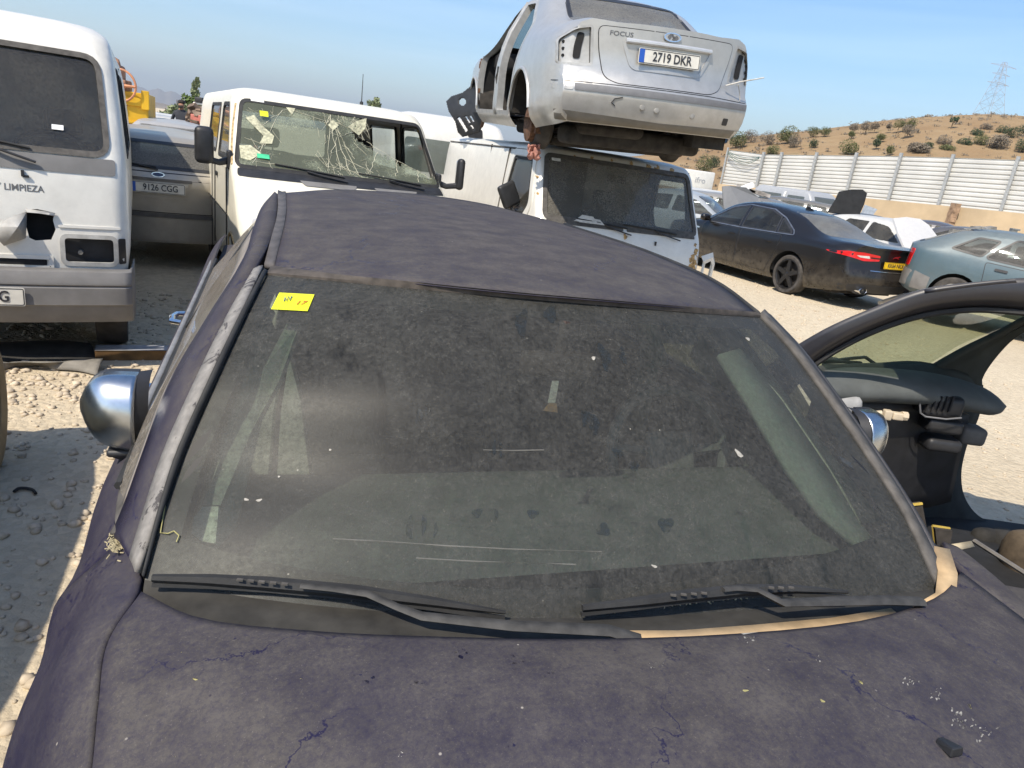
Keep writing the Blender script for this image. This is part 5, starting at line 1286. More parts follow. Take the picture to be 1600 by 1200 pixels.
sh.panel('paper_slip', MATS['white_paper'], UV_, 'y', -1, rrect(-.70, 1.685, .09, .03, .002), .008, .001)
m = MB()
for a, b, c_, d_ in ((-.55, 1.15, -.40, 1.21), (-.5, 1.145, -.33, 1.19)): m.poly([vpoint(sh, 'y', -1, a, b, .02), vpoint(sh, 'y', -1, c_ + .1, b, .03), vpoint(sh, 'y', -1, c_ + .05, d_, .03), vpoint(sh, 'y', -1, c_ - .06, d_ + .005, .025)])
m.build('litter', PAPER, UV_, smooth=False)
for a, b in ((.05, -.52), (.62, -.02)):
    wiper(UV_, [vpoint(sh, 'y', -1, a, 1.085, .035), vpoint(sh, 'y', -1, a - .18, 1.12, .035), vpoint(sh, 'y', -1, a - .28, 1.155, .03)], [vpoint(sh, 'y', -1, a - .03, 1.14, .02), vpoint(sh, 'y', -1, (a + b) / 2, 1.16, .022), vpoint(sh, 'y', -1, b, 1.175, .02)], ra=.012)
m = MB(); q = vpoint(sh, 'y', -1, .34, 1.03, 0); m.box((q.x, q.y - .01, q.z), (.012, .02, .04)); m.build('washer_jet', BLACK, UV_)
RUSTC = plain('rust_stain', (.40, .25, .10), .85, var=.6, scale=40)
rn = random.Random(12)
def splat(c, r, n=13): return [(c[0] + r * (1 + .5 * rn.uniform(-1, 1)) * math.cos(2 * PI * i / n), c[1] + r * (1 + .5 * rn.uniform(-1, 1)) * math.sin(2 * PI * i / n)) for i in range(n)]
for c_, r in (((.0, 1.06), .025), ((-.32, 1.748), .018), ((-.1, 1.755), .014), ((.12, 1.75), .022), ((.32, 1.75), .03), ((.42, 1.745), .035), ((.60, 1.74), .03), ((-.5, 1.74), .012), ((.84, 1.0), .03), ((.82, .93), .045), ((.845, .86), .05), ((.80, .80), .06), ((.83, 1.06), .016), ((.78, .9), .02), ((-.88, 1.5), .012), ((-.885, 1.35), .012)):
    sh.panel('rust_spot', RUSTC, UV_, 'y', -1, splat(c_, r), .003, .002)
for g in (-1, 1):
    sh.panel('side_window', CLEARG, UV_, 'x', g, dwU, -.004, .004); sh.frame('window_rubber', RUBBER, UV_, 'x', g, dwU, -.022, .008, .006)
    sh.frame('door_frame', WHITE, UV_, 'x', g, dwU, .016, .10, .012); sh.panel('front_door', WHITE, UV_, 'x', g, rpoly([(.34, .40), (1.42, .40), (1.42, 1.02), (.34, 1.02)], .04), .008, .012)
    m = MB(); m.tube([(g * .905, 1.46, .4), (g * .915, 1.46, 1.1), (g * .865, 1.46, 1.74)], .012, 5); m.tube([(g * .86, .6, 1.742), (g * .86, 4.4, 1.742)], .010, 5); m.build('shut_line', DUSTRUB, UV_)
    wheel(UV_, g * .70, .52, .28, .28, .17, g, STEELM, 5); wheel(UV_, g * .70, 3.4, .28, .28, .17, g, STEELM, 5); arch(UV_, UNDER, g * .5, g * .9, .52, .26, .36)
m = MB(); m.rbox((-1.03, .78, 1.28), (.20, .07, .24), .03, Matrix.Rotation(R(-28), 3, 'Y') @ Matrix.Rotation(R(15), 3, 'Z')); mo = m.build('door_mirror', BLACK, UV_)
m = MB(); m.tube([(-.92, .74, 1.10), (-.96, .76, 1.12), (-1.0, .78, 1.18)], .018, 6); m.rbox((-.925, .74, 1.09), (.03, .12, .06), .01); m.build('mirror_arm', BLACK, mo)
# bent wing edge hanging off at the right front wheel
m = MB(); m.tube([(.93, .10, .92), (1.0, .06, .97), (1.06, .10, .90), (1.08, .14, .72), (1.08, .16, .55)], .022, 5, flat=2.2); m.tube([(.96, .11, .90), (.95, .10, .7), (.96, .12, .55)], .016, 5); m.build('bent_wing', WHITE, UV_, angle=30)
m = MB(); m.rbox((0, -.02, .44), (1.75, .14, .2), .04); m.build('bumper', GREYP, UV_)
m = MB(); m.box((0, 2.3, .36), (1.65, 4.2, .14)); m.build('underbody', UNDER, UV_); m = MB(); m.grid([[(x, y, .55) for x in (-.88, .88)] for y in (.3, 4.4)]); m.grid([[(x, 2.2, z) for x in (-.87, .40)] for z in (.55, 1.76)]); m.build('cabin_floor', DARK, UV_)
m = MB(); m.rbox((0, .48, 1.02), (1.62, .42, .14), .05); m.build('dashboard', DARK, UV_)
seat(UV_, -.42, 1.15, .62, SEATM, -1, .48, True, .6); seat(UV_, .36, 1.15, .62, SEATM, -1, .48, True, .6); steering(UV_, (.40, .66, 1.14), .2, -1, 55)
m = MB(); m.rbox((.05, .62, 1.58), (.22, .03, .07), .012); m.build('interior_mirror', BLACK, UV_)
sh.panel('front_panel', WHITE, UV_, 'y', -1, rrect(0, .78, 1.3, .3, .03), .004); 
sh.panel('headlamp', CLEARL, UV_, 'y', -1, ell(-.62, .74, .09, .09), .008); sh.panel('headlamp', CLEARL, UV_, 'y', -1, ell(.62, .74, .09, .09), .008)
sh.done('body', WHITE, UV_)
# ------------------------------------------------------------------ white van standing behind, only its roof end shows
QV = empty('van', (-1.75, 12.6, 0), R(20), 'white van far behind, only its high roof and small dark window showing', 'van')
sh = shell_z([(.35, -.9, .9 + 3, .9, .12, .05), (1.2, -.9, 3.9, .95, .12, .05), (1.9, -.8, 3.9, .92, .14, .05), (2.05, -.7, 3.85, .86, .18, .05), (2.12, -.5, 3.7, .7, .22, .03), (2.14, -.1, 3.3, .4, .25, .01)], zstep=4)
sw = rrect(.38, 1.93, .22, .11, .015)
sh.panel('window', DARK, QV, 'y', -1, sw, .006); sh.frame('window_rubber', RUBBER, QV, 'y', -1, sw, 0, .015, .008)
sh.panel('windscreen', VGLASS, QV, 'y', -1, rrect(0, 1.5, 1.5, .5, .06), .004)
for g in (-1, 1): wheel(QV, g * .78, .0, .32, .32, .2, g, STEELM, 5); wheel(QV, g * .78, 3.0, .32, .32, .2, g, STEELM, 5)
m = MB(); m.box((0, 1.5, .4), (1.6, 4.2, .15)); m.build('underbody', UNDER, QV)
sh.done('body', WHITE, QV)
# ================================================================== cars
SGLASS = glass('car_glass', (.42, .47, .46), .22, (.25, .235, .20)); RGLASS = glass('dusty_rear_glass', (.30, .34, .34), .62, (.19, .185, .17), patch=.15)
def sedan(L=4.5, Wd=.88, H=1.45, kind='sedan'):
    st = {'sedan': [(-2.25, .80, .30, .92, .66, .97, .99, .14), (-2.15, .845, .26, .94, .69, .99, 1.01, .12), (-1.9, .87, .22, .95, .70, 1.0, 1.03, .05), (-1.55, .88, .2, .95, .70, 1.02, 1.05, 0), (-.85, .88, .2, .945, .60, 1.32, 1.36, 0), (-.4, .88, .2, .94, .585, 1.385, 1.44, 0)],
          'hatch': [(-2.05, .76, .30, .90, .66, .94, .96, .13), (-1.98, .83, .26, .93, .68, .99, 1.01, .12), (-1.85, .86, .22, .95, .68, 1.06, 1.10, .08), (-1.45, .88, .2, .95, .62, 1.29, 1.34, .02), (-1.15, .88, .2, .945, .60, 1.36, 1.41, 0), (-.4, .88, .2, .94, .585, 1.39, 1.445, 0)],
          'wagon': [(-2.30, .78, .30, .90, .68, .96, .98, .13), (-2.24, .84, .26, .94, .69, 1.03, 1.05, .12), (-2.15, .86, .22, .95, .67, 1.16, 1.19, .08), (-1.98, .875, .2, .95, .63, 1.33, 1.37, .04), (-1.6, .88, .2, .945, .61, 1.37, 1.42, 0), (-.4, .88, .2, .94, .59, 1.39, 1.445, 0)]}[kind]
    st = st + [(.15, .88, .2, .93, .575, 1.39, 1.45, 0), (.45, .88, .2, .925, .56, 1.34, 1.40, 0), (1.15, .88, .2, .92, .69, .97, 1.02, 0), (1.4, .875, .2, .90, .68, .93, .985, 0), (1.9, .85, .2, .82, .64, .85, .90, .08), (2.15, .80, .22, .74, .58, .77, .80, .14), (2.25, .72, .28, .62, .55, .66, .68, .16)]
    sx, sy, sz = Wd / .88, L / 4.5, H / 1.45
    return [(a * sy, b * sx, c * sz, d * sz, e * sx, f * sz, g * sz, h) for a, b, c, d, e, f, g, h in st], (sx, sy, sz)
def sc2(o, a, b): return [(p[0] * a, p[1] * b) for p in o]
def common_car(root, mat, L=4.5, Wd=.88, H=1.45, kind='sedan', detail=True, bonnet_open=False, lamps=True, gl=None, wheels=True, windows=True, seats=True, wr=.31, doors=True, rimmat=None):
    st, (sx, sy, sz) = sedan(L, Wd, H, kind); sh = shell_y(st, step=.09)
    gl = gl or SGLASS
    S = lambda o: sc2(o, sy, sz)
    fw = S(rpoly([(.98, .985), (.46, 1.285), (.0, 1.335), (-.02, .985)], .04)); rw = {'sedan': [(-.12, .985), (-.10, 1.335), (-.58, 1.30), (-.95, 1.13), (-1.02, .99)], 'hatch': [(-.12, .985), (-.10, 1.335), (-.75, 1.33), (-1.05, 1.02), (-1.02, .99)], 'wagon': [(-.12, .985), (-.10, 1.335), (-.95, 1.33), (-1.0, .99)]}[kind]; rw = S(rpoly(rw, .04))
    qw = {'sedan': None, 'hatch': [(-1.12, 1.0), (-.95, 1.27), (-1.25, 1.26), (-1.55, 1.03)], 'wagon': [(-1.1, .99), (-1.06, 1.33), (-1.72, 1.30), (-1.95, 1.02)]}[kind]
    sw = [fw, rw] + ([S(rpoly(qw, .04))] if qw else [])
    wsx = sc2(rpoly([(-.60, 1.035), (.60, 1.035), (.505, 1.365), (-.505, 1.365)], .05), sx, sz)
    rgx = sc2(rpoly({'sedan': [(-.58, 1.05), (.58, 1.05), (.50, 1.34), (-.50, 1.34)], 'hatch': [(-.60, 1.03), (.60, 1.03), (.52, 1.37), (-.52, 1.37)], 'wagon': [(-.62, 1.085), (.62, 1.085), (.54, 1.34), (-.54, 1.34)]}[kind], .05), sx, sz)
    if windows:
        sh.cut('y', 1, wsx); sh.cut('y', -1, rgx)
        for g in (-1, 1):
            for o in sw: sh.cut('x', g, o)
    ya, yb = 1.38 * sy, -1.30 * sy; za = wr
    for g in (-1, 1):
        for y in (ya, yb): sh.cut('x', g, ell(y, za + .01, wr + .05, wr + .05, 22))
    if windows:
        sh.panel('windscreen', gl, root, 'y', 1, offs(wsx, .01), .001, .003); sh.panel('rear_window', RGLASS if gl is SGLASS else gl, root, 'y', -1, offs(rgx, .01), .001, .003)
        for g in (-1, 1):
            for o in sw:
                sh.panel('side_window', gl, root, 'x', g, offs(o, .006), .0, .003)
                if detail: sh.frame('window_rubber', BLACK, root, 'x', g, o, -.012, .014, .005)
        if detail: sh.frame('window_rubber', BLACK, root, 'y', 1, wsx, -.02, .012, .004); sh.frame('window_rubber', BLACK, root, 'y', -1, rgx, -.02, .012, .004)
    for g in (-1, 1):
        for y in (ya, yb):
            if wheels: wheel(root, g * (Wd - .10), y, wr, wr, .19, g, rimmat or ALLOY, 7)
            arch(root, UNDER, g * (Wd - .30), g * (Wd - .01), y, za, wr + .06)
        if doors:
            for nm, o in (('front_door', [(1.0, .30), (1.02, .93), (-.05, .93), (-.05, .30)]), ('rear_door', [(-.09, .30), (-.09, .93), (-1.03, .93), (-.98, .62), (-.80, .30)])):
                o = S(rpoly(o, .04)); sh.panel('shut_line', BLACK, root, 'x', g, offs(o, .010), .0015, .002); sh.panel(nm, mat, root, 'x', g, o, .005, .006)
            for y in (.15, -.80): sh.panel('door_handle', BLACK, root, 'x', g, rrect(y * sy, .86 * sz, .17, .035, .015), .022)
        if detail:
            m = MB(); m.rbox((g * (Wd + .10), .88 * sy, 1.0 * sz), (.18, .12, .13), .045); m.tube([(g * (Wd - .06), .90 * sy, .97 * sz), (g * (Wd + .06), .89 * sy, .97 * sz)], .025, 6); m.build('door_mirror', BLACK if mat is not None else mat, root)
        if lamps:
            zt = .78 * sz; yz = {'sedan': (.72, .88), 'hatch': (.62, .90), 'wagon': (.66, 1.0)}[kind]
            sh.panel('tail_lamp', REDL, root, 'y', -1, sc2(rpoly([(g * .56, yz[0]), (g * .77, yz[0]), (g * .77, yz[1]), (g * .60, yz[1])], .03), sx, sz), .010)
            sh.panel('headlamp', CLEARL, root, 'y', 1, sc2(rpoly([(g * .40, .56), (g * .68, .58), (g * .66, .70), (g * .42, .66)], .03), sx, sz), .008)
    if seats:
        for x in (-.36, .36): seat(root, x, .10 * sy, .42, SEATM, 1, .5)
        m = MB(); m.rbox((0, -1.12 * sy, .72), (1.25, .14, .55), .05, Matrix.Rotation(R(14), 3, 'X')); m.rbox((0, -.85 * sy, .42), (1.25, .5, .16), .05); m.build('rear_bench', SEATM, root)
        m = MB(); m.rbox((0, 1.0 * sy, .86), (1.35, .45, .2), .06); m.build('dashboard', DARK, root)
        steering(root, (-.36, .72 * sy, .92), .18, 1, -25)
    m = MB(); m.box((0, 0, .25), (Wd * 1.5, L * .86, .06)); m.build('underbody', UNDER, root)
    return sh, (sx, sy, sz)
# ------------------------------------------------------------------ silver saloon stacked on the van
SILVER = paint('silver_paint', (.50, .495, .48), .34, .5, .16, (.36, .33, .28), (.14, .12, .09), .35, (.12, .12, .12), .25)
SILV2 = plain('bare_silver_inner', (.40, .40, .39), .45, .3, var=.15)
fo_yaw, fo_p, fo_r = R(15), R(2.2), R(-2.0)
rotm = Euler((fo_p, fo_r, fo_yaw)).to_matrix()
fo_loc = Vector((.885, 6.16, 1.715)) - rotm @ Vector((0, -2.30, 0))
FO = empty('parked_car', fo_loc, fo_yaw, 'silver saloon without doors, tail lamps or tyres, stacked on the roof of a white van', 'car', None, fo_p, fo_r)
lean = lambda z: float(np.interp(z, [.25, .36, .50, .575, .60, .66, .80, .95, 1.05], [.05, -.05, -.085, -.085, -.05, -.015, .005, .0, 0]))
sh = shell_y([(-2.17, .80, .30, .90, .70, 1.025, 1.05, .17), (-2.06, .865, .27, .92, .72, 1.04, 1.065, .13), (-1.8, .905, .24, .94, .72, 1.055, 1.085, .05), (-1.60, .915, .22, .95, .72, 1.075, 1.11, 0), (-.95, .92, .2, .96, .63, 1.36, 1.41, 0), (-.5, .92, .2, .955, .61, 1.43, 1.485, 0), (.1, .92, .2, .94, .60, 1.44, 1.50, 0),
              (.45, .92, .2, .935, .59, 1.39, 1.455, 0), (1.15, .915, .2, .92, .71, .98, 1.04, 0), (1.5, .905, .2, .90, .70, .95, 1.0, 0), (1.78, .885, .2, .86, .68, .90, .95, 0)], step=.06, lean_r=lean)
fo_do = rpoly([(1.10, .31), (1.06, .93), (.50, 1.335), (-.06, 1.395), (-.06, .31)], .05); fo_dr = rpoly([(-.20, .31), (-.20, 1.395), (-.62, 1.365), (-1.08, 1.12), (-1.10, 1.0), (-.92, .68), (-.80, .31)], .06)
fo_wf = rpoly([(1.0, .97), (.5, 1.31), (-.05, 1.37), (-.05, .97)], .04); fo_wr = rpoly([(-.15, .975), (-.15, 1.375), (-.62, 1.345), (-1.08, 1.1), (-1.1, .985)], .05)
fo_ar = ell(-1.24, .33, .385, .37, 28); fo_af = ell(1.40, .33, .385, .37, 28)
fo_ws = rpoly([(-.62, 1.06), (.62, 1.06), (.53, 1.42), (-.53, 1.42)], .05); fo_rg = rpoly([(-.60, 1.105), (.60, 1.105), (.53, 1.395), (-.53, 1.395)], .06)
sh.cut('x', -1, fo_do); sh.cut('x', -1, fo_dr); sh.cut('x', 1, fo_wf); sh.cut('x', 1, fo_wr)
for g in (-1, 1): sh.cut('x', g, fo_ar); sh.cut('x', g, fo_af)
sh.cut('y', 1, fo_ws); sh.cut('y', -1, fo_rg)
lampo = {g: rpoly([(g * .845, .715), (g * .85, .90), (g * .74, .985), (g * .615, 1.01), (g * .585, .72)], .03) for g in (-1, 1)}
for g in (-1, 1): sh.cut('y', -1, lampo[g])
sh.panel('rear_window', RGLASS, FO, 'y', -1, offs(fo_rg, .012), .001, .003); sh.panel('windscreen', SGLASS, FO, 'y', 1, offs(fo_ws, .012), .001, .003)
sh.frame('window_rubber', BLACK, FO, 'y', -1, fo_rg, -.03, .008, .004)
for o in (fo_wf, fo_wr): sh.panel('side_window', SGLASS, FO, 'x', 1, offs(o, .008), 0, .003)
for o in (fo_do, fo_dr): sh.frame('door_aperture', SILV2, FO, 'x', -1, o, -.035, .006, .002, .07)
for g in (-1, 1): archlip(sh, SILVER, FO, g, -1.24, .33, .395, .38, .016); archlip(sh, SILVER, FO, g, 1.40, .33, .395, .38, .016)
# boot lid with a real shut line, plate recess, handle bar
lid = rpoly([(-.575, 1.008), (.575, 1.008), (.555, .86), (.50, .655), (.40, .615), (-.40, .615), (-.50, .655), (-.555, .86)], .05)
sh.panel('shut_line', BLACK, FO, 'y', -1, offs(lid, .006), .001, .002); bl = sh.panel('boot_lid', SILVER, FO, 'y', -1, lid, .006, .008, step=.05)
sh.frame('plate_recess', SILVER, bl, 'y', -1, rpoly([(-.37, .925), (.37, .925), (.285, .745), (-.285, .745)], .04), -.004, .022, .012, .014)
m = MB(); h = [sh.hit('y', -1, x, .925) for x in np.linspace(-.36, .36, 13)]
m.tube([(p.x, p.y - .018, p.z) for p in h], .020, 8, flat=.9); m.build('handle_bar', plain('bright_silver', (.62, .63, .65), .3, .5, var=.08), bl)
q = sh.hit('y', -1, 0, .83); plate(FO, frameM((q.x, q.y - .022, q.z), (1, 0, 0), (0, .10, 1)), '2719 DKR', size=.094, label='white number plate reading 2719 DKR')
q = sh.hit('y', -1, .0, .985); M0 = frameM((q.x, q.y - .010, q.z), (1, 0, 0), (0, .08, 1))
m = MB(); m.prism(ell(0, 0, .075, .036, 32), lambda a, b, t: M0 @ Vector((a, b, t)), .008); em = m.build('badge', SILV2, bl, smooth=False)
m = MB(); o1 = ell(0, 0, .072, .033, 32); o2 = ell(0, 0, .062, .025, 32); m.grid([[M0 @ Vector((a, b, .0095)) for a, b in o1], [M0 @ Vector((a, b, .0095)) for a, b in o2]], closed=True); m.build('badge_ring', CHROME, em, smooth=False)
m = MB(); rn = random.Random(2)
for c_ in ((-.03, .0), (.0, .008), (.03, -.004), (.01, -.012), (-.015, .012)): m.prism(splat(c_, .014, 9), lambda a, b, t: M0 @ Vector((a, b, .0085 + t)), .001)
m.build('badge_wear', plain('badge_grey', (.12, .12, .12), .5), em, smooth=False)
text_on(sh, 'lettering', 'FOCUS', .046, plain('badge_chrome', (.16, .16, .17), .3, .7), bl, -.40, .965, .008, 1.25)
for g in (-1, 1):
    sh.panel('lamp_recess', SILV2, FO, 'y', -1, offs(lampo[g], .012), -.035, .002)
    sh.panel('lamp_opening', DARK, FO, 'y', -1, rpoly([(g * .70 - .032, .765), (g * .70 + .022, .765), (g * .70 + .026, .86), (g * .695 + .034, .95), (g * .695 - .018, .955), (g * .70 - .03, .86)], .02), -.028, .002)
    sh.panel('lamp_edge', BLACK, FO, 'y', -1, rpoly([(g * .585, .72), (g * .60, .72), (g * .632, 1.005), (g * .612, 1.012)], .004), -.02, .02)
    m = MB()
    for z in (.78, .83, .88, .92):
        q = sh.hitc('y', -1, g * .80, z, 0, .8); m.lathe([(.001, -.0), (.012, 0), (.012, .012)], (q.x, q.y + .03, q.z), 'y', 10)
    m.build('lamp_studs', DARK, FO)
    sh.frame('lamp_flange', SILV2, FO, 'y', -1, lampo[g], -.014, .004, .001, .035)
# bumper strip, apron, damage
BSTRIP = plain('bumper_strip', (.15, .152, .16), .6, var=.12)
sh.panel('bumper_strip', BSTRIP, FO, 'y', -1, rpoly([(-.72, .535), (.845, .53), (.845, .575), (-.72, .588)], .008), .008, .012, .05)
sh.panel('strip_socket', SILV2, FO, 'y', -1, rpoly([(-.855, .535), (-.73, .535), (-.73, .588), (-.855, .575)], .012), .005, .01)
sh.panel('shut_line', BLACK, FO, 'y', -1, rpoly([(-.86, .592), (-.40, .597), (.40, .597), (.855, .582), (.855, .588), (.4, .603), (-.4, .603), (-.86, .598)], 0), .002, .002)
APR = plain('bumper_apron', (.19, .175, .15), .8, var=.2, scale=7)
sh.panel('bumper_apron', APR, FO, 'y', -1, rpoly([(-.80, .305), (.80, .305), (.83, .37), (0, .355), (-.83, .385)], .01), .004, .01, .05)
sh.panel('tow_hole', BLACK, FO, 'y', -1, rrect(.60, .425, .055, .055, .01), .003, .01)
m = MB()
for x, z in ((-.18, .46), (-.06, .45), (.26, .44)): q = sh.hit('y', -1, x, z); m.lathe([(.001, -.006), (.02, -.004), (.026, .002)], q, 'y', 9)
m.build('dents', plain('scuffed_silver', (.3, .29, .27), .5, .2), FO)
m = MB(); P = [sh.hit('y', -1, a, b) - Vector((0, .004, 0)) for a, b in ((-.40, .45), (-.43, .47), (-.41, .50), (-.35, .515))]; m.tube(P, .004, 5); m.build('bumper_crack', BLACK, FO)
m = MB(); P = [(.55, -2.30, .70), (.66, -2.32, .74), (.78, -2.30, .77), (.90, -2.26, .80)]; m.tube(P, .006, 6); m.tube([(.66, -2.30, .72), (.70, -2.28, .66), (.72, -2.27, .60)], .004, 5); m.build('loose_wire', plain('pale_wire', (.55, .53, .48), .6), FO)
# B pillar, sill, hinges, inner parts seen through the openings
m = MB(); m.grid(crgrid([[(-.915, -.07, .3), (-.90, -.07, .7), (-.885, -.07, .95), (-.66, -.06, 1.38)], [(-.925, -.13, .3), (-.915, -.13, .7), (-.90, -.13, .95), (-.68, -.12, 1.40)], [(-.915, -.19, .3), (-.90, -.19, .7), (-.885, -.19, .95), (-.66, -.18, 1.38)]], 3, 3)); m.build('door_pillar', SILV2, FO, thick=.03)
m = MB()
for z in (.42, .55, .70, .82): m.box((-.90, 1.07, z), (.03, .05, .05)); m.lathe([(.001, -.02), (.012, -.02), (.012, .02), (.001, .02)], (-.905, 1.06, z + .03), 'z', 8)
m.tube([(-.89, 1.08, .40), (-.90, 1.06, .6), (-.88, 1.09, .75), (-.90, 1.05, .9)], .012, 6); m.build('hinge_hardware', RUST, FO)
m = MB(); m.tube([(-.915, -.13, .60), (-.93, -.12, .66), (-.92, -.15, .72)], .010, 6); m.box((-.915, -.13, .74), (.02, .05, .05)); m.build('door_latch', BLACK, FO)
m = MB(); m.grid([[(x, y, .30) for x in (-.88, .88)] for y in (-1.7, 1.7)]); m.build('floor', UNDER, FO)
m = MB(); m.grid(crgrid([[(-.88, 1.05, .3), (-.5, 1.12, .3), (.5, 1.12, .3), (.88, 1.05, .3)], [(-.88, 1.05, .93), (-.5, 1.12, .93), (.5, 1.12, .93), (.88, 1.05, .93)]], 2, 2)); m.build('bulkhead', DARK, FO)
seat(FO, -.38, .05, .45, SEATM, 1, .5); seat(FO, .38, .05, .45, SEATM, 1, .5)
m = MB(); m.rbox((0, .98, .88), (1.5, .4, .2), .06); m.build('dashboard', DARK, FO)
m = MB(); m.rbox((0, -1.02, .75), (1.3, .14, .6), .05, Matrix.Rotation(R(14), 3, 'X')); m.build('rear_bench', SEATM, FO)
# underside: floor pan, rear axle, springs, rusty drums
m = MB(); m.grid([[(-.80, y, .30 + .03 * math.sin(y * 3)) for y in np.linspace(-2.0, 1.7, 20)], [(.80, y, .30) for y in np.linspace(-2.0, 1.7, 20)]]); m.rbox((-.25, -1.75, .27), (.6, .5, .12), .06); m.rbox((.05, -.62, .20), (1.2, .75, .22), .06); m.rbox((-.1, .5, .2), (.5, 1.6, .16), .05); m.rbox((0, -1.75, .20), (1.25, .34, .16), .05); m.rbox((0, -1.24, .14), (1.2, .26, .12), .04); m.build('underbody', UNDER, FO)
m = MB(); m.tube([(-.62, -1.24, .24), (.62, -1.24, .24)], .05, 8); m.tube([(-.45, -1.5, .28), (.45, -1.2, .25)], .02, 6); m.tube([(.3, -1.7, .30), (.62, -1.3, .22)], .025, 6); m.tube([(-.3, -1.7, .30), (-.62, -1.3, .22)], .025, 6); m.build('rear_axle', UNDER, FO)
for g in (-1, 1):
    m = MB(); m.tube([(g * .52 + .055 * math.cos(t_ * .7), -1.36 + .055 * math.sin(t_ * .7), .14 + .0045 * t_) for t_ in range(46)], .011, 6); m.build('coil_spring', BLACK, FO)
    m = MB(); m.lathe([(.001, -.10), (.05, -.10), (.06, -.07), (.14, -.07), (.145, .02), (.10, .03), (.04, .09), (.001, .09)], (g * .74, -1.24, .30), 'x', 24) if False else m.lathe([(.001, -.085), (.10, -.085), (.155, -.07), (.16, .01), (.145, .03), (.06, .035), (.05, .075), (.001, .08)], (g * .74, -1.24, .245), 'x', 24); m.build('brake_drum', RUST, FO)
    m = MB(); m.lathe([(.05, -.10), (.20, -.10), (.235, -.06), (.24, .02), (.20, .05), (.17, .05), (.15, -.04)], (g * .66, -1.24, .27), 'x', 28); m.build('torn_tyre', TYRE, FO)
    m = MB(); m.box((g * .75, -1.40, .27), (.06, .09, .20)); m.tube([(g * .72, -1.42, .38), (g * .70, -1.35, .55)], .03, 8); m.build('caliper', RUST, FO)
    m = MB(); m.lathe([(.001, -.03), (.15, -.03), (.15, .0), (.06, .0), (.06, .05), (.001, .05)], (g * .76, 1.40, .28), 'x', 24); m.tube([(g * .66, 1.40, .3), (g * .6, 1.38, .75)], .035, 8); m.build('brake_disc', RUST, FO)
    arch(FO, UNDER, g * .55, g * .885, -1.24, .33, .40); arch(FO, UNDER, g * .55, g * .885, 1.40, .33, .40)
m = MB(); m.box((.60, -1.95, .27), (.30, .30, .14)); m.build('silencer', UNDER, FO)
# black inner wing hanging at the front, with a round hole and slots
outl = [(697, 158), (706, 150), (722, 145), (735, 135), (743, 126), (750, 150), (755, 190), (748, 207), (722, 214), (715, 206), (711, 190), (701, 174)]
holes = [ell(722, 159, 6.5, 6.2, 18), [(713, 185), (718, 182), (731, 204), (727, 208)], [(725, 182), (729, 181), (735, 192), (732, 193)], [(732, 181), (736, 180), (741, 190), (738, 191)], [(733, 196), (737, 195), (742, 203), (739, 204)], [(723, 184), (724, 183), (724, 184), (723, 185)]]
m = MB(); st_ = 1.0; idx = {}; vs = []; fs = []
def vv(i, j):
    if (i, j) not in idx:
        px, py = 696 + i * st_, 125 + j * st_; idx[i, j] = len(vs); vs.append(aty(px, py, 9.75 + .010 * (730 - px) + .05 * math.sin(py * .06)))
    return idx[i, j]
for i in range(62):
    for j in range(92):
        px, py = 696 + (i + .5) * st_, 125 + (j + .5) * st_
        if inside(outl, px, py) and not any(inside(h_, px, py) for h_ in holes): fs.append((vv(i, j), vv(i + 1, j), vv(i + 1, j + 1), vv(i, j + 1)))
m.add(vs, fs); m.build('front_wing_liner', BLACK, FO, True, thick=.02)
sh.done('body', SILVER, FO)
# a crushed red rag wedged under it
m = MB(); rn = random.Random(6); G = [[aty(825 + 3.2 * i + rn.gauss(0, .8), 226 + 3.4 * j + rn.gauss(0, .8), 6.85 + rn.gauss(0, .02)) for i in range(7)] for j in range(8)]
m.grid(crgrid(G, 2, 2)); tag(m.build('rag', plain('faded_red_cloth', (.42, .20, .16), .9, var=.3), thick=.01), 'faded red rag wedged between the stacked silver saloon and the van roof', 'rag')
# ------------------------------------------------------------------ black saloon
JBLK = paint('black_paint', (.008, .007, .007), .20, 0, .05, (.20, .175, .14), (.10, .08, .06), .12, (.02, .02, .02), .5, .6)
JGL = glass('dark_car_glass', (.30, .33, .33), .07, (.25, .24, .2))
JA = empty('parked_car', (4.71, 14.0, 0), R(25.8), 'glossy black saloon with a yellow plate and black spoked wheels', 'car')
lean = lambda z: float(np.interp(z, [.25, .36, .52, .62, .70, .86, .96, 1.05], [.06, -.03, -.08, -.06, -.02, .0, -.02, 0]))
sh = shell_y([(-2.42, .80, .30, .90, .68, 1.015, 1.03, .20), (-2.28, .87, .27, .93, .71, 1.03, 1.05, .14), (-2.0, .92, .23, .955, .72, 1.035, 1.065, .05), (-1.78, .935, .2, .965, .72, 1.045, 1.085, 0), (-.95, .94, .2, .955, .60, 1.315, 1.37, 0), (-.3, .94, .19, .94, .585, 1.40, 1.455, 0), (.3, .94, .19, .925, .575, 1.40, 1.455, 0), (.65, .94, .19, .915, .57, 1.34, 1.40, 0), (1.45, .93, .19, .89, .70, .95, 1.0, 0), (1.9, .92, .19, .85, .70, .88, .94, 0), (2.25, .87, .2, .78, .64, .79, .85, .08), (2.42, .78, .24, .68, .55, .69, .73, .16), (2.48, .7, .32, .58, .5, .6, .62, .18)], step=.07, lean_r=lean)
jf = rpoly([(1.14, .955), (.62, 1.265), (.22, 1.345), (.14, .965)], .03); jr = rpoly([(.06, .97), (.13, 1.352), (-.40, 1.335), (-.70, 1.255), (-.80, .995)], .03); jq = rpoly([(-.86, 1.0), (-.76, 1.235), (-1.10, 1.07), (-1.17, 1.012)], .025)
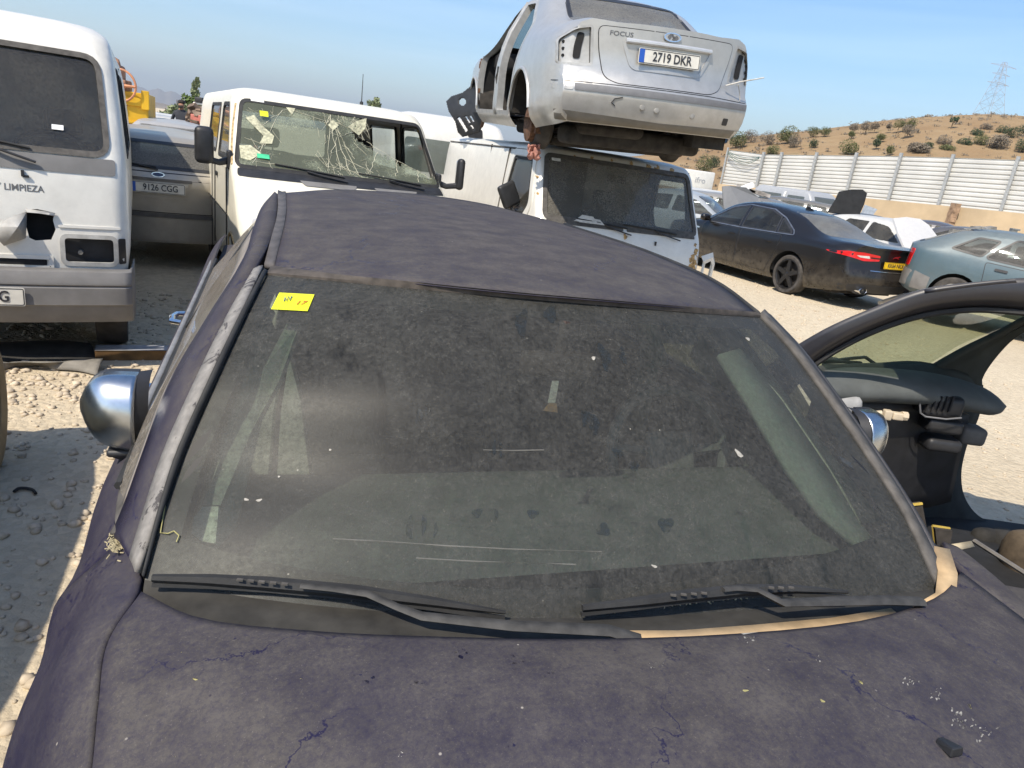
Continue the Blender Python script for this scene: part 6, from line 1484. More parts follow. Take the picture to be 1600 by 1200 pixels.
jo = rpoly([(1.20, .94), (.64, 1.285), (.2, 1.372), (-.42, 1.36), (-.80, 1.25), (-1.18, 1.065), (-1.24, 1.0), (-.9, .985), (.1, .95)], .03)
jw = rpoly([(-.61, 1.02), (.61, 1.02), (.52, 1.375), (-.52, 1.375)], .05); jg = rpoly([(-.60, 1.085), (.60, 1.085), (.52, 1.365), (-.52, 1.365)], .06)
for g in (-1, 1):
    for o in (jf, jr, jq): sh.cut('x', g, o)
    for y in (1.58, -1.33): sh.cut('x', g, ell(y, .35, .395, .385, 28))
sh.cut('y', 1, jw); sh.cut('y', -1, jg)
sh.panel('windscreen', SGLASS, JA, 'y', 1, offs(jw, .01), .001, .003); sh.panel('rear_window', RGLASS, JA, 'y', -1, offs(jg, .01), .002, .003)
for g in (-1, 1):
    for o in (jf, jr, jq): sh.panel('side_window', JGL, JA, 'x', g, offs(o, .006), 0, .003); sh.frame('window_rubber', BLACK, JA, 'x', g, o, -.01, .018, .003)
    sh.frame('window_trim', plain('satin_trim', (.30, .30, .31), .3, .8), JA, 'x', g, jo, -.006, .008, .007)
    for nm, o in (('front_door', [(1.16, .30), (1.14, .90), (.08, .925), (.04, .30)]), ('rear_door', [(.0, .30), (.03, .925), (-1.0, .955), (-.96, .70), (-.85, .45), (-.80, .30)])):
        o = rpoly(o, .05); sh.panel('shut_line', BLACK, JA, 'x', g, offs(o, .010), .0015, .002); d = sh.panel(nm, JBLK, JA, 'x', g, o, .005, .006, .05)
        y = .26 if nm[0] == 'f' else -.74; m = MB(); q = sh.hit('x', g, y, .82); m.tube([(q.x - g * .01, q.y - .09, q.z), (q.x + g * .03, q.y - .06, q.z), (q.x + g * .03, q.y + .06, q.z), (q.x - g * .01, q.y + .09, q.z)], .014, 8); m.build('door_handle', JBLK, d)
    sh.panel('wing_vent', CHROME, JA, 'x', g, rpoly([(1.22, .775), (1.40, .77), (1.38, .805), (1.22, .80)], .008), .010)
    wheel(JA, g * .80, -1.33, .335, .335, .24, g, plain('black_alloy', (.03, .03, .032), .35, .5, var=.2), 5, .265, .32); wheel(JA, g * .80, 1.58, .335, .335, .24, g, MATS['black_alloy'], 5, .265, .32)
    for y in (1.58, -1.33): arch(JA, DARK, g * .60, g * .915, y, .35, .40)
    m = MB(); m.rbox((g * 1.03, .98, 1.01), (.20, .13, .13), .05); m.tube([(g * .88, 1.0, .97), (g * .98, .99, .97)], .03, 6); m.build('door_mirror', JBLK, JA)
    tl = rpoly([(g * .33, .82), (g * .60, .80), (g * .90, .86), (g * .905, .885), (g * .80, .925), (g * .60, .93), (g * .33, .905)], .02)
    tlm = sh.panel('tail_lamp', REDL, JA, 'y', -1, tl, .010, .012, .04)
    sh.panel('lamp_band', CLEARL, tlm, 'y', -1, rpoly([(g * .50, .845), (g * .66, .85), (g * .72, .875), (g * .52, .885)], .01), .014, .004)
    sh.panel('lamp_gap', JBLK, tlm, 'y', -1, rpoly([(g * .32, .852), (g * .49, .852), (g * .49, .872), (g * .32, .872)], .006), .014, .004)
    q = sh.hitc('y', -1, g * .52, .335, 0, .6); m = MB(); m.lathe([(.055, -.06), (.058, -.065), (.062, -.06), (.062, .10)], (0, 0, 0), 'y', 20); m.v = [(q.x + a * 1.45, q.y + b, q.z + c_ * .8) for a, b, c_ in m.v]; m.build('tailpipe', CHROME, JA)
    sh.panel('tailpipe_recess', BLACK, JA, 'y', -1, ell(g * .52, .335, .13, .07, 22), .003, .004)
lid = rpoly([(-.60, 1.02), (.60, 1.02), (.56, .94), (.48, .70), (.40, .655), (-.40, .655), (-.48, .70), (-.56, .94)], .04)
sh.panel('boot_edge', JBLK, JA, 'y', -1, rpoly([(-.66, 1.0), (.66, 1.0), (.6, 1.025), (-.6, 1.025)], .006), .020, .03)
q = sh.hit('y', -1, 0, .77); pl = plate(JA, frameM((q.x, q.y - .018, q.z), (1, 0, 0), (0, .06, 1)), 'KK64 NKX', mat=PLATEY, eu=False, size=.088, sx=.88, label='yellow number plate')
sh.panel('bumper_crease', plain('bumper_shadow_trim', (.018, .018, .02), .5), JA, 'y', -1, rpoly([(-.80, .30), (.80, .30), (.84, .40), (.6, .44), (-.6, .44), (-.84, .40)], .03), .006, .01)  # near-black panel low on the bumper
sh.panel('bumper_crease', CHROME, JA, 'y', -1, rrect(0, .665, .95, .010, .003), .012, .01)
q = sh.hit('y', -1, .0, .90); M0 = frameM((q.x, q.y - .008, q.z), (1, 0, 0), (0, .05, 1)); m = MB(); m.prism([(-.09, -.01), (-.05, .012), (.0, .018), (.05, .03), (.085, .022), (.06, .012), (.03, .0), (.06, -.016), (.04, -.02), (.0, -.006), (-.05, -.004), (-.08, -.022)], lambda a, b, t: M0 @ Vector((a, b, t)), .006); m.build('badge', CHROME, JA, smooth=False)
q = sh.hit('y', -1, .33, .72); m = MB(); m.box((q.x, q.y - .008, q.z), (.06, .004, .012)); m.build('badge_text', CHROME, JA)
m = MB(); q = sh.hit('z', 1, 0, -.62); m.prism([(-.10, -.01), (.09, -.01), (.05, .015), (-.02, .05), (-.10, .055)], lambda a, b, t: Vector((q.x - .012 + t, q.y - a * 1.0, q.z + b)), .024); m.build('aerial_fin', JBLK, JA)
for x in (-.38, .38): seat(JA, x, .12, .42, SEATM, 1, .52)
m = MB(); m.rbox((0, -1.12, .74), (1.3, .14, .55), .05, Matrix.Rotation(R(14), 3, 'X')); m.rbox((-.4, -1.22, 1.08), (.3, .1, .16), .04); m.rbox((.4, -1.22, 1.08), (.3, .1, .16), .04); m.rbox((0, -.85, .42), (1.3, .5, .16), .05); m.build('rear_bench', SEATM, JA)
m = MB(); m.rbox((0, 1.2, .84), (1.45, .5, .16), .06); m.build('dashboard', DARK, JA); steering(JA, (.38, .85, .90), .18, 1, -25)
m = MB(); m.box((0, 0, .23), (1.4, 4.3, .06)); m.rbox((.15, -1.95, .30), (.9, .45, .14), .05); m.build('underbody', UNDER, JA)
sh.done('body', JBLK, JA)
# ------------------------------------------------------------------ blue-green hatchback
TEALP = paint('teal_paint', (.052, .100, .128), .40, .1, .48, (.33, .31, .27), (.14, .12, .10), .3, (.03, .03, .03), .3)
TE = empty('parked_car', (8.0, 11.0, .10), R(236), 'dusty blue-green hatchback with grey bumpers, half hidden by a doorless car', 'car', None, R(-4))
sh, (sx, sy, sz) = common_car(TE, TEALP, 4.35, .86, 1.40, 'hatch', wr=.295, rimmat=STEELM)
sh.panel('rear_bumper', GREYP, TE, 'y', -1, sc2(rpoly([(-.80, .30), (.80, .30), (.84, .55), (-.84, .55)], .03), sx, 1), .012, .02)
for g in (-1, 1):
    sh.panel('bumper_side', GREYP, TE, 'x', g, rpoly([(-1.62, .28), (-1.62, .50), (-1.86, .55), (-1.86, .28)], .01), .012, .02)
    sh.panel('side_moulding', GREYP, TE, 'x', g, rrect(-.05, .52, 2.0, .05, .01), .014, .015)
plate(TE, frameM((0, -2.12, .70), (1, 0, 0), (0, .1, 1)), '', eu=True)
sh.done('body', TEALP, TE)
# ------------------------------------------------------------------ beige estate between the vans
BEIGE = paint('beige_metallic', (.42, .385, .33), .34, .45, .40, (.36, .33, .28), (.16, .13, .10), .35, (.06, .06, .055), .25)
WA = empty('parked_car', (-5.15, 9.85, 0), R(27), 'beige estate car with a dusty roof, parked between two white vans', 'car')
sh, (sx, sy, sz) = common_car(WA, BEIGE, 4.68, .885, 1.43, 'wagon', lamps=True)
bl = sh.panel('tailgate', BEIGE, WA, 'y', -1, rpoly([(-.56, .62), (.56, .62), (.60, 1.02), (-.60, 1.02)], .05), .006, .008); sh.panel('shut_line', BLACK, WA, 'y', -1, offs(rpoly([(-.56, .62), (.56, .62), (.60, 1.02), (-.60, 1.02)], .05), .010), .0015, .002)
q = sh.hit('y', -1, 0, .87); plate(WA, frameM((q.x, q.y - .02, q.z), (1, 0, 0), (0, .1, 1)), '9126 CGG', size=.092, label='white number plate reading 9126 CGG')
sh.panel('plate_strip', plain('dull_trim', (.12, .11, .10), .5), WA, 'y', -1, rrect(0, .955, .66, .03, .01), .016, .015); sh.frame('plate_recess', BEIGE, WA, 'y', -1, rrect(0, .87, .60, .18, .03), -.004, .02, .012, .014)
q = sh.hit('y', -1, 0, 1.005); M0 = frameM((q.x, q.y - .010, q.z), (1, 0, 0), (0, .1, 1)); m = MB(); m.prism(ell(0, 0, .062, .026, 26), lambda a, b, t: M0 @ Vector((a, b, t)), .008); em = m.build('badge', plain('badge_blue', (.03, .06, .16), .3), WA, smooth=False)
m = MB(); o1 = ell(0, 0, .062, .026, 26); o2 = ell(0, 0, .054, .020, 26); m.grid([[M0 @ Vector((a, b, .0095)) for a, b in o1], [M0 @ Vector((a, b, .0095)) for a, b in o2]], closed=True); m.build('badge_ring', CHROME, em, smooth=False)
wiper(WA, [sh.hit('y', -1, .0, 1.055) - Vector((0, .02, 0)), sh.hit('y', -1, -.18, 1.085) - Vector((0, .025, 0))], [sh.hit('y', -1, -.38, 1.095) - Vector((0, .012, 0)), sh.hit('y', -1, -.02, 1.075) - Vector((0, .014, 0))])
sh.panel('bumper_strip', plain('strip_grey', (.10, .095, .09), .6), WA, 'y', -1, rrect(0, .585, 1.55, .045, .01), .010, .01)
sh.panel('rear_bumper', BEIGE, WA, 'y', -1, rpoly([(-.80, .32), (.80, .32), (.82, .55), (-.82, .55)], .03), .014, .02)
for g in (-1, 1):
    m = MB(); m.tube([(g * .56, y, 1.43 + .018 * math.sin((y + 1.7) / 2 * PI)) for y in np.linspace(-1.7, .3, 12)], .014, 6); m.build('roof_rail', BLACK, WA)
sh.done('body', BEIGE, WA)
# ================================================================== black doorless car on the right
NAVY = paint('dusty_dark_paint', (.012, .012, .018), .35, 0, .42, (.13, .12, .11), (.08, .07, .06), .4, (.03, .035, .03), .3)
DC = empty('parked_car', aty(1500, 800, 3.0) * 1.0, 0, 'black car shell without doors, its bare dashboard in view, standing beside the blue saloon', 'car'); DC.location.z = 0
TRIMG = plain('grey_green_trim', (.045, .05, .046), .7, var=.2); DASHG = plain('faded_dash_top', (.085, .092, .09), .75, var=.2, scale=10)
def wgrid(name, rows, mat, parent=DC, nu=5, nv=4, thick=.0, angle=60):
    m = MB(); m.grid(crgrid(rows, nu, nv)); return m.build(name, mat, parent, True, angle=angle, thick=thick)
top = [(1236, 545, 2.62), (1287, 515, 2.58), (1366, 480, 2.54), (1444, 452, 2.50), (1522, 441, 2.46), (1605, 434, 2.42)]
inn = [(1266, 573, 2.62), (1319, 538, 2.60), (1381, 509, 2.57), (1453, 488, 2.54), (1522, 481, 2.50), (1605, 486, 2.45)]
T = [aty(*p) for p in top]; I = [aty(*p) for p in inn]
T.insert(0, T[0] + Vector((-.10, .03, -.13))); I.insert(0, I[0] + Vector((-.06, .02, -.13)))
T.append(T[-1] + Vector((.5, -.05, .0))); I.append(I[-1] + Vector((.5, -.05, .0)))
T.append(T[-1] + Vector((.6, -.02, -.12))); I.append(I[-1] + Vector((.5, -.02, -.14)))
wgrid('roof_pillar', [T, [(a + b) / 2 + Vector((0, -.03, 0)) for a, b in zip(T, I)], I], NAVY, nu=5, nv=3, thick=.02)
m = MB(); sm_ = cr([tuple(p) for p in I], 5); m.tube([Vector(p) + Vector((0, .0, -.006)) for p in sm_], .012, 6); m.build('door_seal', RUBBER, DC, True)
# roof skin running to the far side
far = [p + Vector((.30, .90, -.18)) for p in T[4:]]
wgrid('roof', [T[4:], [(a + b) / 2 + Vector((0, 0, .006)) for a, b in zip(T[4:], far)], far], NAVY, nu=4, nv=4, thick=.015)
# windscreen seen from inside and the far pillar
bl_, br_ = aty(1262, 574, 2.75), aty(1453, 570, 3.42); tr = aty(1605, 492, 3.30); tl = T[3] + Vector((.05, .10, -.02)); trr = tr + Vector((.1, .0, .04))
m = MB(); G = [[aty(1258, 575, 2.75), aty(1360, 572, 3.1), br_], [aty(1322, 526, 2.66), aty(1420, 528, 3.05), aty(1522, 533, 3.38)], [aty(1392, 487, 2.60), aty(1500, 486, 3.0), aty(1606, 493, 3.33)], [aty(1470, 468, 2.56), aty(1560, 464, 3.0), aty(1640, 474, 3.3)]]
m.grid(crgrid(G, 4, 4)); m.build('windscreen', glass('green_windscreen', (.52, .60, .45), .10, (.3, .3, .25)), DC, True)
pa = [br_ + Vector((-.02, 0, -.02)), aty(1506, 541, 3.36), aty(1560, 515, 3.33), tr, trr]; pb = [aty(1528, 606, 3.42), aty(1537, 580, 3.40), aty(1562, 547, 3.38), aty(1605, 515, 3.34), trr + Vector((.1, .04, -.10))]
wgrid('far_pillar', [pa, [(a + b) / 2 + Vector((0, .03, 0)) for a, b in zip(pa, pb)], pb], TRIMG, thick=.03)
wgrid('scuttle', [[aty(1268, 572, 2.72), aty(1360, 571, 3.12), aty(1455, 571, 3.40), aty(1530, 590, 3.42)], [aty(1268, 596, 2.70), aty(1370, 592, 3.05), aty(1480, 607, 3.34), aty(1530, 615, 3.42)]], TRIMG, thick=.02)
hp = [(1531, 600), (1527, 640), (1505, 697), (1497, 740), (1502, 773), (1523, 803), (1560, 820), (1610, 826)]
wgrid('hinge_pillar', [[aty(x, y, 3.45) for x, y in hp], [aty(x - 55 - .25 * max(0, y - 740), y + 6 + .5 * max(0, y - 740), 3.38) for x, y in hp], [aty(x - 110 - .4 * max(0, y - 740), y + 10 + .9 * max(0, y - 740), 3.30) for x, y in hp]], plain('dark_inner_panel', (.028, .032, .030), .7, var=.3), thick=.02)
wgrid('floor', [[Vector((1.0, 2.35, .24)), Vector((2.2, 2.30, .24)), Vector((4.0, 2.2, .24))], [Vector((1.2, 3.4, .17)), Vector((2.3, 3.46, .17)), Vector((4.1, 3.4, .17))]], DARK)
wgrid('bulkhead', [[Vector((1.28, 2.72, .3)), Vector((1.9, 3.48, .3))], [Vector((1.26, 2.72, .80)), Vector((1.92, 3.46, .80))]], DARK)
wgrid('near_sill', [[Vector((.98, 2.40, .42)), Vector((2.0, 2.30, .42)), Vector((4.0, 2.15, .42))], [Vector((.98, 2.32, .38)), Vector((2.0, 2.22, .38)), Vector((4.0, 2.07, .38))], [Vector((.98, 2.34, .2)), Vector((2.0, 2.24, .2)), Vector((4.0, 2.09, .2))]], NAVY)
m = MB(); m.tube([aty(1522, 845, 2.75), aty(1605, 898, 2.5)], .010, 6); m.build('sill_trim', plain('pale_trim', (.16, .15, .14), .6), DC, True)
m = MB(); m.grid([[aty(1470, 853, 2.62), aty(1518, 845, 2.70)], [aty(1478, 864, 2.60), aty(1523, 854, 2.68)]]); m.build('foam_strip', plain('pale_foam', (.42, .36, .25), .9), DC, True, thick=.012)
for P, c in (([(1416, 790), (1441, 787), (1450, 835), (1432, 845), (1424, 822)], 0), ([(1457, 822), (1484, 826), (1480, 850), (1460, 848)], 0)):
    m = MB(); G = [aty(x, y, 2.55) for x, y in P]; m.poly(G); o = m.build('sound_pad', plain('sound_pad', (.05, .042, .035), .9, var=.5), DC, True, thick=.02, smooth=False)
    k = MB(); k.tube(G[:2], .006, 5); k.tube([G[0], G[-1]], .004, 5); k.build('pad_edge', plain('yellow_foam', (.45, .32, .06), .9), o, True)
# dashboard: long pad with rounded overhanging end, vents, column
dp = [(1268, 604, 2.72), (1330, 604, 2.80), (1400, 606, 2.90), (1460, 612, 2.98), (1510, 622, 3.02), (1545, 632, 3.03), (1570, 638, 3.03)]
rows = []
for (x, y, d), h in zip(dp, (.055, .06, .062, .062, .058, .045, .004)):
    c = aty(x, y, d); r = []
    for j in range(15):
        a = 2 * PI * j / 14; r.append(c + Vector((.10 * math.cos(a) * (h / .06) * .35, .16 * math.cos(a) * (h / .06), h * math.sin(a) + .01)))
    rows.append(r)
wgrid('dash_pad', rows, DASHG, nu=1, nv=4)
wgrid('dash_face', [[aty(1290, 620, 2.75), aty(1370, 622, 2.86), aty(1450, 630, 2.95), aty(1510, 645, 3.0)], [aty(1300, 700, 2.80), aty(1380, 690, 2.9), aty(1450, 690, 2.98), aty(1500, 690, 3.04)], [aty(1330, 790, 2.9), aty(1400, 790, 3.0), aty(1440, 790, 3.1), aty(1480, 780, 3.2)]], BLACK, thick=.02)
m = MB(); m.rbox(aty(1467, 632, 2.86), (.17, .10, .10), .025); m.rbox(aty(1470, 663, 2.88), (.15, .09, .06), .015); m.rbox(aty(1468, 692, 2.9), (.15, .10, .06), .02); o = m.build('centre_vents', BLACK, DC, True)
m = MB(); c0 = aty(1440, 622, 2.79); m.tube([aty(1436, 618, 2.79), aty(1438, 645, 2.79), aty(1446, 651, 2.79), aty(1478, 655, 2.79), aty(1502, 653, 2.80)], .004, 6); m.build('vent_trim', plain('vent_trim', (.16, .16, .165), .5), o, True)
m = MB()
for k in range(5): m.box(aty(1450 + 9 * k, 632, 2.805), (.006, .01, .07))
m.build('vent_slats', DARK, o, True)
m = MB(); m.rbox(aty(1514, 678, 2.98), (.11, .10, .08), .02); m.build('radio_bracket', plain('grey_bracket', (.10, .095, .09), .7), DC, True)
m = MB(); m.rbox(aty(1318, 630, 2.66), (.13, .09, .085), .035); m.build('column_shroud', plain('pale_shroud', (.30, .30, .30), .6), DC, True)
CRM = plain('cream_plastic', (.50, .42, .31), .6, var=.2)
m = MB(); m.tube([aty(1335, 650, 2.68), aty(1378, 646, 2.66)], .013, 8); m.rbox(aty(1386, 648, 2.66), (.032, .03, .04), .006); m.rbox(aty(1402, 650, 2.66), (.045, .03, .03), .006); m.lathe([(.008, -.01), (.018, -.01), (.018, .012), (.008, .012)], aty(1412, 650, 2.66), 'x', 8); m.build('steering_column', CRM, DC, True)
# seat remains, far sill lumps
m = MB(); rn = random.Random(3)
for x, y, r in ((1540, 820, .07), (1562, 826, .09), (1590, 838, .12), (1612, 860, .14)): m.rbox(aty(x, y + 22, 3.2), (r * 2, r * 1.6, r * 1.6), r * .7, Matrix.Rotation(rn.uniform(0, 1), 3, 'Z'))
m.build('seat_remains', plain('dark_cloth', (.022, .021, .02), .95, var=.5), DC, True)
m = MB(); m.rbox(aty(1605, 868, 2.9), (.20, .2, .22), .08); m.build('seat_remains', plain('brown_cloth', (.10, .075, .05), .95, var=.5), DC, True)
# wipers lying on the windscreen outside
m = MB(); m.tube([aty(1285, 566, 2.95), aty(1330, 560, 3.05), aty(1352, 558, 3.15), aty(1368, 569, 3.2)], .008, 5); m.tube([aty(1275, 562, 2.85), aty(1345, 567, 3.1)], .008, 5); m.build('wiper', BLACK, DC, True)
wgrid('front_wing', [[Vector((.86, 2.72, .92)), Vector((.86, 2.66, .60)), Vector((.90, 2.62, .25))], [T[0] + Vector((.02, .03, -.10)), Vector((1.06, 2.52, .60)), Vector((1.08, 2.45, .25))]], NAVY, thick=.015)
wgrid('front_wing', [[Vector((1.60, 3.62, .90)), Vector((1.6, 3.64, .25))], [aty(1528, 606, 3.46), Vector((2.12, 3.5, .25))]], NAVY, thick=.015)
# rear quarter and tail, outside the frame
wgrid('rear_quarter', [[T[-1], T[-1] + Vector((.35, 0, -.4)), T[-1] + Vector((.9, .05, -.5))], [Vector((3.1, 2.1, .95)), Vector((3.6, 2.08, .95)), Vector((4.2, 2.12, .92))], [Vector((3.2, 2.05, .4)), Vector((3.7, 2.05, .4)), Vector((4.2, 2.1, .4))]], NAVY, thick=.015)
wgrid('tail', [[Vector((4.2, 2.12, .92)), Vector((4.4, 3.3, .92))], [Vector((4.2, 2.1, .3)), Vector((4.4, 3.3, .3))]], NAVY, thick=.015)
wgrid('rear_quarter', [[far[-1], far[-1] + Vector((.5, 0, -.45))], [Vector((3.4, 3.45, .95)), Vector((4.4, 3.3, .92))], [Vector((3.5, 3.45, .3)), Vector((4.4, 3.3, .3))]], NAVY, thick=.015)
il = wmat(DC).inverted()
for x, y in ((3.7, 2.2), (3.9, 3.3)):
    q = il @ Vector((x, y, .3)); m = MB(); m.lathe([(.20, -.09), (.28, -.095), (.30, -.06), (.30, .06), (.28, .095), (.20, .09), (.20, -.09)], q, 'y', 28); k = m.build('wheel', TYRE, DC); m = MB(); m.lathe([(.001, 0), (.19, .02), (.2, .06)], q, 'y', 24); m.build('rim', STEELM, k)
# ================================================================== cream hatchback at the left edge
CRC = paint('cream_car_paint', (.50, .42, .24), .4, 0, .25, (.40, .34, .24), (.14, .11, .08), .3, (.05, .05, .05), .3)
CC = empty('parked_car', (-2.50, .76, 0), R(203), 'cream hatchback standing just past the left edge, its shadow falling on the gravel', 'car')
sh, _s = common_car(CC, CRC, 4.0, .80, 1.40, 'hatch', wr=.29, rimmat=STEELM)
sh.panel('rear_bumper', CRC, CC, 'y', -1, rpoly([(-.72, .32), (.72, .32), (.74, .55), (-.74, .55)], .03), .02, .03); sh.done('body', CRC, CC)
TANT = plain('tan_dusty_tyre', (.30, .235, .13), .85, var=.35, scale=7)
q = at(-47, 628, .34); LT = empty('tyre', (q.x, q.y, 0), R(28), 'dusty tan tyre standing at the left edge of the picture', 'tyre')
m = MB(); m.lathe([(.19, -.08), (.24, -.095), (.29, -.09), (.315, -.06), (.318, -.01), (.306, -.005), (.306, .005), (.318, .01), (.315, .06), (.29, .09), (.24, .095), (.19, .08), (.19, -.08)], (0, 0, .318), 'x', 40); m.build('tread', TANT, LT)
m = MB(); m.lathe([(.001, .03), (.12, .04), (.185, .075), (.185, -.07)], (0, 0, .318), 'x', 28); m.build('rim', STEELM, LT)
# ================================================================== scrap on the ground by the left van
m = MB(); a, b = at(148, 548, .07), at(300, 548, .07); d = (b - a).normalized(); up = Vector((0, 0, 1)); n_ = d.cross(up)
m.add([a + n_ * .0 - up * .07, b - up * .07, b, a, a - n_ * .12 - up * .07, b - n_ * .12 - up * .07, b - n_ * .12, a - n_ * .12], [(0, 1, 2, 3), (7, 6, 5, 4), (3, 2, 6, 7), (0, 4, 5, 1), (0, 3, 7, 4), (1, 5, 6, 2)])
o = m.build('beam', plain('old_timber', (.17, .09, .03), .85, var=.5, scale=9), smooth=False); tag(o, 'flat timber beam with a pale top lying on the gravel beside the blue car', 'beam')
m = MB(); m.add([a + up * .003 + n_ * .004, b + up * .003 + n_ * .004, b - n_ * .124 + up * .003, a - n_ * .124 + up * .003], [(0, 1, 2, 3)]); m.build('top_face', plain('grey_paint_flake', (.30, .30, .31), .8, var=.3), o, smooth=False)
m = MB(); m.add([at(190, 553, .03) + n_ * .006, at(225, 546, .074) + n_ * .006, at(215, 552, .045) + n_ * .006, at(205, 556, .02) + n_ * .006], [(0, 1, 2, 3)]); m.build('splinter', plain('fresh_wood', (.6, .36, .08), .8), o, smooth=False)
m = MB(); rn = random.Random(11); us = [at(x, y, .05 + .02 * rn.random()) for x, y in ((-20, 568), (30, 565), (70, 566), (110, 564), (140, 562), (161, 561))]; ls = [at(x, y, .01) for x, y in ((-20, 590), (25, 574), (62, 572), (85, 577), (122, 580), (152, 587))]
m.grid(crgrid([us, [(p + q) / 2 + Vector((0, 0, .02)) for p, q in zip(us, ls)], ls], 4, 3)); o = m.build('plastic_sheet', plain('grey_plastic_sheet', (.20, .185, .16), .75, var=.25), thick=.006); tag(o, 'torn grey plastic trim lying on the gravel in front of the left van', 'plastic trim')
m = MB(); us = [at(x, y, .06) for x, y in ((-30, 535), (40, 533), (90, 531), (140, 536))]; ls = [at(x, y, .01) for x, y in ((-30, 568), (40, 562), (90, 562), (150, 560))]
m.grid(crgrid([us, [(p + q) / 2 + Vector((0, 0, .03)) for p, q in zip(us, ls)], ls], 3, 3)); tag(m.build('plastic_sheet', plain('dark_undertray', (.035, .033, .03), .8, var=.4), thick=.006), 'dark crumpled undertray lying under the nose of the left van', 'plastic trim')
m = MB(); P = [at(x, y, .012) for x, y in ((22, 768), (30, 763), (40, 763), (50, 765), (56, 771))]; m.tube(cr([tuple(p) for p in P], 4), .007, 6); tag(m.build('hose', RUBBER), 'short black bit of hose lying on the shaded gravel at left', 'hose')
# ================================================================== fence on its wall, brick stub, cable
FA, FB = aty(1128, 262, 42), aty(1600, 286, 30.5); FA.z = FB.z = 0
def fplan(px):
    d = bear(px); e = FB - FA; # FA + s e = t d
    det = e.x * (-d.y) + d.x * e.y; s = (-FA.x * -d.y + -d.x * FA.y * -1 * -1) if False else None
    A_ = np.array([[e.x, -d.x], [e.y, -d.y]]); s, t_ = np.linalg.solve(A_, np.array([-FA.x, -FA.y])); return FA + e * float(s)
ftop = lambda px: float(np.interp(px, [1120, 1130, 1186, 1213, 1392, 1474, 1600, 1760, 1900], [231, 233, 240, 240, 241, 243, 247, 253, 260])); fbot = lambda px: float(np.interp(px, [1116, 1175, 1204, 1255, 1312, 1374, 1447, 1537, 1600, 1760, 1900], [288, 295, 298, 303, 308, 314, 321, 330, 336, 353, 370]))
posts = [1129, 1184, 1211, 1263, 1322, 1388, 1465, 1561, 1680, 1840]
FE = empty('fence', fplan(1129), 0, 'white corrugated metal fence with steel posts along the top of a wall', 'fence')
FMET = plain('white_corrugated_metal', (.54, .54, .52), .45, .1, var=.12, scale=.8); FPOST = plain('galvanised_post', (.38, .39, .39), .5, .4, var=.2)
pz = {}
for px in posts:
    b = fplan(px); zt = aty(px, ftop(px), b.y).z; zb = aty(px, fbot(px) - 0, b.y).z; pz[px] = (b, zb, zt)
fn = Vector((-(FB - FA).normalized().y, (FB - FA).normalized().x, 0)); fn = fn if fn.y < 0 else -fn
for i in range(len(posts) - 1):
    (b0, z0, t0), (b1, z1, t1) = pz[posts[i]], pz[posts[i + 1]]; nw = 11; rows = []
    for k in range(nw * 6 + 1):
        f = k / (nw * 6); ph = (k % 6) / 6; dpt = .034 if ph < .58 else (.034 - .068 * (ph - .58) / .14 if ph < .72 else -.034 + .068 * (ph - .72) / .28)
        rows.append([b0 + fn * dpt + Vector((0, 0, z0 + (t0 - z0) * f)), b1 + fn * dpt + Vector((0, 0, z1 + (t1 - z1) * f))])
    m = MB(); m.grid(rows); m.build('fence_panel', FMET, FE, True, smooth=False)
for px in posts:
    b, zb, zt = pz[px]; ex = (zt - zb) * .06; m = MB(); m.tube([b + fn * .16 + Vector((0, 0, zb - ex * 1.2)), b + fn * .16 + Vector((0, 0, zt + ex))], .085 if px != 1129 else .06, 4, up=fn); m.build('post', FPOST, FE, True, smooth=False)
WALL = plain('tan_render', (.44, .34, .22), .9, var=.16, scale=.9)
wp = [pz[p] for p in posts]; m = MB()
rows = [[b + fn * .32 for b, zb, zt in wp], [b + fn * .32 + Vector((0, 0, zb + .06)) for b, zb, zt in wp], [b - fn * .1 + Vector((0, 0, zb + .06)) for b, zb, zt in wp], [b - fn * .1 for b, zb, zt in wp]]
m.grid(rows); tag(m.build('wall', WALL, smooth=False), 'tan rendered yard wall carrying the white metal fence', 'wall')
b = fplan(1497) + fn * .55; m = MB(); rn = random.Random(2)
z = 0
while z < 2.0: m.box(b + Vector((rn.uniform(-.03, .03), rn.uniform(-.03, .03), z + .1)), (.26 * rn.uniform(.8, 1.1), .36, .19), Matrix.Rotation(rn.uniform(-.08, .08), 3, 'Z')); z += .195
tag(m.build('brick_pier', plain('brick_pier', (.30, .20, .13), .9, var=.4, scale=5), smooth=False), 'broken reddish brick pier stub against the tan wall', 'brick pier')
m = MB(); rn = random.Random(4)
for k in range(4):
    P = [(fplan(1132) + fn * .3), (fplan(1148) + fn * .32), (fplan(1166) + fn * .32), (fplan(1181) + fn * .3)]
    for q, yy in zip(P, (238 + k * 1.5, 243 + 3 * k, 244 + 3.2 * k, 240 + k)): q.z = aty(1150, yy, q.y).z + .0
    m.tube(cr([tuple(p) for p in P], 6), .014, 5)
tag(m.build('cable', plain('green_cable', (.03, .09, .08), .6)), 'dark green cable looped over the left corner of the white fence', 'cable')
q = aty(1581, 368, 21); m = MB(); m.box((q.x, q.y, .75), (.16, .14, 1.5)); m.box((q.x + .03, q.y, 1.5), (.22, .16, .05)); tag(m.build('post', plain('grey_post', (.16, .17, .17), .6), smooth=False, bevel=.01), 'short grey steel post standing before the tan wall at far right', 'post')
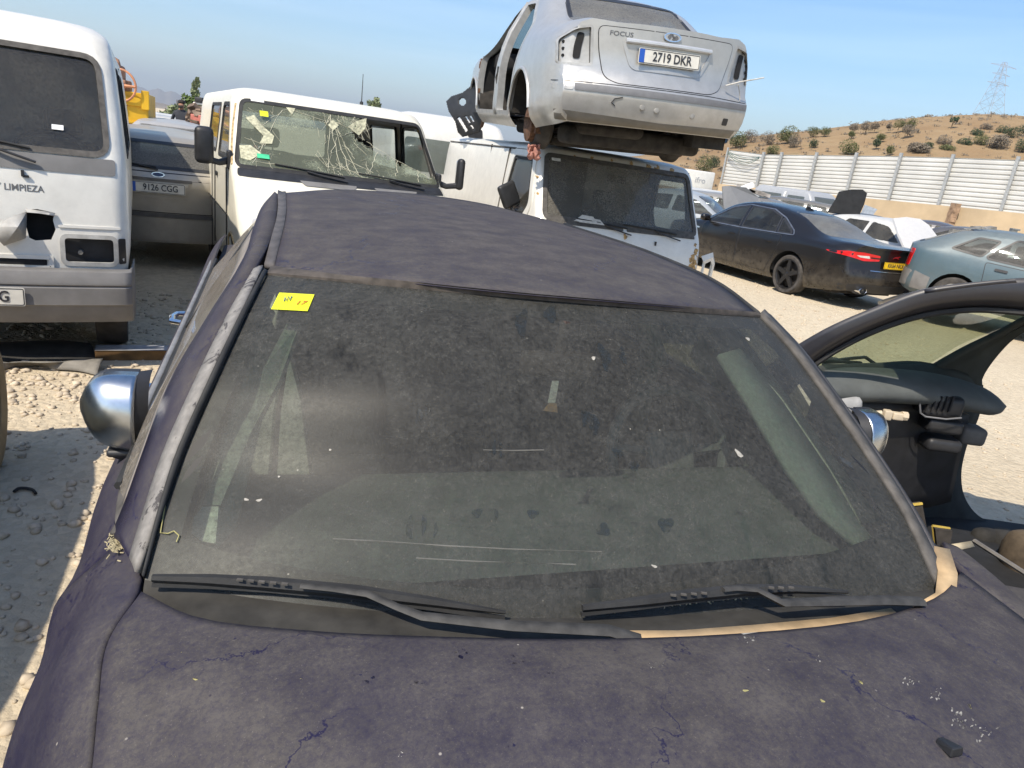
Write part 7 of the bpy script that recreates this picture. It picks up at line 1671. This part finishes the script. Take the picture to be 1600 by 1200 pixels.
# ================================================================== scrap cars further back
def bonnet_up(root, mat, pts, name='bonnet'):
    m = MB(); m.poly(pts); return m.build(name, mat, root, True, thick=.04, smooth=False)
def bcar(label, px, py_roof, y, yaw, col, kind='sedan', H=1.42, L=4.3, W_=.85, dust=.45, name='parked_car', rough=.35, **kw):
    p = aty(px, py_roof, y); mt = paint('paint_' + label.split()[0] + label.split()[1] + str(px), col, rough, 0, dust, (.34, .31, .27), (.14, .12, .1), .4, (.04, .04, .04), .3)
    r = empty(name, (p.x, p.y, 0), R(yaw), label, 'car', None)
    sh, s = common_car(r, mt, L, W_, H, kind, detail=False, doors=False, **kw); sh.done('body', mt, r); return r, mt
G1 = 'scrap cars behind the black saloon'
r, mt = bcar('pale blue-grey saloon seen through the side window of the old van', 1068, 330, 17.3, 240, (.30, .34, .38), 'sedan')
r, mt = bcar('grey hatchback with its dusty bonnet standing open, behind the black saloon', 1120, 330, 20.5, 250, (.16, .165, .17), 'hatch')
bonnet_up(r, mt, [aty(1129, 291, 19.2), aty(1140, 290, 19.2), aty(1166, 293, 19.3), aty(1186, 309, 19.4), aty(1196, 328, 19.2), aty(1170, 345, 18.9), aty(1140, 343, 18.9), aty(1131, 325, 19.0)])
r, mt = bcar('dark blue-grey saloon whose roof carries bits of scrap', 1188, 318, 23.5, 60, (.07, .08, .10), 'sedan', seats=False)
m = MB()
for x, y, w_ in ((1165, 296, .55), (1180, 300, .5), (1192, 303, .4)): m.box(aty(x, y, 23.2), (w_, .3, .10), Matrix.Rotation(R(12), 3, 'Y'))
tag(m.build('scrap_panels', plain('scrap_mix', (.33, .30, .27), .7, var=.5, scale=3), smooth=False), 'small pale scrap panels on the roof of a dark saloon', 'scrap')
m = MB(); m.box(aty(1163, 294, 22.8), (.55, .25, .14), Matrix.Rotation(R(-30), 3, 'Y')); tag(m.build('white_panel', MATS['white_paper'], smooth=False), 'small white panel leaning on scrap below the white fence', 'scrap')
r, mt = bcar('charcoal estate car with a flat dusty bonnet near the wall', 1218, 318, 27.5, 65, (.05, .055, .06), 'wagon', H=1.5, seats=False)
# silver people carrier end with its tall window
p = aty(1275, 318, 29.5); SV = empty('van', (p.x, p.y, 0), R(30), 'silver small van with dark windows standing against the wall', 'van')
sh = shell_z([(.3, -.9, 2.6, .84, .1, .05), (.9, -1.0, 2.6, .88, .1, .05), (1.15, -.7, 2.6, .87, .1, .05), (1.7, -.3, 2.58, .78, .1, .05), (1.8, -.15, 2.5, .72, .14, .05), (1.84, .2, 2.3, .4, .2, .02)], zstep=4)
SVM = paint('silver_van_paint', (.42, .43, .44), .35, .2, .3, (.4, .37, .32), (.15, .13, .1), .3, (.05, .05, .05), .3)
for g in (-1, 1):
    sh.panel('side_window', VGLASS, SV, 'x', g, rrect(.35, 1.38, .85, .42, .06), .006); sh.panel('side_window', VGLASS, SV, 'x', g, rrect(1.65, 1.38, 1.1, .42, .06), .006); sh.panel('pillar_trim', plain('white_trim', (.7, .7, .68), .5), SV, 'x', g, rrect(.93, 1.35, .10, .7, .01), .02); wheel(SV, g * .76, -.2, .3, .3, .18, g, STEELM, 6); wheel(SV, g * .76, 2.0, .3, .3, .18, g, STEELM, 6)
sh.panel('windscreen', VGLASS, SV, 'y', -1, rpoly([(-.68, 1.2), (.68, 1.2), (.6, 1.65), (-.6, 1.65)], .06), .006); sh.done('body', SVM, SV)
r, mt = bcar('black scrap saloon with its big black bonnet raised', 1345, 352, 18.0, 25, (.02, .02, .024), 'sedan', dust=.3)
BL = plain('black_bonnet_lining', (.012, .012, .012), .85, var=.5, scale=6)
bonnet_up(r, BL, [aty(1294, 331, 17.5), aty(1306, 312, 17.6), aty(1312, 299, 17.7), aty(1330, 296, 17.8), aty(1348, 296, 17.9), aty(1355, 302, 17.9), aty(1350, 320, 17.8), aty(1341, 340, 17.6), aty(1330, 338, 17.5), aty(1310, 333, 17.5)])
bonnet_up(r, plain('pale_blue_panel', (.36, .40, .45), .5), [aty(1344, 338, 20), aty(1352, 320, 20), aty(1371, 327, 20), aty(1362, 339, 20)], 'loose_panel')
r, mt = bcar('white hatchback with its pale bonnet tipped open', 1388, 376, 16.4, 205, (.58, .58, .56), 'hatch', L=3.9)
bonnet_up(r, paint('white_bonnet', (.60, .585, .56), .4, 0, .3, (.5, .46, .4)), [aty(1396, 341, 15.2), aty(1416, 339, 15.4), aty(1438, 342, 15.5), aty(1452, 352, 15.5), aty(1468, 374, 15.2), aty(1440, 386, 14.6), aty(1416, 392, 14.3), aty(1404, 366, 14.7)])
r, mt = bcar('dark navy saloon by the tan wall, its windscreen dusty', 1462, 356, 22.5, 240, (.02, .025, .05), 'sedan', dust=.25)
r, mt = bcar('dark wrecked saloon with its engine bay laid bare', 1522, 378, 19.5, 230, (.03, .035, .05), 'sedan', dust=.25)
m = MB(); rn = random.Random(21)
for k in range(26): m.box(aty(rn.uniform(1495, 1545), rn.uniform(358, 370), 18.2 + rn.uniform(-.3, .3)), (rn.uniform(.1, .4), rn.uniform(.1, .3), rn.uniform(.05, .15)), Matrix.Rotation(rn.uniform(-.5, .5), 3, 'Y'))
m.build('engine_parts', plain('engine_parts', (.20, .19, .17), .7, var=.7, scale=4), r, True, smooth=False)
r, mt = bcar('silver saloon parked behind the blue-green hatchback, roof just showing', 1590, 388, 15.0, 236, (.36, .38, .40), 'sedan', H=1.36)
# white lorry box above the old van window
p = aty(1082, 275, 30); LO = empty('truck', (aty(1080, 275, 33).x, 33, -.35), R(25), 'white box lorry with dark lettering, standing below the dry hill', 'truck')
m = MB(); m.rbox((0, 1.5, 2.0), (1.5, 4.4, .85), .05); o = m.build('box_body', WHITE, LO); m = MB(); m.rbox((0, -1.6, 1.05), (1.6, 1.7, 1.3), .15); m.build('cab', WHITE, LO); m = MB(); m.grid([[(x, -2.46, z) for x in (-.7, .7)] for z in (1.1, 1.55)]); m.build('windscreen', VGLASS, LO)
text('lettering', 'ifro', .34, plain('lorry_lettering', (.35, .35, .36), .5), o, frameM((0, -.71, 2.02), (1, 0, 0), (0, 0, 1)), .002, sx=1.2)
for g in (-1, 1):
    for y in (-1.4, 2.4): wheel(LO, g * .85, y, .42, .42, .26, g, STEELM, 6)
r, mt = bcar('white estate car with a dark window, under the white lorry', 1082, 300, 24.5, 70, (.60, .60, .58), 'wagon', seats=False)
# ------------------------------------------------------------------ far left, past the beige estate
r, mt = bcar('silver estate with a black window line, right behind the beige estate', 268, 205, 15.5, 27, (.34, .34, .34), 'wagon', H=1.47, L=4.7)
r, mt = bcar('grey dusty hatchback far back among the scrap, beside the yellow bin', 205, 190, 19.5, 30, (.26, .255, .25), 'hatch', H=1.45)
r, mt = bcar('white crushed hatchback beyond the yellow bin', 233, 178, 27, 110, (.62, .62, .60), 'hatch', H=1.5, seats=False)
r, mt = bcar('pale grey scrap car heaped beyond the silver estate', 252, 180, 25, 80, (.40, .41, .41), 'hatch', H=1.45, seats=False)
r, mt = bcar('grey flat-roofed estate in front of the man', 278, 186, 22, 110, (.33, .34, .35), 'wagon', H=1.40, seats=False)
YEL = plain('yellow_bin_paint', (.62, .36, .012), .5, var=.2, scale=3)
p = aty(196, 165, 15.2); YB = empty('skip_bin', (p.x, p.y, 0), R(25), 'yellow steel bin with an orange machine on top', 'bin')
wd = 1.0; m = MB(); m.box((-.5, .8, .95), (1.9, 2.6, 1.9)); m.build('bin_body', YEL, YB, bevel=.02)
zt_ = aty(200, 149, 14.6).z; m = MB(); m.box((-.45, -.52, zt_ - .10), (1.85, .06, .16)); m.box((.40, -.52, zt_ - .05), (.14, .10, .36)); m.box((-.5, -.52, zt_ - .5), (1.7, .05, .05)); m.build('bin_rib', YEL, YB, bevel=.01)
m = MB(); m.box((-.35, -.545, zt_ - .23), (.75, .02, .09)); m.build('bin_slot', DARK, YB)
ORM = plain('orange_primer', (.50, .22, .115), .75, var=.35, scale=5)
OM = empty('machine', (p.x - .02, p.y - .3, zt_), R(5), 'old orange machine with a large spoked handwheel, standing on the yellow bin', 'machine')
im = wmat(OM)
c = im.inverted() @ aty(188, 133, 14.7); m = MB(); rad = 22 * 14.7 / 1100 * 1.0
m.tube([c + Vector((rad * math.cos(2 * PI * i / 36), 0, rad * math.sin(2 * PI * i / 36))) for i in range(36)], .022, 6, closed=True)
for a in (.0, 2.2, 4.6): m.tube([c, c + Vector((rad * math.cos(a), 0, rad * math.sin(a)))], .03, 6)
m.lathe([(.001, -.08), (.08, -.08), (.08, .08), (.001, .08)], c, 'y', 14); m.build('handwheel', ORM, OM)
m = MB(); m.rbox(c + Vector((-.22, .25, .12)), (.34, .3, .5), .06); m.rbox(c + Vector((-.02, .2, .0)), (.2, .3, .22), .04); m.tube([c + Vector((-.42, .2, .42)), c + Vector((-.30, .2, .52)), c + Vector((-.15, .2, .44)), c + Vector((-.1, .2, .25))], .06, 8); m.tube([c + Vector((-.3, .2, -.05)), c + Vector((-.3, .2, -.42))], .09, 8); m.tube([c + Vector((.0, .2, -.05)), c + Vector((-.02, .2, -.40))], .07, 8); m.rbox(c + Vector((-.15, .2, -.32)), (.5, .35, .12), .03); m.build('machine_body', plain('machine_metal', (.30, .16, .10), .75, var=.6, scale=8), OM)
# scrap heap and lamps
m = MB(); rn = random.Random(31); q = aty(303, 188, 20)
for k in range(60): m.box(aty(rn.gauss(307, 5), rn.uniform(170, 192), 20 + rn.uniform(-.5, .5)), (rn.uniform(.06, .4), rn.uniform(.06, .3), rn.uniform(.03, .12)), Euler((rn.uniform(-.7, .7), rn.uniform(-.7, .7), rn.uniform(0, 3))).to_matrix())
m.box((q.x, q.y, .5), (1.5, 1.2, 1.0))
tag(m.build('scrap_heap', plain('brown_scrap', (.17, .12, .085), .8, var=.6, scale=3), smooth=False), 'heap of brown rusty scrap beside the van with the smashed windscreen', 'scrap heap', kind='stuff')
m = MB(); m.box(aty(316, 187, 19.6), (.5, .3, .22)); tag(m.build('red_panel', plain('faded_red_panel', (.50, .16, .12), .6), smooth=False, bevel=.02), 'faded red panel on the brown scrap heap', 'scrap')
FLm = empty('floodlight', aty(318, 190, 24) * 1, 0, 'twin black floodlights on a pale post above the scrap heap', 'lamp'); FLm.location.z = 0; il = wmat(FLm).inverted()
tz = aty(318, 163, 24).z; m = MB(); m.tube([(0, 0, 0), (0, 0, tz)], .04, 8); m.tube([(-.32, 0, tz), (.36, 0, tz)], .04, 6); m.build('pole', plain('pale_metal', (.55, .55, .53), .5), FLm)
for x in (311.5, 328): m = MB(); m.rbox(il @ aty(x, 157 + .135 * (x - 318), 24), (.26, .14, .16), .02); m.build('lamp_head', BLACK, FLm)
# ------------------------------------------------------------------ the man
pm = aty(284, 190, 23.0); MAN = empty('person', (pm.x, pm.y, 0), R(10), 'man in dark clothes standing far off behind the scrap cars', 'person')
k_ = (aty(283, 158, 23).z + .02) / 1.74
def skin_body(name, J, E, Rr, mat, parent):
    me = bpy.data.meshes.new(name); me.from_pydata(J, E, []); me.materials.append(mat); o = bpy.data.objects.new(name, me); COL.objects.link(o); o.parent = parent
    sk_ = o.modifiers.new('skin', 'SKIN'); sk_.use_smooth_shade = True
    for v, r in zip(me.skin_vertices[0].data, Rr): v.radius = (r, r * .8)
    me.skin_vertices[0].data[0].use_root = True
    s = o.modifiers.new('s', 'SUBSURF'); s.levels = 1; s.render_levels = 2; return o
J = [(0, 0, .95), (0, 0, 1.15), (0, .0, 1.36), (0, -.01, 1.50), (0, -.02, 1.58), (0, -.03, 1.68), (.17, 0, 1.42), (.27, .02, 1.15), (.24, -.10, .92), (.22, -.14, .84), (-.17, 0, 1.42), (-.28, .02, 1.15), (-.27, -.06, .90), (-.26, -.09, .82), (.10, 0, .90), (.11, -.02, .50), (.11, .03, .08), (.12, -.12, .04), (-.10, 0, .90), (-.11, -.02, .50), (-.11, .03, .08), (-.12, -.12, .04)]
J = [(a * k_, b * k_, c * k_) for a, b, c in J]
E_ = [(0, 1), (1, 2), (2, 3), (3, 4), (4, 5), (2, 6), (6, 7), (7, 8), (8, 9), (2, 10), (10, 11), (11, 12), (12, 13), (0, 14), (14, 15), (15, 16), (16, 17), (0, 18), (18, 19), (19, 20), (20, 21)]
Rr = [.15, .145, .17, .06, .085, .10, .075, .055, .042, .04, .075, .055, .042, .04, .09, .065, .045, .04, .09, .065, .045, .04]
t = NT('figure_cloth_and_skin'); tcn = t.n('ShaderNodeTexCoord'); sp = t.n('ShaderNodeSeparateXYZ'); t.l(tcn.outputs['Object'], sp.inputs[0])
col = t.mix(t.ramp(sp.outputs[2], 1.49 * k_, 1.51 * k_), (.025, .027, .035), (.30, .16, .10)); col = t.mix(t.ramp(sp.outputs[2], .93 * k_, .95 * k_), (.05, .055, .08), col)
skin_body('body', J, E_, Rr, t.done(t.bsdf(col, .8)), MAN)
m = MB(); m.rbox((0, .015 * k_, 1.70 * k_), (.20, .20, .13), .06); m.build('hair', plain('dark_hair', (.015, .011, .009), .8), MAN)
m = MB(); m.rbox((0, -.10 * k_, 1.575 * k_), (.13, .06, .08), .025); m.build('beard', MATS['dark_hair'], MAN)
# ================================================================== pylon
PD = 330
def atd(px, py, d):
    r_ = _ray(px, py); return Vector((0, 0, CAM_H)) + r_ * (d / math.hypot(r_.x, r_.y))
base = atd(1536, 206, PD); zt = atd(1557, 97, PD).z
PY_ = empty('pylon', base, R(20), 'lattice electricity pylon standing beyond the hill crest', 'pylon'); PYM = plain('pylon_steel', (.42, .43, .45), .6, .2)
base.z -= 2; Hh = zt - base.z; PY_.location = base; m = MB(); lev = [0, .16, .31, .45, .58, .70, .80, .90, 1.0]; hw = lambda f: 4.6 * (1 - f) ** 1.15 + .55
for sx_, sy_ in ((-1, -1), (1, -1), (1, 1), (-1, 1)):
    m.tube([(sx_ * hw(f), sy_ * hw(f), Hh * f) for f in lev], .06, 4)
for a, b_ in zip(lev[:-1], lev[1:]):
    for (x0, y0), (x1, y1) in (((-1, -1), (1, -1)), ((1, -1), (1, 1)), ((1, 1), (-1, 1)), ((-1, 1), (-1, -1))):
        A = lambda f, x, y: (x * hw(f), y * hw(f), Hh * f)
        m.tube([A(a, x0, y0), A(b_, x1, y1)], .035, 3); m.tube([A(a, x1, y1), A(b_, x0, y0)], .035, 3); m.tube([A(b_, x0, y0), A(b_, x1, y1)], .035, 3)
m.build('lattice', PYM, PY_, smooth=False)
for f, l in ((.72, 5.5), (.84, 4.5), (.95, 6.5)): m = MB(); m.tube([(-l, 0, Hh * f), (0, 0, Hh * f + .6), (l, 0, Hh * f)], .08, 4); m.tube([(-l, 0, Hh * f), (l, 0, Hh * f)], .07, 4); m.build('cross_arm', PYM, PY_, smooth=False)
# ================================================================== bushes on the hill
SHR = [  # photo x, y of base, width px, height px, leaf, words
 (1150, 229, 30, 22, 'olive', 'wide olive-green bush directly above the left end of the white fence'),
 (1173, 220, 22, 16, 'grey', 'dry grey-brown bush on the crest above the fence corner'),
 (1199, 224, 20, 18, 'grey', 'rounded dry grey bush, second along the crest from the fence corner'),
 (1231, 222, 30, 23, 'olive', 'tall olive-grey bush, the largest on the left of the crest'),
 (1240, 229, 22, 18, 'grey', 'brownish bush in front of the largest crest bush'),
 (1270, 212, 20, 13, 'olive', 'flat-topped olive bush on the crest, left half of a close pair'),
 (1288, 211, 18, 12, 'olive', 'flat-topped olive bush on the crest, right half of a close pair'),
 (1208, 240, 22, 13, 'olive', 'yellow-green bush just over the fence top, second panel from the left'),
 (1270, 229, 12, 12, 'dark', 'small dark green ball of a bush on the bare slope at left'),
 (1322, 240, 28, 20, 'olive', 'broad olive bush rising behind the fence, middle of the picture of the hill'),
 (1369, 229, 13, 12, 'dark', 'small dark round bush alone on the middle of the slope'),
 (1330, 213, 10, 8, 'olive', 'tiny bush below the pale crest bushes'),
 (1334, 204, 18, 10, 'grey', 'pale grey crest bush, left one of a row of three'),
 (1353, 203, 20, 12, 'grey', 'pale grey crest bush, middle one of a row of three'),
 (1367, 201, 12, 10, 'grey', 'pale grey crest bush, right one of a row of three'),
 (1404, 199, 16, 11, 'olive', 'dark olive crest bush left of the tall double bush'),
 (1424, 199, 18, 13, 'olive', 'upper half of the tall double bush on the crest'),
 (1418, 209, 20, 14, 'grey', 'lower half of the tall double bush on the crest'),
 (1389, 200, 9, 7, 'grey', 'small pale bush between the crest groups'),
 (1376, 218, 16, 9, 'olive', 'low olive scrub on the slope under the double bush'),
 (1539, 204, 18, 11, 'grey', 'tawny bush at the foot of the pylon'),
 (1525, 213, 20, 11, 'dark', 'dark flat bush on the slope left of the pylon foot'),
 (1505, 226, 20, 10, 'dark', 'dark low bush in the middle right of the slope'),
 (1532, 226, 24, 16, 'olive', 'bright olive bush on the slope below the pylon'),
 (1564, 209, 18, 12, 'dark', 'dark rounded tree crown at right of the pylon'),
 (1582, 215, 20, 16, 'dark', 'dark bush second from the right edge of the crest'),
 (1600, 210, 26, 14, 'dark', 'dark bush cut by the right edge of the picture'),
 (1560, 232, 34, 20, 'grey', 'wide brown-grey thicket on the slope under the pylon'),
 (1596, 236, 26, 18, 'dark', 'dark bush low on the slope at the right edge'),
 (1450, 231, 16, 9, 'dark', 'small dark shrub above the fence in the middle right'),
 (1434, 238, 36, 14, 'grey', 'brownish thicket lying along the fence top'),
 (1474, 226, 24, 14, 'grey', 'leafless brown bush on the middle slope'),
 (1390, 240, 12, 12, 'olive', 'little olive bush touching the fence top'),
 (1478, 236, 24, 10, 'olive', 'low olive patch of shrub close above the fence'),
 (1098, 270, 26, 26, 'olive', 'big green bush left of the white fence, beside the lorry box'),
 (1112, 262, 22, 18, 'dark', 'darker bush behind the big green one left of the fence'),
]
def hill_at(px, py):
    """first point of the hill met by the line of sight"""
    d = _ray(px, py); last = None
    for k in range(60, 320):
        t_ = k * .55 / Vector((d.x, d.y)).length
        if k * .55 < 56: continue
        p = Vector((0, 0, CAM_H)) + d * t_; bx = math.atan2(p.x, p.y)
        r = Vector((p.x, p.y)).length
        if p.z < hill_h(px, r): return p, r
    r = 146.; b = bear(px); return Vector((b.x * r, b.y * r, hill_h(px, r))), r
for i, (px, py, w_, h_, lf, words) in enumerate(SHR):
    p, r = hill_at(px, py); s = r / FPX * (bear(px).y); rx, rz = w_ * s * .55, h_ * s * 1.05
    rn = random.Random(i); lob = [(0, 0, rz * .52, rx * .8, rx * .8, rz * .5)] + [(rn.uniform(-.5, .5) * rx, rn.uniform(-.5, .5) * rx, rz * rn.uniform(.3, .6), rx * .5, rx * .5, rz * .35) for _ in range(4)]
    n = int(500 + 30 * w_); lf_ = max(.12, rx * .11)
    plant('bush', words, 'bush', (p.x, p.y, p.z - .1), lob, lf, n, lf_, group='bushes on the dry hill', seed=i, trunk=[([(0, 0, -.3), (.1, 0, rz * .5)], rx * .06, rx * .03)])
# small scrub dotting the slope reads as ground cover
m = MB(); rn = random.Random(77)
for k in range(800):
    px = rn.uniform(1060, 1660); d = rn.uniform(66, 146); p = hill_pt(px, d); s = rn.uniform(.15, .6)
    for q in range(14): a = Vector((rn.gauss(0, 1), rn.gauss(0, 1), abs(rn.gauss(0, .6)))) * s * .5; b = Vector((rn.gauss(0, 1), rn.gauss(0, 1), rn.gauss(0, 1))).normalized() * s * .3; c = b.orthogonal().normalized() * s * .2; m.add([p + a - b, p + a + c, p + a + b, p + a - c], [(0, 1, 2, 3)])
tag(m.build('dry_scrub', LEAFS['grey'], smooth=False, fixn=False), 'sparse dry scrub and tussocks dotted over the brown hillside', 'scrub', kind='stuff')
p, r = hill_at(1486, 199.5); plant('tree', 'lone small dark tree with a thin stem on the hill crest', 'tree', (p.x, p.y, p.z - .1), [(0.1, 0, 1.1, .55, .5, .35), (.35, 0, 1.35, .4, .4, .25)], 'dark', 260, .2, trunk=[([(0, 0, -.2), (.05, 0, .5), (.15, 0, 1.1)], .09, .05)], seed=91)
# trees at left
def tree_at(px, py_top, y, w_, label, leaf, seed, tall=True):
    tp = aty(px, py_top, y); H_ = tp.z; s = y / FPX; rx = w_ * s / 2; rn = random.Random(seed)
    if tall: lob = [(rn.uniform(-.3, .3) * rx, rn.uniform(-.3, .3) * rx, H_ * f, rx * k, rx * k, H_ * .07) for f, k in ((.5, 1.), (.6, .9), (.7, .8), (.79, .7), (.87, .55), (.95, .35))]
    else: lob = [(rn.uniform(-.6, .6) * rx, rn.uniform(-.5, .5) * rx, H_ * rn.uniform(.55, .88), rx * .55, rx * .55, H_ * .13) for _ in range(7)]
    tr = [([(0, 0, -.2), (.05, 0, H_ * .5), (0, .03, H_ * .95)], .10, .02)] + [([(0, 0, H_ * f), (l[0] + rx * .5 * c, 0, l[2])], .035, .012) for f, l, c in zip((.4, .5, .6, .7), lob, (-1, 1, -1, 1))]
    plant('tree', label, 'tree', (tp.x, tp.y, 0), lob, leaf, 420, .22, tr, seed=seed)
tree_at(306, 123, 42, 15, 'thin tall poplar-like tree far off at left, above the other trees', 'pale', 3)
tree_at(276, 152, 40, 22, 'bright green bushy tree left of the tall thin one', 'pale', 4, False)
tree_at(299, 148, 41, 26, 'darker bushy tree at the foot of the tall thin one', 'green', 5, False)
tree_at(585, 146, 38, 24, 'small sparse treetop over the roof of the smashed van', 'pale', 6, False)
tree_at(258, 166, 44, 26, 'low pale green tree behind the white crushed car', 'pale', 8, False)
# something bulky strapped to the left van's roof
q = aty(14, 33, 5.6); RB = empty('roof_bundle', (q.x, q.y, q.z - .07), R(29), 'dark tarpaulin bundle lying on the roof of the left white van', 'bundle')
m = MB(); m.rbox((0, 0, .06), (.34, .4, .13), .05); m.rbox((-.22, .05, .045), (.2, .3, .09), .04); m.build('bundle', plain('dark_tarpaulin', (.07, .072, .075), .7, var=.3), RB)
bpy.context.view_layer.update()
SC.cycles.max_bounces = 8; SC.cycles.transparent_max_bounces = 16; SC.cycles.diffuse_bounces = 3; SC.cycles.glossy_bounces = 3; SC.cycles.volume_bounces = 0; SC.cycles.caustics_reflective = False; SC.cycles.caustics_refractive = False
